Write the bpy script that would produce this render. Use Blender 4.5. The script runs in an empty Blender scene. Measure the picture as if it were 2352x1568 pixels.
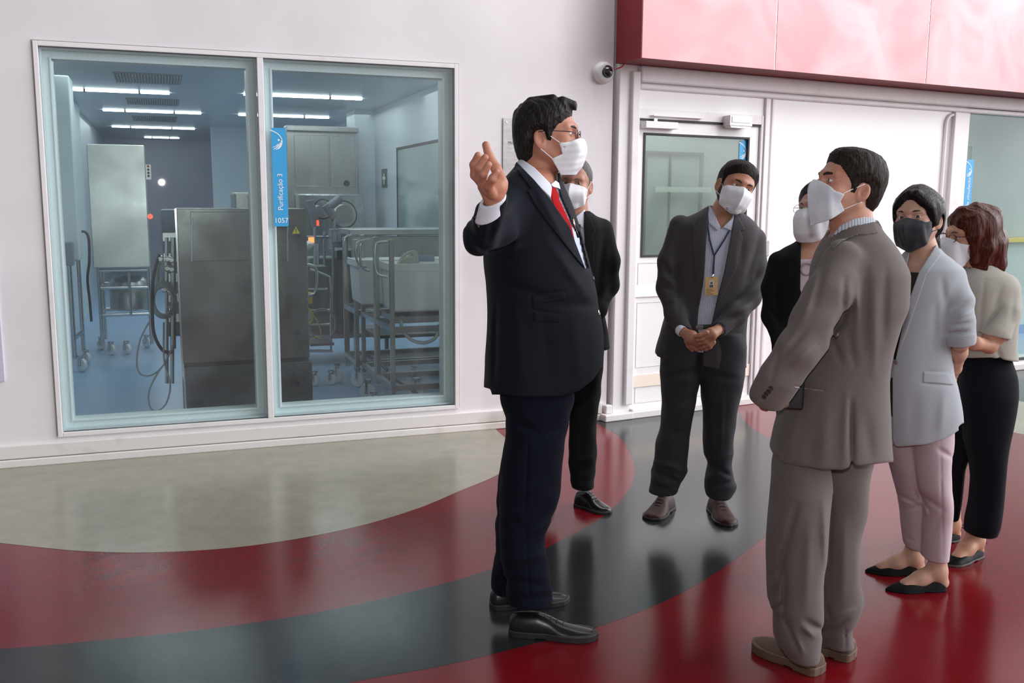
import bpy, math, random, os
import numpy as np
from mathutils import Vector, Matrix

random.seed(7); np.random.seed(7)
SC = bpy.context.scene
COL = SC.collection

# ---------------------------------------------------------------- camera
W_PX, H_PX, F_PX = 2352, 1568, 2188.0
PITCH, ROLL, CAM_H = 0.148143, -0.006285, 1.54
cam_d = bpy.data.cameras.new('camera'); cam = bpy.data.objects.new('camera', cam_d); COL.objects.link(cam)
cam_d.sensor_width = 36.0; cam_d.lens = 36.0 * F_PX / W_PX
cam_d.clip_start = 0.05; cam_d.clip_end = 200
cp, sp = math.cos(PITCH), math.sin(PITCH)
_f = np.array([0, cp, -sp]); _u = np.array([0, sp, cp]); _r = np.array([1.0, 0, 0])
_cr, _sr = math.cos(ROLL), math.sin(ROLL)
# image axes (x right, y down) -> world
AX = _r * _cr - _u * _sr          # world direction of image +x
AY = -_r * _sr - _u * _cr         # world direction of image +y (down)
AF = _f
CAMP = np.array([0.0, 0.0, CAM_H])
cam.matrix_world = Matrix(((AX[0], -AY[0], -AF[0], 0), (AX[1], -AY[1], -AF[1], 0), (AX[2], -AY[2], -AF[2], CAM_H), (0, 0, 0, 1)))
SC.camera = cam

def ray(px, py):
    return AF + AX * ((px - 1176) / F_PX) + AY * ((py - 784) / F_PX)
def at_Y(px, py, Y):
    d = ray(px, py); return CAMP + d * (Y / d[1])
def at_z(px, py, z):
    d = ray(px, py); return CAMP + d * ((z - CAM_H) / d[2])

# ---------------------------------------------------------------- world, lamps, exposure
SC.view_settings.view_transform = 'Standard'; SC.view_settings.look = 'None'
SC.view_settings.gamma = 1.0; SC.view_settings.use_curve_mapping = False
SC.view_settings.exposure = 0.0
SC.cycles.max_bounces = 10; SC.cycles.transparent_max_bounces = 16
SC.cycles.caustics_reflective = False; SC.cycles.caustics_refractive = False
SC.cycles.sample_clamp_indirect = 4.0

wd = bpy.data.worlds.new('daylight'); SC.world = wd; wd.use_nodes = True
wn, wl = wd.node_tree.nodes, wd.node_tree.links
wn.clear()
def wnode(t, **k):
    n = wn.new(t)
    for a, b in k.items(): setattr(n, a, b)
    return n
w_out = wnode('ShaderNodeOutputWorld'); w_bg = wnode('ShaderNodeBackground')
w_tc = wnode('ShaderNodeTexCoord'); w_sep = wnode('ShaderNodeSeparateXYZ')
wl.new(w_tc.outputs['Generated'], w_sep.inputs[0])
# bright open side of the hall to the right (+X), dim ceiling elsewhere
w_mr = wnode('ShaderNodeMapRange'); w_mr.interpolation_type = 'SMOOTHSTEP'
w_mr.inputs[1].default_value = 0.42; w_mr.inputs[2].default_value = 0.95
w_mr.inputs[3].default_value = 0.0; w_mr.inputs[4].default_value = 1.0
wl.new(w_sep.outputs[0], w_mr.inputs[0])
w_mz = wnode('ShaderNodeMapRange'); w_mz.interpolation_type = 'SMOOTHSTEP'
w_mz.inputs[1].default_value = -0.05; w_mz.inputs[2].default_value = 0.1
w_mz.inputs[3].default_value = 0.12; w_mz.inputs[4].default_value = 1.0
wl.new(w_sep.outputs[2], w_mz.inputs[0])
w_mul = wnode('ShaderNodeMath', operation='MULTIPLY'); wl.new(w_mr.outputs[0], w_mul.inputs[0]); wl.new(w_mz.outputs[0], w_mul.inputs[1])
w_ns = wnode('ShaderNodeTexNoise'); w_ns.inputs['Scale'].default_value = 5.0; w_ns.inputs['Detail'].default_value = 5.0
wl.new(w_tc.outputs['Generated'], w_ns.inputs['Vector'])
w_cr = wnode('ShaderNodeMapRange'); w_cr.inputs[1].default_value = 0.38; w_cr.inputs[2].default_value = 0.6
w_cr.inputs[3].default_value = 0.5; w_cr.inputs[4].default_value = 1.0
wl.new(w_ns.outputs[0], w_cr.inputs[0])
w_m2 = wnode('ShaderNodeMath', operation='MULTIPLY'); wl.new(w_mul.outputs[0], w_m2.inputs[0]); wl.new(w_cr.outputs[0], w_m2.inputs[1])
w_ma = wnode('ShaderNodeMath', operation='MULTIPLY_ADD'); w_ma.inputs[1].default_value = 7.0; w_ma.inputs[2].default_value = 0.22
wl.new(w_m2.outputs[0], w_ma.inputs[0])
w_bg.inputs['Color'].default_value = (0.97, 0.97, 1.0, 1)
wl.new(w_ma.outputs[0], w_bg.inputs['Strength']); wl.new(w_bg.outputs[0], w_out.inputs[0])

def lamp(name, kind, loc, energy, color=(1, 1, 1), size=None, rot=None, size_y=None, spot=None):
    l = bpy.data.lights.new(name, kind); l.energy = energy; l.color = color
    if kind == 'AREA':
        l.shape = 'RECTANGLE'; l.size = size; l.size_y = size_y or size
    elif size is not None: l.shadow_soft_size = size
    if spot: l.spot_size = spot; l.spot_blend = 0.9
    o = bpy.data.objects.new(name, l); o.location = loc
    if rot is not None: o.rotation_euler = rot
    COL.objects.link(o); return o
def aim(o, target):
    d = Vector(target) - o.location
    o.rotation_euler = d.to_track_quat('-Z', 'Y').to_euler()
# the photographer's flash, fixed on top of the camera
fl = lamp('camera_flash', 'SPOT', (0.01, 0.03, CAM_H + 0.17), 112, (1, 0.98, 0.97), size=0.03, spot=math.radians(112))
aim(fl, (0.35, 5, 1.35))

# added area lamp above the frame that brightens the door wall
wl1 = lamp('door_wall_fill', 'AREA', (2.6, 5.6, 4.6), 150, (1, .985, .98), size=6.0, size_y=.5); aim(wl1, (3.3, 8.0, .9)); wl1.rotation_euler.rotate_axis('Z', 0)

# ---------------------------------------------------------------- materials
def mat(name, color=(.8, .8, .8), rough=.5, metal=0., spec=.5, coat=0., coat_r=.1, sheen=0., sss=0., emit=None, es=0., trans=0.):
    m = bpy.data.materials.new(name); m.use_nodes = True
    b = m.node_tree.nodes['Principled BSDF']
    b.inputs['Base Color'].default_value = (*color, 1); b.inputs['Roughness'].default_value = rough
    b.inputs['Metallic'].default_value = metal; b.inputs['Specular IOR Level'].default_value = spec
    b.inputs['Coat Weight'].default_value = coat; b.inputs['Coat Roughness'].default_value = coat_r
    b.inputs['Sheen Weight'].default_value = sheen
    if sss:
        b.inputs['Subsurface Weight'].default_value = sss; b.inputs['Subsurface Radius'].default_value = (.8, .3, .15); b.inputs['Subsurface Scale'].default_value = .01
    if emit: b.inputs['Emission Color'].default_value = (*emit, 1); b.inputs['Emission Strength'].default_value = es
    if trans: b.inputs['Transmission Weight'].default_value = trans
    return m
def nt(m): return m.node_tree.nodes, m.node_tree.links, m.node_tree.nodes['Principled BSDF']
def noise_vary(m, scale=5, amt=.1, detail=4, stretch=None, c2=None, lo=.4, hi=.6, bump=0., bdist=.002, rough_amt=0., obj=True):
    """procedural mottling: mixes the base colour with c2 (or a darker self), optional bump and roughness variation"""
    n, l, b = nt(m)
    tc = n.new('ShaderNodeTexCoord'); mp = n.new('ShaderNodeMapping'); l.new(tc.outputs['Object'], mp.inputs[0])
    if stretch: mp.inputs['Scale'].default_value = stretch
    ns = n.new('ShaderNodeTexNoise'); ns.inputs['Scale'].default_value = scale; ns.inputs['Detail'].default_value = detail
    l.new(mp.outputs[0], ns.inputs['Vector'])
    base = tuple(b.inputs['Base Color'].default_value)
    if amt or c2:
        mr = n.new('ShaderNodeMapRange'); mr.inputs[1].default_value = lo; mr.inputs[2].default_value = hi
        l.new(ns.outputs[0], mr.inputs[0])
        mx = n.new('ShaderNodeMix'); mx.data_type = 'RGBA'; l.new(mr.outputs[0], mx.inputs[0])
        mx.inputs[6].default_value = base
        mx.inputs[7].default_value = (*c2, 1) if c2 else (*[c * (1 - amt) for c in base[:3]], 1)
        l.new(mx.outputs[2], b.inputs['Base Color'])
    if bump:
        bp = n.new('ShaderNodeBump'); bp.inputs['Strength'].default_value = bump; bp.inputs['Distance'].default_value = bdist
        l.new(ns.outputs[0], bp.inputs['Height']); l.new(bp.outputs[0], b.inputs['Normal'])
    if rough_amt:
        r0 = b.inputs['Roughness'].default_value
        mr2 = n.new('ShaderNodeMapRange'); mr2.inputs[1].default_value = .3; mr2.inputs[2].default_value = .7
        mr2.inputs[3].default_value = max(0, r0 - rough_amt); mr2.inputs[4].default_value = r0 + rough_amt
        l.new(ns.outputs[0], mr2.inputs[0]); l.new(mr2.outputs[0], b.inputs['Roughness'])
    return m
def glass_mat(name, tint=(.8, .9, .88), refl=.5, rough=.0, haze=0., hazecol=(.8, .85, .9), ior=1.5):
    m = bpy.data.materials.new(name); m.use_nodes = True
    n, l = m.node_tree.nodes, m.node_tree.links; n.clear()
    o = n.new('ShaderNodeOutputMaterial'); t = n.new('ShaderNodeBsdfTransparent'); t.inputs[0].default_value = (*tint, 1)
    g = n.new('ShaderNodeBsdfGlossy'); g.inputs['Roughness'].default_value = rough; g.inputs['Color'].default_value = (1, 1, 1, 1)
    fr = n.new('ShaderNodeFresnel'); fr.inputs[0].default_value = ior
    mu = n.new('ShaderNodeMath'); mu.operation = 'MULTIPLY'; mu.inputs[1].default_value = refl * 2; mu.use_clamp = True
    ge = n.new('ShaderNodeNewGeometry'); inv = n.new('ShaderNodeMath'); inv.operation = 'SUBTRACT'; inv.inputs[0].default_value = 1.0
    l.new(ge.outputs['Backfacing'], inv.inputs[1]); m0 = n.new('ShaderNodeMath'); m0.operation = 'MULTIPLY'
    l.new(fr.outputs[0], m0.inputs[0]); l.new(inv.outputs[0], m0.inputs[1]); l.new(m0.outputs[0], mu.inputs[0])
    mx = n.new('ShaderNodeMixShader'); l.new(mu.outputs[0], mx.inputs[0]); l.new(t.outputs[0], mx.inputs[1]); l.new(g.outputs[0], mx.inputs[2])
    last = mx
    if haze:
        d = n.new('ShaderNodeBsdfDiffuse'); d.inputs[0].default_value = (*hazecol, 1)
        tc = n.new('ShaderNodeTexCoord'); ns = n.new('ShaderNodeTexNoise'); ns.inputs['Scale'].default_value = 3.0; ns.inputs['Detail'].default_value = 6
        l.new(tc.outputs['Object'], ns.inputs['Vector'])
        mr = n.new('ShaderNodeMapRange'); mr.inputs[1].default_value = .3; mr.inputs[2].default_value = .75
        mr.inputs[3].default_value = haze * .4; mr.inputs[4].default_value = haze * 1.5
        l.new(ns.outputs[0], mr.inputs[0])
        m2 = n.new('ShaderNodeMixShader'); l.new(mr.outputs[0], m2.inputs[0]); l.new(mx.outputs[0], m2.inputs[1]); l.new(d.outputs[0], m2.inputs[2]); last = m2
    l.new(last.outputs[0], o.inputs[0]); return m

M = {}
M['wall'] = noise_vary(mat('painted_wall', (.80, .765, .79), .45, spec=.4), 2.2, c2=(.755, .72, .745), bump=.15, bdist=.004)
M['panelwhite'] = noise_vary(mat('white_panel', (.90, .88, .89), .35), 1.5, c2=(.88, .86, .87))
M['trimwhite'] = noise_vary(mat('white_trim', (.82, .79, .80), .4), 6, c2=(.74, .70, .70), lo=.55, hi=.75)
M['curb'] = noise_vary(mat('curb', (.76, .72, .71), .5), 5, c2=(.58, .54, .50), lo=.56, hi=.78, detail=8)
M['alu'] = mat('brushed_aluminium', (.72, .72, .72), .35, metal=.9)
M['alu_teal'] = mat('pale_green_frame', (.70, .78, .79), .4)
M['reveal'] = mat('window_reveal', (.60, .69, .71), .5)
M['red'] = None
M['steel'] = noise_vary(mat('stainless_steel', (.46, .46, .44), .3, metal=1.), 60, amt=.05, stretch=(1, 1, .05), rough_amt=.03)
M['steel_dark'] = noise_vary(mat('dark_stainless_steel', (.15, .15, .145), .32, metal=.95), 3, amt=.3, rough_amt=.1)
M['tube'] = mat('polished_steel_tube', (.6, .62, .62), .18, metal=1.)
M['white_plastic'] = mat('white_plastic', (.90, .93, .91), .4)
M['grey_plastic'] = mat('grey_plastic', (.25, .3, .36), .5)
M['black'] = mat('black_plastic', (.012, .012, .014), .4)
M['black_rubber'] = mat('black_rubber', (.02, .02, .022), .6)
M['cable_grey'] = mat('grey_cable', (.3, .34, .36), .5)
M['yellow'] = mat('yellow_plastic', (.75, .55, .02), .5)
M['blue_sign'] = mat('blue_sign', (.035, .36, .72), .4)
M['white_ink'] = mat('white_lettering', (.9, .92, .93), .5)
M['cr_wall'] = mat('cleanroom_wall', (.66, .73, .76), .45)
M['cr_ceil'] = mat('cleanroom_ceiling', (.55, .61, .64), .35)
M['cr_floor'] = noise_vary(mat('cleanroom_blue_floor', (.32, .50, .72), .3), 3, amt=.06)
M['tubelight'] = mat('fluorescent_tube', (1, 1, 1), .5, emit=(.90, .99, 1), es=13)
M['redlamp'] = mat('red_indicator', (.8, .03, .02), .3, emit=(1, .06, .03), es=2.5)
M['orangelamp'] = mat('orange_indicator', (.9, .2, .05), .3, emit=(1, .22, .06), es=2.5)
M['glass_big'] = glass_mat('window_glass', (.955, .985, .985), .42, rough=.012, haze=.03)
M['glass_in'] = glass_mat('inner_glass', (.97, .985, .985), .3)
M['glass_door'] = glass_mat('door_glass', (.72, .78, .75), .8, haze=.12, hazecol=(.55, .60, .58))

# ---------------------------------------------------------------- mesh helpers
def link(me, name, material=None, parent=None, smooth=False):
    o = bpy.data.objects.new(name, me); COL.objects.link(o)
    if material is not None:
        for m in (material if isinstance(material, (list, tuple)) else [material]): me.materials.append(m)
    if parent is not None: o.parent = parent
    if smooth: me.polygons.foreach_set('use_smooth', [True] * len(me.polygons))
    return o
class MB:
    def __init__(s): s.v = []; s.f = []; s.mi = []; s.cur = 0
    def add(s, vs, fs):
        k = len(s.v); s.v += [tuple(map(float, v)) for v in vs]
        for f in fs: s.f.append([i + k for i in f]); s.mi.append(s.cur)
    def hexa(s, p):   # 8 corners: bottom 0-3 ccw, top 4-7
        s.add(p, [(0, 3, 2, 1), (4, 5, 6, 7), (0, 1, 5, 4), (1, 2, 6, 5), (2, 3, 7, 6), (3, 0, 4, 7)])
    def box(s, F, s0, s1, d0, d1, z0, z1):
        s.hexa([F.P(a, b, z) for z in (z0, z1) for a, b in ((s0, d0), (s1, d0), (s1, d1), (s0, d1))])
    def tube(s, pts, r, seg=10, closed=False, caps=True):
        pts = [np.array(p, float) for p in pts]; n = len(pts); rings = []
        up = None
        for i in range(n):
            a = pts[(i - 1) % n] if (closed or i > 0) else pts[0]
            b = pts[(i + 1) % n] if (closed or i < n - 1) else pts[-1]
            t = b - a; t /= (np.linalg.norm(t) + 1e-12)
            if up is None:
                up = np.array([0, 0, 1.]) if abs(t[2]) < .9 else np.array([1., 0, 0])
            x = np.cross(t, up); x /= np.linalg.norm(x) + 1e-12; y = np.cross(x, t); up = y
            rr = r[i] if hasattr(r, '__len__') else r
            rings.append([pts[i] + rr * (math.cos(q) * x + math.sin(q) * y) for q in [2 * math.pi * j / seg for j in range(seg)]])
        vs = [v for R in rings for v in R]; fs = []
        for i in range(n if closed else n - 1):
            for j in range(seg):
                a = i * seg + j; b = i * seg + (j + 1) % seg; c = ((i + 1) % n) * seg
                fs.append((a, b, c + (j + 1) % seg, c + j))
        if caps and not closed:
            fs.append(tuple(range(seg))[::-1]); fs.append(tuple(range((n - 1) * seg, n * seg)))
        s.add(vs, fs)
    def disc(s, c, axis, r, t, seg=24, r2=None):
        axis = np.array(axis, float); axis /= np.linalg.norm(axis); c = np.array(c, float)
        s.tube([c - axis * t / 2, c + axis * t / 2], [r, r if r2 is None else r2], seg)
    def lathe(s, c, axis, prof, seg=24):   # prof: (offset along axis, radius)
        axis = np.array(axis, float); axis /= np.linalg.norm(axis); c = np.array(c, float)
        up = np.array([0, 0, 1.]) if abs(axis[2]) < .9 else np.array([1., 0, 0])
        x = np.cross(axis, up); x /= np.linalg.norm(x); y = np.cross(axis, x); n = len(prof)
        vs = [c + axis * q[0] + max(q[1], 1e-4) * (math.cos(2 * math.pi * j / seg) * x + math.sin(2 * math.pi * j / seg) * y) for q in prof for j in range(seg)]
        fs = [(i * seg + j, i * seg + (j + 1) % seg, (i + 1) * seg + (j + 1) % seg, (i + 1) * seg + j) for i in range(n - 1) for j in range(seg)]
        fs += [tuple(range(seg))[::-1], tuple(range((n - 1) * seg, n * seg))]
        s.add(vs, fs)
    def prism(s, F, poly, d0, d1):  # poly of (s,z) in frame F
        n = len(poly)
        vs = [F.P(a, d0, b) for a, b in poly] + [F.P(a, d1, b) for a, b in poly]
        s.add(vs, [tuple(range(n)), tuple(range(2 * n - 1, n - 1, -1))] + [(i, i + n, (i + 1) % n + n, (i + 1) % n) for i in range(n)])
    def build(s, name, material, parent=None, smooth=False, bevel=0, seg=2, auto=None):
        me = bpy.data.meshes.new(name); me.from_pydata(s.v, [], s.f); 
        import bmesh
        bm = bmesh.new(); bm.from_mesh(me); bmesh.ops.recalc_face_normals(bm, faces=bm.faces); bm.to_mesh(me); bm.free()
        o = link(me, name, material, parent, smooth)
        if isinstance(material, (list, tuple)): me.polygons.foreach_set('material_index', s.mi)
        if bevel:
            m = o.modifiers.new('bevel', 'BEVEL'); m.width = bevel; m.segments = seg; m.limit_method = 'ANGLE'; m.angle_limit = math.radians(40)
        if auto:
            me.polygons.foreach_set('use_smooth', [True] * len(me.polygons))
            try: me.set_sharp_from_angle(angle=math.radians(auto))
            except Exception: pass
        return o
class Frame:
    """vertical plane: s along it, d behind it (away from camera), z up"""
    def __init__(s, O, ang): s.O = np.array(O, float); s.e = np.array([math.cos(ang), math.sin(ang), 0]); s.n = np.array([-math.sin(ang), math.cos(ang), 0])
    def P(s, a, d, z): return s.O + s.e * a + s.n * d + np.array([0, 0, z])
    def hit(s, px, py, d=0.):
        r = ray(px, py); t = (d - np.dot(CAMP - s.O, s.n)) / np.dot(r, s.n)
        p = CAMP + r * t; return float(np.dot(p - s.O, s.e)), float(p[2])
    def sz(s, p):
        q = np.array(p) - s.O; return float(q @ s.e), float(q @ s.n), float(p[2])
def tag(o, label, cat, group=None, kind=None):
    if label: o['label'] = label
    if cat: o['category'] = cat
    if group: o['group'] = group
    if kind: o['kind'] = kind
    return o
def struct(o): o['kind'] = 'structure'; return o
def empty(name, loc=(0, 0, 0)):
    o = bpy.data.objects.new(name, None); COL.objects.link(o); o.location = loc; o.empty_display_size = .1
    return o
def reparent(root):  # children were built in world space; keep them there under a placed root
    bpy.context.view_layer.update()
def adopt(root, *objs):
    inv = Matrix.Translation(root.location).inverted()
    for o in objs:
        o.parent = root; o.matrix_parent_inverse = inv
def spline(pts, n=8, closed=False):
    pts = [np.array(p, float) for p in pts]; out = []; N = len(pts)
    rng = range(N if closed else N - 1)
    for i in rng:
        if closed: p0, p1, p2, p3 = pts[(i - 1) % N], pts[i], pts[(i + 1) % N], pts[(i + 2) % N]
        else: p0, p1, p2, p3 = pts[max(i - 1, 0)], pts[i], pts[i + 1], pts[min(i + 2, N - 1)]
        for k in range(n):
            t = k / n
            out.append(.5 * ((2 * p1) + (-p0 + p2) * t + (2 * p0 - 5 * p1 + 4 * p2 - p3) * t * t + (-p0 + 3 * p1 - 3 * p2 + p3) * t ** 3))
    if not closed: out.append(pts[-1])
    return out
FONT = None
def text_obj(name, body, size, origin, xdir, ydir, material, parent=None, thick=.0008, align='CENTER'):
    cu = bpy.data.curves.new(name, 'FONT'); cu.body = body; cu.size = size; cu.extrude = thick; cu.align_x = align; cu.align_y = 'CENTER'
    o = bpy.data.objects.new(name, cu); COL.objects.link(o)
    dg = bpy.context.evaluated_depsgraph_get(); me = bpy.data.meshes.new_from_object(o.evaluated_get(dg))
    bpy.data.objects.remove(o)
    x = np.array(xdir, float); x /= np.linalg.norm(x); y = np.array(ydir, float); y /= np.linalg.norm(y); z = np.cross(x, y)
    M4 = Matrix(((x[0], y[0], z[0], origin[0]), (x[1], y[1], z[1], origin[1]), (x[2], y[2], z[2], origin[2]), (0, 0, 0, 1)))
    me.transform(M4)
    return link(me, name, material, parent)
# ================================================================ the setting
TA, TB = math.radians(20.09), math.radians(28.2)
A = Frame(at_z(0, 1077, 0), TA)          # long wall with the big window
B = Frame(at_z(1446, 959, 0), TB)        # door wall, turning slightly away
WZ = 3.6
def wall_with_hole(F, s0, s1, z0, z1, holes, d0, d1, name, m):
    """holes: list of (s0,s1,z0,z1), sorted along s and not overlapping"""
    b = MB(); cur = s0
    for h in holes:
        b.box(F, cur, h[0], d0, d1, z0, z1); b.box(F, h[0], h[1], d0, d1, h[3], z1)
        if h[2] > z0: b.box(F, h[0], h[1], d0, d1, z0, h[2])
        cur = h[1]
    b.box(F, cur, s1, d0, d1, z0, z1)
    return struct(b.build(name, m))
WS0, WS1, WZ0, WZ1, WMU = .334, 2.712, .182, 2.357, 1.516
wall_with_hole(A, -1.6, 3.83, 0, WZ, [(WS0, WS1, WZ0, WZ1)], .03, .22, 'wall_left', M['wall'])
# fold of wall and corner pillar
b = MB(); b.box(B, -.150, .0, .0, .25, 0, WZ); struct(b.build('trim_1', M['trimwhite'], bevel=.006))
b = MB(); b.box(B, -.06, .005, -.03, .02, .1, 2.4); struct(b.build('trim_2', M['trimwhite'], bevel=.008))
# curb below the window: a low ledge in two steps
b = MB()
b.box(A, -1.6, 3.79, .0, .05, 0, .045); b.box(A, -1.6, 3.79, .008, .05, .049, .128)
struct(b.build('baseboard_left', M['curb'], bevel=.006))
b = MB()
b.box(B, -.24, .0, -.05, .04, 0, .05)
b.box(B, -.21, -.155, -.01, .04, .05, .11)
struct(b.build('baseboard_front', M['curb'], bevel=.008))
# window frame
w = MB()
def ring(b, F, s0, s1, z0, z1, t, d0, d1):
    b.box(F, s0 - t, s0, d0, d1, z0 - t, z1 + t); b.box(F, s1, s1 + t, d0, d1, z0 - t, z1 + t)
    b.box(F, s0, s1, d0, d1, z1, z1 + t); b.box(F, s0, s1, d0, d1, z0 - t, z0)
ring(w, A, WS0, WS1, WZ0, WZ1, .026, .016, .06)
w.box(A, WMU - .018, WMU + .018, .016, .06, WZ0, WZ1)
win = struct(w.build('window_1', M['trimwhite'], bevel=.003))
g = MB()
for a, c in ((WS0, WMU - .018), (WMU + .018, WS1)): g.box(A, a, c, .030, .038, WZ0, WZ1)
g.build('pane', M['glass_big'], win)
rv = MB()
for a, c in ((WS0, WMU - .018), (WMU + .018, WS1)):
    ring(rv, A, a + .012, c - .012, WZ0 + .012, WZ1 - .012, .011, .062, .20)
rv.build('reveal', M['reveal'], win)
f2 = MB()
for a, c in ((WS0, WMU - .018), (WMU + .018, WS1)):
    ring(f2, A, a + .054, c - .054, WZ0 + .054, WZ1 - .054, .044, .10, .145)
    ring(f2, A, a + .058, c - .058, WZ0 + .058, WZ1 - .058, .012, .09, .20)
f2.build('inner_frame', M['alu_teal'], win, bevel=.002)
g = MB()
for a, c in ((WS0, WMU - .018), (WMU + .018, WS1)): g.box(A, a + .056, c - .056, .12, .126, WZ0 + .056, WZ1 - .056)
g.build('inner_pane', M['glass_in'], win)
# hairline cracks in the paint around the frame are left to a thin bead
bead = MB(); bead.tube([A.P(WS0 - .03, .028, WZ0 - .02), A.P(WS0 - .03, .028, WZ1 + .03), A.P(WS1 + .03, .028, WZ1 + .03), A.P(WS1 + .03, .028, WZ0 - .02)], .0035, 6)
bead.build('sealant_bead', mat('old_sealant', (.42, .38, .38), .8), win)

# ---- door wall
DS0, DS1, DZ = -.004, 1.125, 2.09
GS0, GS1 = 3.405, 7.5      # the big glass at the right
wall_with_hole(B, .0, 7.6, .0, WZ, [(DS0 + .004, DS1, 0, DZ), (GS0, GS1, .09, 2.33)], .0, .22, 'wall_right', M['panelwhite'])
def relief(name, items, m, bev=.004, par=None):
    b = MB()
    for it in items: b.box(B, *it)
    o = b.build(name, m, par, bevel=bev)
    if par is None: struct(o)
    return o
# lintel: stacked rounded profiles under the red canopy
relief('trim_3', [(.005, 7.6, -.035, .01, 2.33, 2.44), (.005, 7.6, -.022, .01, 2.285, 2.325)], M['trimwhite'], .012)
relief('trim_4', [(DS1 + .015, DS1 + .045, -.02, .01, .05, 2.285), (DS1 + .085, DS1 + .11, -.012, .01, .05, 2.285)], M['trimwhite'], .004)
# rounded panel edge, then the white post beside the right glass
p = []
for k in range(9):
    q = math.pi / 2 * k / 8; p.append(B.P(3.13 + .075 * (1 - math.cos(q)) , -.012, 2.17 + .09 * math.sin(q)))
b = MB(); b.tube([B.P(3.13, -.012, .05)] + p + [B.P(3.3, -.012, 2.262)], .014, 10); struct(b.build('trim_5', M['trimwhite'], auto=50))
b = MB(); b.box(B, 3.155, 3.215, -.006, .01, .05, 2.25); struct(b.build('trim_6', mat('grey_reveal', (.56, .53, .55), .5)))
relief('trim_7', [(3.215, 3.40, -.035, .02, .05, 2.285)], M['trimwhite'], .006)
b = MB(); b.box(B, .0, 7.6, -.03, .05, 0, .065); struct(b.build('baseboard_right', M['curb'], bevel=.01))
# ---- window at the right: glass, corridor wall, yellow rail, blue floor
gw = MB(); ring(gw, B, GS0, GS1, .09, 2.33, .012, .0, .1); gw = struct(gw.build('window_2', M['alu_teal']))
g = MB(); g.box(B, GS0, GS1, .02, .03, .09, 2.33); g.build('pane', glass_mat('corridor_glass', (.90, .96, .94), .35, haze=.03), gw)
b = MB(); b.box(B, 2.9, 9.0, 1.6, 1.7, 0, 2.8); struct(b.build('wall_back', noise_vary(mat('corridor_wall', (.46, .53, .50), .5), 2, amt=.08)))
b = MB(); b.box(B, 2.9, 9.0, .23, 1.6, -.02, .0); struct(b.build('floor', M['cr_floor']))
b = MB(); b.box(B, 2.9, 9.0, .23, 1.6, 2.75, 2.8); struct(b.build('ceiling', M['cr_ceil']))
b = MB(); b.box(B, 2.9, 9.0, 1.57, 1.6, 0, .1); struct(b.build('baseboard_back', mat('blue_skirting', (.05, .2, .45), .4)))
s_, z_ = B.hit(2340, 551, 1.5)
b = MB(); b.box(B, 3.2, 9.0, 1.50, 1.58, z_ - .028, z_ + .028); tag(b.build('handrail', M['yellow'], bevel=.006), 'yellow bumper rail along the corridor wall behind the right glass', 'rail')
b = MB()
for s0 in (3.95, 4.55, 5.15): ring(b, B, s0, s0 + .5, 1.75, 2.15, .012, 1.585, 1.6)
tag(b.build('wall_panel', mat('pale_outline', (.55, .64, .6), .5)), 'faint square panels on the corridor wall above the yellow rail', 'panel')
lamp('corridor_lamp', 'AREA', tuple(B.P(4.6, .9, 2.7)), 6, (.95, 1, 1), size=1.0, rot=(0, 0, TB), size_y=1.0)

# ---- the door
door = empty('door_1', tuple(B.P(DS0, 0, 0))); struct(door)
dv = MB()
hs0, hs1, hz0, hz1 = .067, 1.018, 1.142, 2.0
for bx in ((DS0 + .01, hs0, .012, .06, .05, DZ - .008), (hs1, DS1 - .02, .012, .06, .05, DZ - .008), (hs0, hs1, .012, .06, .05, hz0), (hs0, hs1, .012, .06, hz1, DZ - .008)): dv.box(B, *bx)
leaf = dv.build('door_leaf', M['panelwhite'])
ps = MB()
for z0, z1 in ((.95, 1.10), (.36, .82), (.10, .24)): ring(ps, B, .05, 1.05, z0, z1, .003, .009, .013)
o2 = ps.build('panel_groove', mat('groove_grey', (.6, .58, .6), .5))
gk = MB(); ring(gk, B, hs0 + .014, hs1 - .014, hz0 + .014, hz1 - .014, .014, .004, .05); o3 = gk.build('gasket', M['black_rubber'])
g = MB(); g.box(B, hs0 + .01, hs1 - .01, .028, .036, hz0 + .01, hz1 - .01); o4 = g.build('pane', M['glass_door'])
k = MB(); z0 = B.hit(1448, 684)[1]; z1 = B.hit(1448, 655)[1]; k.box(B, .0, 1.12, .002, .012, z0, z1); o5 = k.build('push_rail', M['alu'], bevel=.003)
z0 = B.hit(1444, 892)[1]; z1 = B.hit(1444, 863)[1]
k = MB(); k.box(B, .0, 1.12, .004, .012, z0, z1); o6 = k.build('kick_plate', mat('brushed_kick_plate', (.80, .70, .60), .4, metal=.35), bevel=.002)
adopt(door, leaf, o2, o3, o4, o5, o6)
tag(leaf, 'white door leaf', None); del_cat = None
fr = MB(); fr.box(B, -.004, DS1 + .01, -.006, .02, DZ + .004, DZ + .07); fr.box(B, DS1 - .012, DS1 + .012, -.008, .02, .05, DZ + .07)
adopt(door, fr.build('door_frame', M['trimwhite'], bevel=.003))
gp = MB(); gp.box(B, -.004, DS1 - .012, -.0005, .011, DZ - .010, DZ + .004); adopt(door, gp.build('door_gap', M['black_rubber']))
th = MB(); th.box(B, -.01, DS1 + .01, -.045, .06, 0, .048); adopt(door, th.build('threshold', M['curb'], bevel=.006))
# handle
hd = MB(); s_, z_ = B.hit(1756, 570)
hd.box(B, s_ - .012, s_ + .03, -.02, .0, z_ - .06, z_ + .06)
tag(hd.build('card_reader', mat('reader_grey', (.45, .42, .45), .5), bevel=.005), 'small grey card reader on the wall beside the white door frame', 'card reader')
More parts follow.
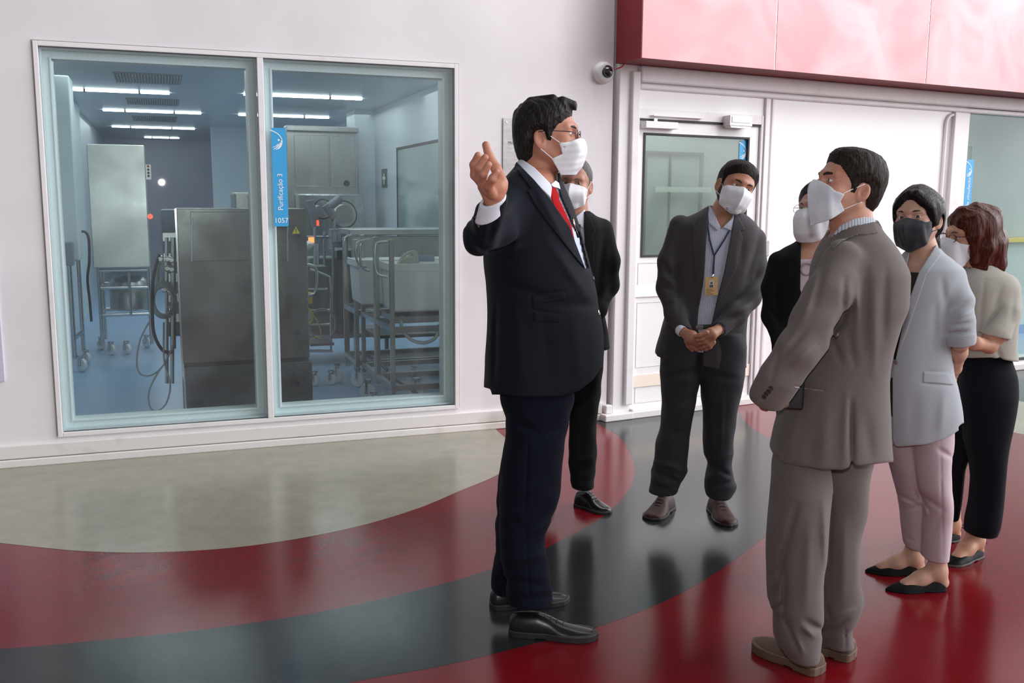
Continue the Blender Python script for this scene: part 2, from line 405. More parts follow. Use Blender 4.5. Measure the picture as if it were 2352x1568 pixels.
# made-up room behind the door glass, standing in for its reflections
b = MB(); b.box(B, -.05, 2.9, 1.5, 1.6, 0, 2.8); b.box(B, -.15, -.05, .23, 1.6, 0, 2.8); b.box(B, 2.8, 2.9, .23, 1.6, 0, 2.8)
struct(b.build('wall_back', mat('reflection_backdrop', (.50, .55, .53), .5)))
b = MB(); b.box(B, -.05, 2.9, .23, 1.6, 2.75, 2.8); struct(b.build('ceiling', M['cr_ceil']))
b = MB(); b.box(B, -.05, 2.9, .23, 1.6, -.02, 0); struct(b.build('floor', M['cr_floor']))
vd = MB()
s0, zt = B.hit(1480, 352, 1.49); s1, _ = B.hit(1609, 352, 1.49)
ring(vd, B, s0 + .02, s1, .02, zt, .022, 1.47, 1.5); s2, _ = B.hit(1540, 352, 1.49); vd.box(B, s2 - .008, s2 + .008, 1.48, 1.5, 0, zt)
vd = struct(vd.build('reflection_frame', mat('dark_reflection_frame', (.10, .15, .15), .5)))  # made-up dark frame in place of structure reflected by the door glass
lamp('door_glass_fill', 'AREA', tuple(B.P(1.2, .9, 2.7)), 15, (.93, 1, .98), size=1.2, size_y=.8, rot=(0, 0, TB))  # added fill lamp, lightens the stand-in room seen in the door glass
st = MB()
s0, z0 = B.hit(1512, 428, 1.4); s1, z1 = B.hit(1640, 442, 1.4)
st.box(B, s0, s1, 1.44, 1.46, z1, z0)
struct(st.build('reflection_band', mat('pale_reflection_band', (.75, .82, .72), .5)))  # pale strip standing in for a reflection in the door glass

# ---- floor: one polished vinyl floor with inlaid colour bands (pattern cut from flat sheets)
def floor_mat(name, c, c2, rough=.19):
    m = mat(name, c, rough, spec=.36, coat=.0); noise_vary(m, 9, c2=c2, detail=8, lo=.35, hi=.7)
    n, l, b = nt(m)
    tc = n.new('ShaderNodeTexCoord'); sp_ = n.new('ShaderNodeTexNoise'); sp_.inputs['Scale'].default_value = 260; sp_.inputs['Detail'].default_value = 2
    l.new(tc.outputs['Object'], sp_.inputs['Vector'])
    src = b.inputs['Base Color'].links[0].from_socket
    hs = n.new('ShaderNodeHueSaturation'); mr = n.new('ShaderNodeMapRange'); mr.inputs[1].default_value = .35; mr.inputs[2].default_value = .65; mr.inputs[3].default_value = .86; mr.inputs[4].default_value = 1.12
    l.new(sp_.outputs[0], mr.inputs[0]); l.new(mr.outputs[0], hs.inputs['Value']); l.new(src, hs.inputs['Color']); l.new(hs.outputs[0], b.inputs['Base Color'])
    w1 = n.new('ShaderNodeTexNoise'); w1.inputs['Scale'].default_value = 1.6; l.new(tc.outputs['Object'], w1.inputs['Vector'])
    bp = n.new('ShaderNodeBump'); bp.inputs['Strength'].default_value = .1; bp.inputs['Distance'].default_value = .003; l.new(w1.outputs[0], bp.inputs['Height']); l.new(bp.outputs[0], b.inputs['Normal'])
    return m
MF = [floor_mat('floor_red', (.165, .005, .009), (.145, .0045, .008)), floor_mat('floor_grey', (.020, .023, .025), (.014, .016, .017)), floor_mat('floor_beige', (.32, .30, .24), (.28, .265, .21))]
fb = MB()
def sheet(poly, z, mi):
    fb.cur = mi; vs = [(p[0], p[1], z) for p in poly]
    from mathutils.geometry import tessellate_polygon
    tri = tessellate_polygon([[Vector(v) for v in vs]])
    fb.add(vs, [tuple(t) for t in tri])
def fpx(pts, n=8): return spline([at_z(x, y, 0)[:2] for x, y in pts], n)
def ext(p, *more): return [tuple(q) for q in p] + list(more)
sheet([(-7, -1), (12, -1), tuple(B.P(14, .2, 0)[:2]), tuple(B.P(-.1, .2, 0)[:2]), tuple(A.P(-5, .2, 0)[:2])], 0, 0)
# grey band: outer edge (towards the viewer) and back along the far end
outer = fpx([(300, 1700), (620, 1612), (800, 1568), (1000, 1532), (1130, 1502), (1370, 1440), (1500, 1392), (1600, 1342), (1700, 1276), (1790, 1200), (1835, 1120), (1825, 1060), (1778, 1013), (1722, 978), (1690, 935), (1672, 900)])
inner = fpx([(1350, 945), (1372, 972), (1425, 1005), (1458, 1070), (1445, 1122), (1385, 1186), (1250, 1260), (1125, 1307), (1000, 1345), (750, 1402), (500, 1441), (250, 1468), (0, 1490), (-300, 1505)])
sheet(ext(outer) + [tuple(B.P(.95, .3, 0)[:2]), tuple(B.P(-.3, .3, 0)[:2])] + ext(inner) + [(-6, 2.6), (-5, 1.0)], .0004, 1)
# beige field under the window
bei = fpx([(-300, 1215), (0, 1247), (200, 1266), (400, 1267), (600, 1250), (800, 1214), (950, 1171), (1050, 1130), (1145, 1089), (1176, 1055), (1168, 1015), (1140, 987), (1125, 965)])
sheet(ext(bei) + [tuple(A.P(-.8, .3, 0)[:2]), tuple(A.P(-3, .3, 0)[:2])], .0008, 2)
# far right: beige sheet, then grey towards the wall
bd1 = fpx([(2170, 955), (2250, 972), (2320, 991), (2400, 1008), (2600, 1060)])
sheet(ext(bd1) + [(9, 7), tuple(B.P(5.2, .2, 0)[:2]), tuple(B.P(3.2, .2, 0)[:2])], .0004, 2)
bd2 = fpx([(2180, 890), (2260, 905), (2330, 919), (2400, 928), (2600, 950)])
sheet(ext(bd2) + [(9, 8.5), tuple(B.P(5.2, .2, 0)[:2]), tuple(B.P(3.3, .2, 0)[:2])], .0008, 1)
struct(fb.build('floor', MF))

# ---- red canopy box above the doors
m = mat('red_lacquered_panel', (.42, .012, .03), .34, spec=.5, coat=1.0, coat_r=.30)
noise_vary(m, 1.6, c2=(.50, .02, .045), detail=3)
n, l, bs = nt(m)
tc = n.new('ShaderNodeTexCoord'); w1 = n.new('ShaderNodeTexNoise'); w1.inputs['Scale'].default_value = 2.1; w1.inputs['Detail'].default_value = 5; w1.inputs['Distortion'].default_value = .8
l.new(tc.outputs['Object'], w1.inputs['Vector'])
mr = n.new('ShaderNodeMapRange'); mr.inputs[1].default_value = .35; mr.inputs[2].default_value = .65; mr.inputs[3].default_value = .28; mr.inputs[4].default_value = .5
l.new(w1.outputs[0], mr.inputs[0]); l.new(mr.outputs[0], bs.inputs['Coat Roughness']); bs.inputs['Coat IOR'].default_value = 2.0
M['red'] = m
cz0 = 2.44; cd = -.30
can = empty('red_canopy', tuple(B.P(-.15, 0, cz0)))
tag(can, 'projecting red box canopy with glossy panels above the white door', 'canopy')
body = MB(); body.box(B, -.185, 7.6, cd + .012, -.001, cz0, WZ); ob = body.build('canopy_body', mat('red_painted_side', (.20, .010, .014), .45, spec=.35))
adopt(can, ob)
seams = [-.188] + [B.hit(1783, 80, cd)[0], B.hit(2132, 100, cd)[0], 4.0, 5.55, 7.1]
for i in range(len(seams) - 1):
    pb = MB(); g0 = .004 if i else 0
    pb.box(B, seams[i] + g0, seams[i + 1] - .004, cd, cd + .011, cz0 + .001, WZ); adopt(can, pb.build('front_panel', M['red'], bevel=.0015))
for s_ in seams[1:-1]:
    sb = MB(); sb.box(B, s_ - .004, s_ + .004, cd + .003, cd + .012, cz0 + .002, WZ); adopt(can, sb.build('seam_strip', M['alu']))
# ---- dome camera
c0 = A.P(*[A.hit(1383, 168, .03)[0], .03, A.hit(1383, 168, .03)[1]])
cm = empty('security_camera', tuple(c0)); tag(cm, 'round white dome security camera on the wall beside the red canopy', 'security camera')
nn = -A.n; b = MB(); b.lathe(c0, nn, [(0, .068), (.012, .072), (.035, .070), (.052, .060), (.060, .048)], 36); adopt(cm, b.build('housing', mat('camera_white', (.74, .72, .72), .4), auto=60))
b = MB(); b.lathe(c0 + nn * .055 + A.e * .012 , nn, [(0, .046), (.006, .045)] + [(.006 + .034 * math.sin(q), .037 * math.cos(q)) for q in [k * math.pi / 16 for k in range(8)]] + [(.0405, .0)], 30); adopt(cm, b.build('dome', mat('smoked_dome', (.012, .013, .016), .06, coat=1.), auto=60))
b = MB(); b.disc(c0 + nn * .03 - A.e * .066, -A.e, .004, .006, 10); adopt(cm, b.build('screw', M['black']))
b = MB(); pts = spline([A.P(*[A.hit(1408, 160, .02)[0], .0, A.hit(1408, 160, .02)[1]]), B.P(-.15, -.02, 2.42), B.P(-.13, -.03, 2.45)], 6); b.tube(pts, .004, 6)
tag(b.build('cable', mat('red_cable', (.5, .02, .02), .5)), 'thin red cable between the dome camera and the canopy', 'cable')
# ---- metal plaque behind the speaker's head
s0, zt = A.hit(1155, 271, .03); s1 = s0 + .36; _, zb = A.hit(1155, 415, .03)
pl = MB(); pl.box(A, s0, s1, .022, .030, zb - .02, zt); m = noise_vary(mat('brushed_plaque', (.50, .47, .47), .38, metal=.85), 40, amt=.15, stretch=(.05, 1, 1))
pl = pl.build('wall_plaque', m); pl['label'] = 'brushed metal plaque on the white wall behind the pointing man'; pl['category'] = 'plaque'
for a in (s0 + .022, s1 - .022):
    b = MB(); b.disc(A.P(a, .020, zt - .025), A.n, .0055, .004, 12); b.build('screw', M['alu'], pl)
t1 = text_obj('lettering', 'PROTEÇÃO', .026, A.P(s0 + .10, .0212, zt - .158), A.e, (0, 0, 1), mat('engraved', (.18, .17, .17), .6), pl)
# ---- door closer and emergency light
def bxpx(b, px0, py0, px1, py1, dA, dB, F=B):
    s0, z0 = F.hit(px0, py0, dA); s1, z1 = F.hit(px1, py1, dA); b.box(F, min(s0, s1), max(s0, s1), dA, dB, min(z0, z1), max(z0, z1)); return s0, s1, z0, z1
dc = empty('door_closer', tuple(B.P(.08, 0, 2.05))); tag(dc, 'white door closer with arm on top of the door leaf', 'door closer')
b = MB(); bxpx(b, 1484, 277, 1558, 297, -.05, .012); adopt(dc, b.build('housing', mat('closer_white', (.86, .85, .85), .35), bevel=.004))
b = MB(); bxpx(b, 1502, 263, 1617, 273, -.04, -.005); adopt(dc, b.build('arm', mat('arm_white', (.86, .85, .85), .3), bevel=.002))
b = MB(); bxpx(b, 1503, 272, 1510, 279, -.03, -.02); adopt(dc, b.build('pivot', M['alu']))
em = empty('emergency_light', tuple(B.P(.83, 0, 2.1))); tag(em, 'boxy white emergency light above the door beside the closer', 'emergency light')
b = MB(); s0, s1, z0, z1 = bxpx(b, 1677, 264, 1728, 291, -.075, -.001); adopt(em, b.build('housing', mat('light_housing', (.80, .80, .81), .3), bevel=.004))
b = MB(); b.box(B, s0 + .02, s1 - .02, -.079, -.076, z1 + .025, z0 - .012); adopt(em, b.build('diffuser', mat('lit_diffuser', (.8, .85, .87), .15, coat=1.)))
b = MB(); b.prism(B, [(s0 + .01, z1 - .001), (s1 - .01, z1 - .001), (s1 - .02, z1 - .012), (s0 + .02, z1 - .012)], -.07, -.005); adopt(em, b.build('reflector', M['alu']))
# ---- blue signs on the glass
def leaf_logo(b, F, cs, cz, h, d):
    """drop outline with feather strokes"""
    def arc(pts, w0, w1):
        pts = spline(pts, 6); n = len(pts); L = []; R = []
        for i, p in enumerate(pts):
            a = pts[max(i - 1, 0)]; c = pts[min(i + 1, n - 1)]; t = np.array(c) - np.array(a); t /= np.linalg.norm(t) + 1e-9
            w = (w0 + (w1 - w0) * i / (n - 1)) / 2; L.append((p[0] - t[1] * w, p[1] + t[0] * w)); R.append((p[0] + t[1] * w, p[1] - t[0] * w))
        for i in range(n - 1):
            q = [L[i], L[i + 1], R[i + 1], R[i]]; b.add([F.P(cs + x * h, d, cz + y * h) for x, y in q], [(0, 1, 2, 3)])
    arc([(-.42, .50), (-.25, .44), (.0, .30), (.16, .10), (.20, -.10), (.12, -.30)], .05, .025)
    arc([(-.02, -.46), (.10, -.34), (.17, -.18), (.17, -.02)], .04, .10)
    arc([(-.12, -.50), (.0, -.40), (.08, -.26), (.10, -.14)], .03, .06)
    arc([(-.24, -.48), (-.10, -.40), (.0, -.28), (.03, -.20)], .03, .05)
    arc([(-.30, -.38), (-.18, -.35), (-.08, -.28), (-.03, -.22)], .02, .04)
    k = [(.02 + .05 * math.cos(q), .0 + .05 * math.sin(q)) for q in [2 * math.pi * i / 12 for i in range(12)]]
    b.add([F.P(cs + x * h, d, cz + y * h) for x, y in k], [tuple(range(12))])
def rounded(s0, s1, z0, z1, r):
    p = []
    for cx, cz, q0 in ((s1 - r, z1 - r, 0), (s0 + r, z1 - r, 90), (s0 + r, z0 + r, 180), (s1 - r, z0 + r, 270)):
        for k in range(5): q = math.radians(q0 + 22.5 * k); p.append((cx + r * math.cos(q), cz + r * math.sin(q)))
    return p
def strip_sign(F, s0, s1, z0, z1, d, text, number, label, tsz, tpos=.50, logo_h=.13):
    b = MB(); b.prism(F, rounded(s0, s1, z0, z1, .012), d, d + .002)
    o = b.build('blue_sign', M['blue_sign']); tag(o, label, 'sign')
    lb = MB(); leaf_logo(lb, F, (s0 + s1) / 2 - .004, z1 - logo_h * .62, logo_h, d - .0008); lb.build('emblem', M['white_ink'], o)
    if text: text_obj('sign_text', text, tsz, F.P((s0 + s1) / 2, d - .0012, z0 + (z1 - z0) * tpos), (0, 0, 1), -F.e, M['white_ink'], o, thick=.0003, align='LEFT')
    if number: text_obj('number', number, tsz * .98, F.P((s0 + s1) / 2, d - .0012, z0 + .035), F.e, (0, 0, 1), M['white_ink'], o, thick=.0003)
    return o
s0, z1 = A.hit(622, 293, .026); s1, _ = A.hit(656, 293, .026); _, z0 = A.hit(645, 520, .026)
strip_sign(A, s0 + .002, s1 + .002, z0, z1, .0265, 'Purificação 3', '1057', 'tall blue sign on the big window, reading Purificação 3', .043, .165, .115)
s0, z1 = B.hit(1700, 322, .02); s1, _ = B.hit(1722, 322, .02); _, z0 = B.hit(1710, 503, .02)
strip_sign(B, s0, s1, z0, z1, .024, 'Sala de\nServiços', '1025', 'blue sign numbered 1025 on the door glass behind the young man', .034, .14, .12)
s0, z1 = B.hit(2221, 366, .015); s1, _ = B.hit(2238, 366, .015); _, z0 = B.hit(2228, 530, .015)
strip_sign(B, s0 + .004, s1, z0, z1, .016, 'Corredor de circulação', '', 'blue sign on the corridor glass above the woman with auburn hair', .048, .0, .13)
# ---- edge of a framed poster at the far left
ps = MB(); s1, zt = A.hit(0, 655, .03); s2, zb = A.hit(17, 874, .03)
ps.box(A, s2 - .62, s2 - .012, .018, .030, zb, zt + .6); po = ps.build('poster_panel', mat('lavender_panel', (.58, .57, .70), .4)); tag(po, 'pale lavender panel on the wall, cut by the left picture edge', 'panel')
b = MB(); b.box(A, s2 - .6, s2 - .04, .016, .018, zb + .38, zb + .385 + .12); b.build('printed_band', M['black'], po)
# ================================================================ clean room behind the window
def CR(px, py, z): return A.sz(at_z(px, py, z))
CZ = 2.72
b = MB()
sr, dr, _ = CR(866, 251, CZ)           # right wall plane (runs straight back)
b.box(A, sr, sr + .1, .24, 16, 0, CZ); struct(b.build('wall_right', M['cr_wall']))
sl = A.hit(123, 400, 5.0)[0]
b = MB(); b.box(A, sl - .1, sl, .24, 16, 0, CZ); struct(b.build('wall_left', M['cr_wall']))
sc0, dc0, _ = CR(164, 226, CZ)
b = MB(); b.box(A, sl, sc0, dc0, dc0 + 1.2, 0, CZ); struct(b.build('wall_left', mat('pale_column', (.72, .82, .82), .5)))
b = MB(); b.box(A, sl - .1, sr + .1, .24, 16, -.02, 0); struct(b.build('floor', M['cr_floor']))
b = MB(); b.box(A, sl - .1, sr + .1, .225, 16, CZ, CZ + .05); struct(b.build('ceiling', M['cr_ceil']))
_, db, _ = CR(400, 322, CZ)
b = MB(); b.box(A, sl, sr, db, db + .1, 0, CZ); struct(b.build('wall_back', mat('lilac_wall', (.62, .62, .74), .5)))
_, dm, _ = CR(540, 293, CZ)
sm = A.hit(488, 400, dm)[0]
b = MB(); b.box(A, sm, sr, dm, dm + .1, 0, CZ); struct(b.build('wall_back', M['cr_wall']))
_, dcol, _ = CR(815, 252, CZ); sc1 = A.hit(815, 300, dcol)[0]
b = MB(); b.box(A, sc1, sr, dcol, dcol + .6, 0, CZ); struct(b.build('wall_back', mat('pier_wall', (.72, .82, .86), .5)))
# inner observation window in the right wall
_, dd0, _ = [None, None, None]
def on_right(px):   # depth where the ray meets the right wall
    r = ray(px, 400); t = (sr - np.dot(CAMP - A.O, A.e)) / np.dot(r, A.e); p = CAMP + r * t; return float(np.dot(p - A.O, A.n))
def on_right_z(px, py):
    r = ray(px, py); t = (sr - np.dot(CAMP - A.O, A.e)) / np.dot(r, A.e); p = CAMP + r * t; return float(np.dot(p - A.O, A.n)), float(p[2])
d9, z9 = on_right_z(915, 345)
b = MB(); b.box(A, sr - .012, sr - .002, 1.0, d9, .9, z9); struct(b.build('window_3', mat('green_glazing', (.30, .44, .40), .12, coat=.6)))
b = MB(); b.box(A, sr - .02, sr - .001, 1.0, d9 + .03, z9, z9 + .03); b.box(A, sr - .02, sr - .001, d9, d9 + .03, .9, z9); struct(b.build('trim_9', M['black_rubber']))
d8, z8 = on_right_z(884, 409)
b = MB(); b.box(A, sr - .012, sr - .001, d8 - .14, d8 + .14, z8 - .12, z8 + .12); ex = b.build('exit_sign', mat('sign_green', (.05, .12, .08), .5)); tag(ex, 'small dark green exit sign on the far right wall of the clean room', 'sign')
b = MB(); b.box(A, sr - .014, sr - .012, d8 - .08, d8 + .08, z8 - .02, z8 + .02); b.box(A, sr - .014, sr - .012, d8 - .02, d8 + .02, z8 - .08, z8 + .06); b.build('symbol', M['white_ink'], ex)
# ceiling tubes: end points seen through the window, all on the ceiling
tubes = [((118, 131), (500, 146)), ((118, 203), (389, 211)), ((237, 252), (462, 258)), ((258, 290), (447, 294)), ((332, 314), (411, 316)), ((335, 324), (409, 325)),
         ((640, 156), (925, 168)), ((560, 214), (830, 226)), ((547, 263), (757, 268))]
for i, (p, q) in enumerate(tubes):
    P0, P1 = CR(*p, CZ), CR(*q, CZ); dmid = (P0[1] + P1[1]) / 2
    s0, s1 = max(P0[0], sl + .03), P1[0]
    r = empty('fluorescent_light', tuple(A.P((s0 + s1) / 2, dmid, CZ)))
    tag(r, ['fluorescent strip, nearest the glass on the left', 'fluorescent strip, second row from the glass on the left', 'fluorescent strip between the second and third vents', 'fluorescent strip behind the third ceiling vent',
            'short far fluorescent strip, the nearer of two', 'farthest short fluorescent strip of the clean room', 'fluorescent strip, nearest the glass in the right pane', 'fluorescent strip, second row in the right pane', 'fluorescent strip in front of the steel cabinet top, third row right'][i],
        'ceiling light', 'fluorescent strips on the clean room ceiling')
    b = MB(); b.box(A, s0, s1, dmid - .035, dmid + .035, CZ - .02, CZ - .001); adopt(r, b.build('diffuser', M['tubelight']))
    for k in (.22, .72):
        b = MB(); b.box(A, s0 + (s1 - s0) * k - .01, s0 + (s1 - s0) * k + .01, dmid - .05, dmid + .05, CZ - .028, CZ - .001); adopt(r, b.build('clip', M['black']))
P0 = CR(187, 311, CZ); P1 = CR(217, 316, CZ); b = MB(); b.box(A, P0[0], P1[0], P1[1], P0[1] + .4, CZ - .02, CZ - .001)
tag(b.build('ceiling_panel_light', M['tubelight']), 'small square ceiling light beyond the pale column of the clean room', 'ceiling light')
for i, (x0, x1, y0, y1) in enumerate(((262, 416, 168, 189), (290, 410, 226, 239), (304, 405, 267, 277))):
    a, c = CR(x0, y1, CZ), CR(x1, y1, CZ); d1 = CR((x0 + x1) / 2, y1, CZ)[1]; d0 = CR((x0 + x1) / 2, y0, CZ)[1]
    s0, s1 = A.hit(x0, y0, (d0 + d1) / 2)[0], A.hit(x1, y0, (d0 + d1) / 2)[0]
    r = empty('ceiling_vent', tuple(A.P((s0 + s1) / 2, (d0 + d1) / 2, CZ)))
    tag(r, ['large slatted ceiling vent nearest the glass', 'middle one of the three slatted ceiling vents', 'smallest and farthest slatted ceiling vent'][i], 'vent', 'slatted vents in the clean room ceiling')
    b = MB(); b.box(A, s0, s1, d0, d1, CZ - .012, CZ - .001); adopt(r, b.build('grille_back', mat('vent_grey', (.13, .17, .19), .5)))
    b = MB()
    for k in range(23): b.box(A, s0 + (s1 - s0) * (k + .2) / 23, s0 + (s1 - s0) * (k + .55) / 23, d0 + .03, d1 - .03, CZ - .03, CZ - .012)
    adopt(r, b.build('slats', mat('slat_grey', (.36, .42, .44), .5)))

for s_, d_, w_ in ((1.3, 2.6, 13), (3.0, 3.2, 10), (.9, 6.5, 14), (2.9, 6.8, 9), (.3, 10.0, 12)):
    lamp('cleanroom_fill', 'AREA', tuple(A.P(s_, d_, CZ - .06)), w_, (.92, .98, 1), size=1.5, size_y=2.6, rot=(0, 0, TA))  # added soft fill under the ceiling, on top of the tube light

def caster(root, p, r, t=.03, hz=None):
    """white castor wheel with a steel fork under point p (floor contact point)"""
    c = np.array([p[0], p[1], r]); b = MB(); ax = A.e * .75 + A.n * .66
    b.lathe(c, ax, [(-t / 2, r * .55), (-t / 2, r * .93), (-t / 3, r), (t / 3, r), (t / 2, r * .93), (t / 2, r * .55)], 28); w = b.build('wheel', M['white_plastic'], auto=40)
    b = MB(); n = ax / np.linalg.norm(ax)
    for sg in (-1, 1):
        q = c + n * sg * (t / 2 + .006); b.tube([q, q + np.array([0, 0, r * 1.25])], .009, 6)
    b.disc(c, n, .012, t + .03, 10); b.disc(c + np.array([0, 0, r * 1.3]), (0, 0, 1), .03, .012, 14); f = b.build('fork', M['tube'])
    adopt(root, w, f)
def pA(px, py, d): s, z = A.hit(px, py, d); return A.P(s, d, z)
def rootA(name, px, d, label, cat, group=None):
    s, _ = A.hit(px, 700, d); r = empty(name, tuple(A.P(s, d, 0))); tag(r, label, cat, group); return r
# --- big stainless cabinet in the middle
d0 = .75
r = rootA('steel_cabinet', 555, d0, 'large dark stainless steel cabinet close behind the window mullion', 'cabinet')
sa, zt = A.hit(405, 479, d0); sb_, _ = A.hit(703, 479, d0); _, zs = A.hit(560, 832, d0)
b = MB(); b.box(A, sa, sb_, d0, d0 + .55, zs + .012, zt); adopt(r, b.build('cabinet_body', M['steel_dark'], bevel=.004))
b = MB(); b.box(A, sa + .01, sb_ + .012, d0 - .015, d0 + .55, .02, zs - .012); adopt(r, b.build('lower_box', M['steel_dark'], bevel=.004))
b = MB(); b.box(A, sa + .005, sb_ - .01, d0 + .02, d0 + .5, zs - .02, zs + .02); adopt(r, b.build('shadow_gap', M['black']))
sx0, zx0 = A.hit(442, 600, d0 - .012); sx1, zx1 = A.hit(660, 498, d0 - .012)
b = MB(); b.box(A, sx0, sx1, d0 - .012, d0 - .001, zx0, zt - .02); adopt(r, b.build('door', M['steel_dark'], bevel=.003))
for px in (441, 661):
    b = MB(); q0, q1 = pA(px, 500, d0 - .02), pA(px, 600, d0 - .02); b.tube([q0, q1], .006, 8); adopt(r, b.build('hinge_rod', M['tube']))
for py in (542, 765, 879):
    b = MB(); q = pA(683, py, d0 - .02); b.disc(q, A.n, .018, .03, 18); adopt(r, b.build('knob', M['black']))
q = pA(680, 529, d0 - .004); b = MB(); b.add([q + A.e * -.026 + np.array([0, 0, -.022]), q + A.e * .026 + np.array([0, 0, -.022]), q + np.array([0, 0, .026])], [(0, 1, 2)]); adopt(r, b.build('warning_label', M['yellow']))
q = q - A.n * .001; b = MB(); b.box(Frame(q, TA), -.003, .003, 0, .0005, -.006, .012); b.box(Frame(q, TA), -.003, .003, 0, .0005, -.016, -.010); adopt(r, b.build('exclamation_mark', M['black']))
b = MB(); b.box(A, sa - .012, sa, d0 - .004, d0 + .02, .02, zt); adopt(r, b.build('edge_strip', M['tube']))
# --- tall stainless cabinet on a trolley, left
d1 = 4.0
r = rootA('steel_cabinet', 270, d1, 'tall shiny stainless cabinet on a wheeled trolley at the left', 'cabinet')
sa, zt = A.hit(198, 330, d1); sb_, zb = A.hit(345, 613, d1)
b = MB(); b.box(A, sa, sb_, d1, d1 + .6, zb, zt); adopt(r, b.build('cabinet_body', noise_vary(mat('light_steel', (.75, .78, .73), .3, metal=.75), 2.5, amt=.15, rough_amt=.05, bump=.08, bdist=.02), bevel=.006))
b = MB(); b.box(A, sb_ + .002, sb_ + .05, d1, d1 + .05, A.hit(345, 412, d1)[1], A.hit(345, 378, d1)[1]); adopt(r, b.build('button_panel', M['alu']))
for py in (382, 389.5, 397, 404):
    b = MB(); _, zz = A.hit(346, py, d1); b.disc(A.P(sb_ + .026, d1 - .004, zz), A.n, .012, .012, 12); adopt(r, b.build('button', mat('button_red', (.25, .02, .02), .4) if py == 382 else M['black']))
_, z1_ = A.hit(270, 662, d1); _, z2_ = A.hit(270, 724, d1)
b = MB()
for s_ in (sa + .04, sb_ - .02):
    for dd in (.05, .55): b.tube([A.P(s_, d1 + dd, .1), A.P(s_, d1 + dd, zb)], .02, 8)
for zz in (z1_, z2_, zb - .03):
    for dd in (.05, .55): b.tube([A.P(sa + .04, d1 + dd, zz), A.P(sb_ - .02, d1 + dd, zz)], .018, 8)
    for s_ in (sa + .04, sb_ - .02): b.tube([A.P(s_, d1 + .05, zz), A.P(s_, d1 + .55, zz)], .016, 8)
b.tube([pA(296, 625, d1 + .04), pA(301, 722, d1 + .04)], .014, 8)
adopt(r, b.build('trolley_frame', M['tube'], auto=50))
b = MB(); b.lathe(A.P(sa + .3, d1 + .3, z2_ + .02), (0, 0, 1), [(0, .16), (.02, .19), (.28, .19), (.34, .12), (.36, .05)], 24); adopt(r, b.build('vessel', M['steel'], auto=50))
b = MB(); b.lathe(A.P(sb_ - .28, d1 + .3, z2_ + .02), (0, 0, 1), [(0, .08), (.25, .08), (.27, .05), (.33, .05)], 18); adopt(r, b.build('pump', M['grey_plastic'], auto=50))
for px, dd in ((252, .1), (288, .1), (230, .5), (335, .5)):
    s_, _ = A.hit(px, 745, d1 + dd); caster(r, A.P(s_, d1 + dd, 0), .055)
# --- white control column on a stand, far left
d2 = 3.2
r = rootA('control_cabinet', 150, d2, 'narrow white cabinet on a wheeled stand at the left edge of the window', 'cabinet')
sa = max(A.hit(100, 560, d2)[0], sl + .02); sb_, zb = A.hit(181, 600, d2); _, zt = A.hit(150, 226, d2)
b = MB(); b.box(A, sa, sb_ , d2 + .1, d2 + .5, zb, CZ - .15); adopt(r, b.build('cabinet_body', mat('pale_cabinet', (.72, .82, .82), .45), bevel=.01))
s0, z0 = A.hit(143, 610, d2); s1, z1 = A.hit(167, 556, d2)
b = MB(); b.box(A, s0, s1, d2 - .05, d2 + .1, z0, z1); adopt(r, b.build('side_box', M['grey_plastic'], bevel=.006))
b = MB(); L1, L2 = A.hit(165, 700, d2)[0], A.hit(186, 700, d2 + .5)[0]
b.tube([A.P(L1, d2, .12), A.P(L1, d2, zb + .05)], .02, 8); b.tube([A.P(L2, d2 + .5, .12), A.P(L2, d2 + .5, zb + .05)], .02, 8)
b.tube([A.P(sl + .04, d2, zb), A.P(L1, d2, zb), A.P(L2, d2 + .5, zb)], .02, 8); b.tube([A.P(L1, d2, .30), A.P(L2, d2 + .5, .3)], .02, 8); adopt(r, b.build('stand', M['tube'], auto=50))
caster(r, A.P(L1 + .05, d2, 0), .062); caster(r, A.P(L2 + .02, d2 + .45, 0), .055)
b = MB(); b.tube(spline([pA(184, 532, 3.9), pA(196, 533, 3.9), pA(204, 550, 3.9), pA(205, 600, 3.9), pA(201, 640, 3.9), pA(206, 690, 3.9), pA(210, 738, 3.9)], 6), .012, 8)
tag(b.build('cable', M['black_rubber']), 'black cable hanging between the white cabinet and the steel cabinet', 'cable')
# --- valve manifold with hoses left of the central cabinet
d3 = 1.25
r = rootA('valve_manifold', 380, d3, 'steel valve manifold with pipes left of the central cabinet', 'pipework')
b = MB()
for px in (383, 396): b.tube([pA(px, 545, d3), pA(px, 880, d3)], .014, 8)
b.tube([pA(398, 545, d3), pA(398, 800, d3)], .02, 8)
adopt(r, b.build('pipe', M['tube'], auto=50))
for i, (px, py) in enumerate(((368, 594), (384, 594), (394, 596), (384, 616), (394, 618), (378, 664), (390, 668), (394, 710))):
    b = MB(); q = pA(px, py, d3 - .03); b.disc(q, A.e, .024, .03, 14); b.disc(q, A.n, .014, .08, 12); adopt(r, b.build('valve', M['tube'], auto=40))
b = MB(); b.box(A, A.hit(345, 0, 1.6)[0], A.hit(395, 0, 1.6)[0], 1.6, 1.9, .5, 1.45); adopt(r, b.build('pump_housing', mat('blue_grey_housing', (.10, .16, .22), .4), bevel=.02))
for k in range(5):
    b = MB(); b.box(A, A.hit(348, 0, 1.55)[0], A.hit(380, 0, 1.55)[0], 1.53, 1.6, .62 + .15 * k, .68 + .15 * k); adopt(r, b.build('terminal_block', M['alu']))
bh = MB(); cx, cz = A.hit(375, 690, 1.15)
for k in range(4): bh.tube([A.P(cx + (.062 + .008 * k) * math.cos(t), 1.15 + .012 * k, cz + (.10 + .009 * k) * math.sin(t)) for t in [2 * math.pi * i / 28 for i in range(28)]], .008, 6, closed=True)
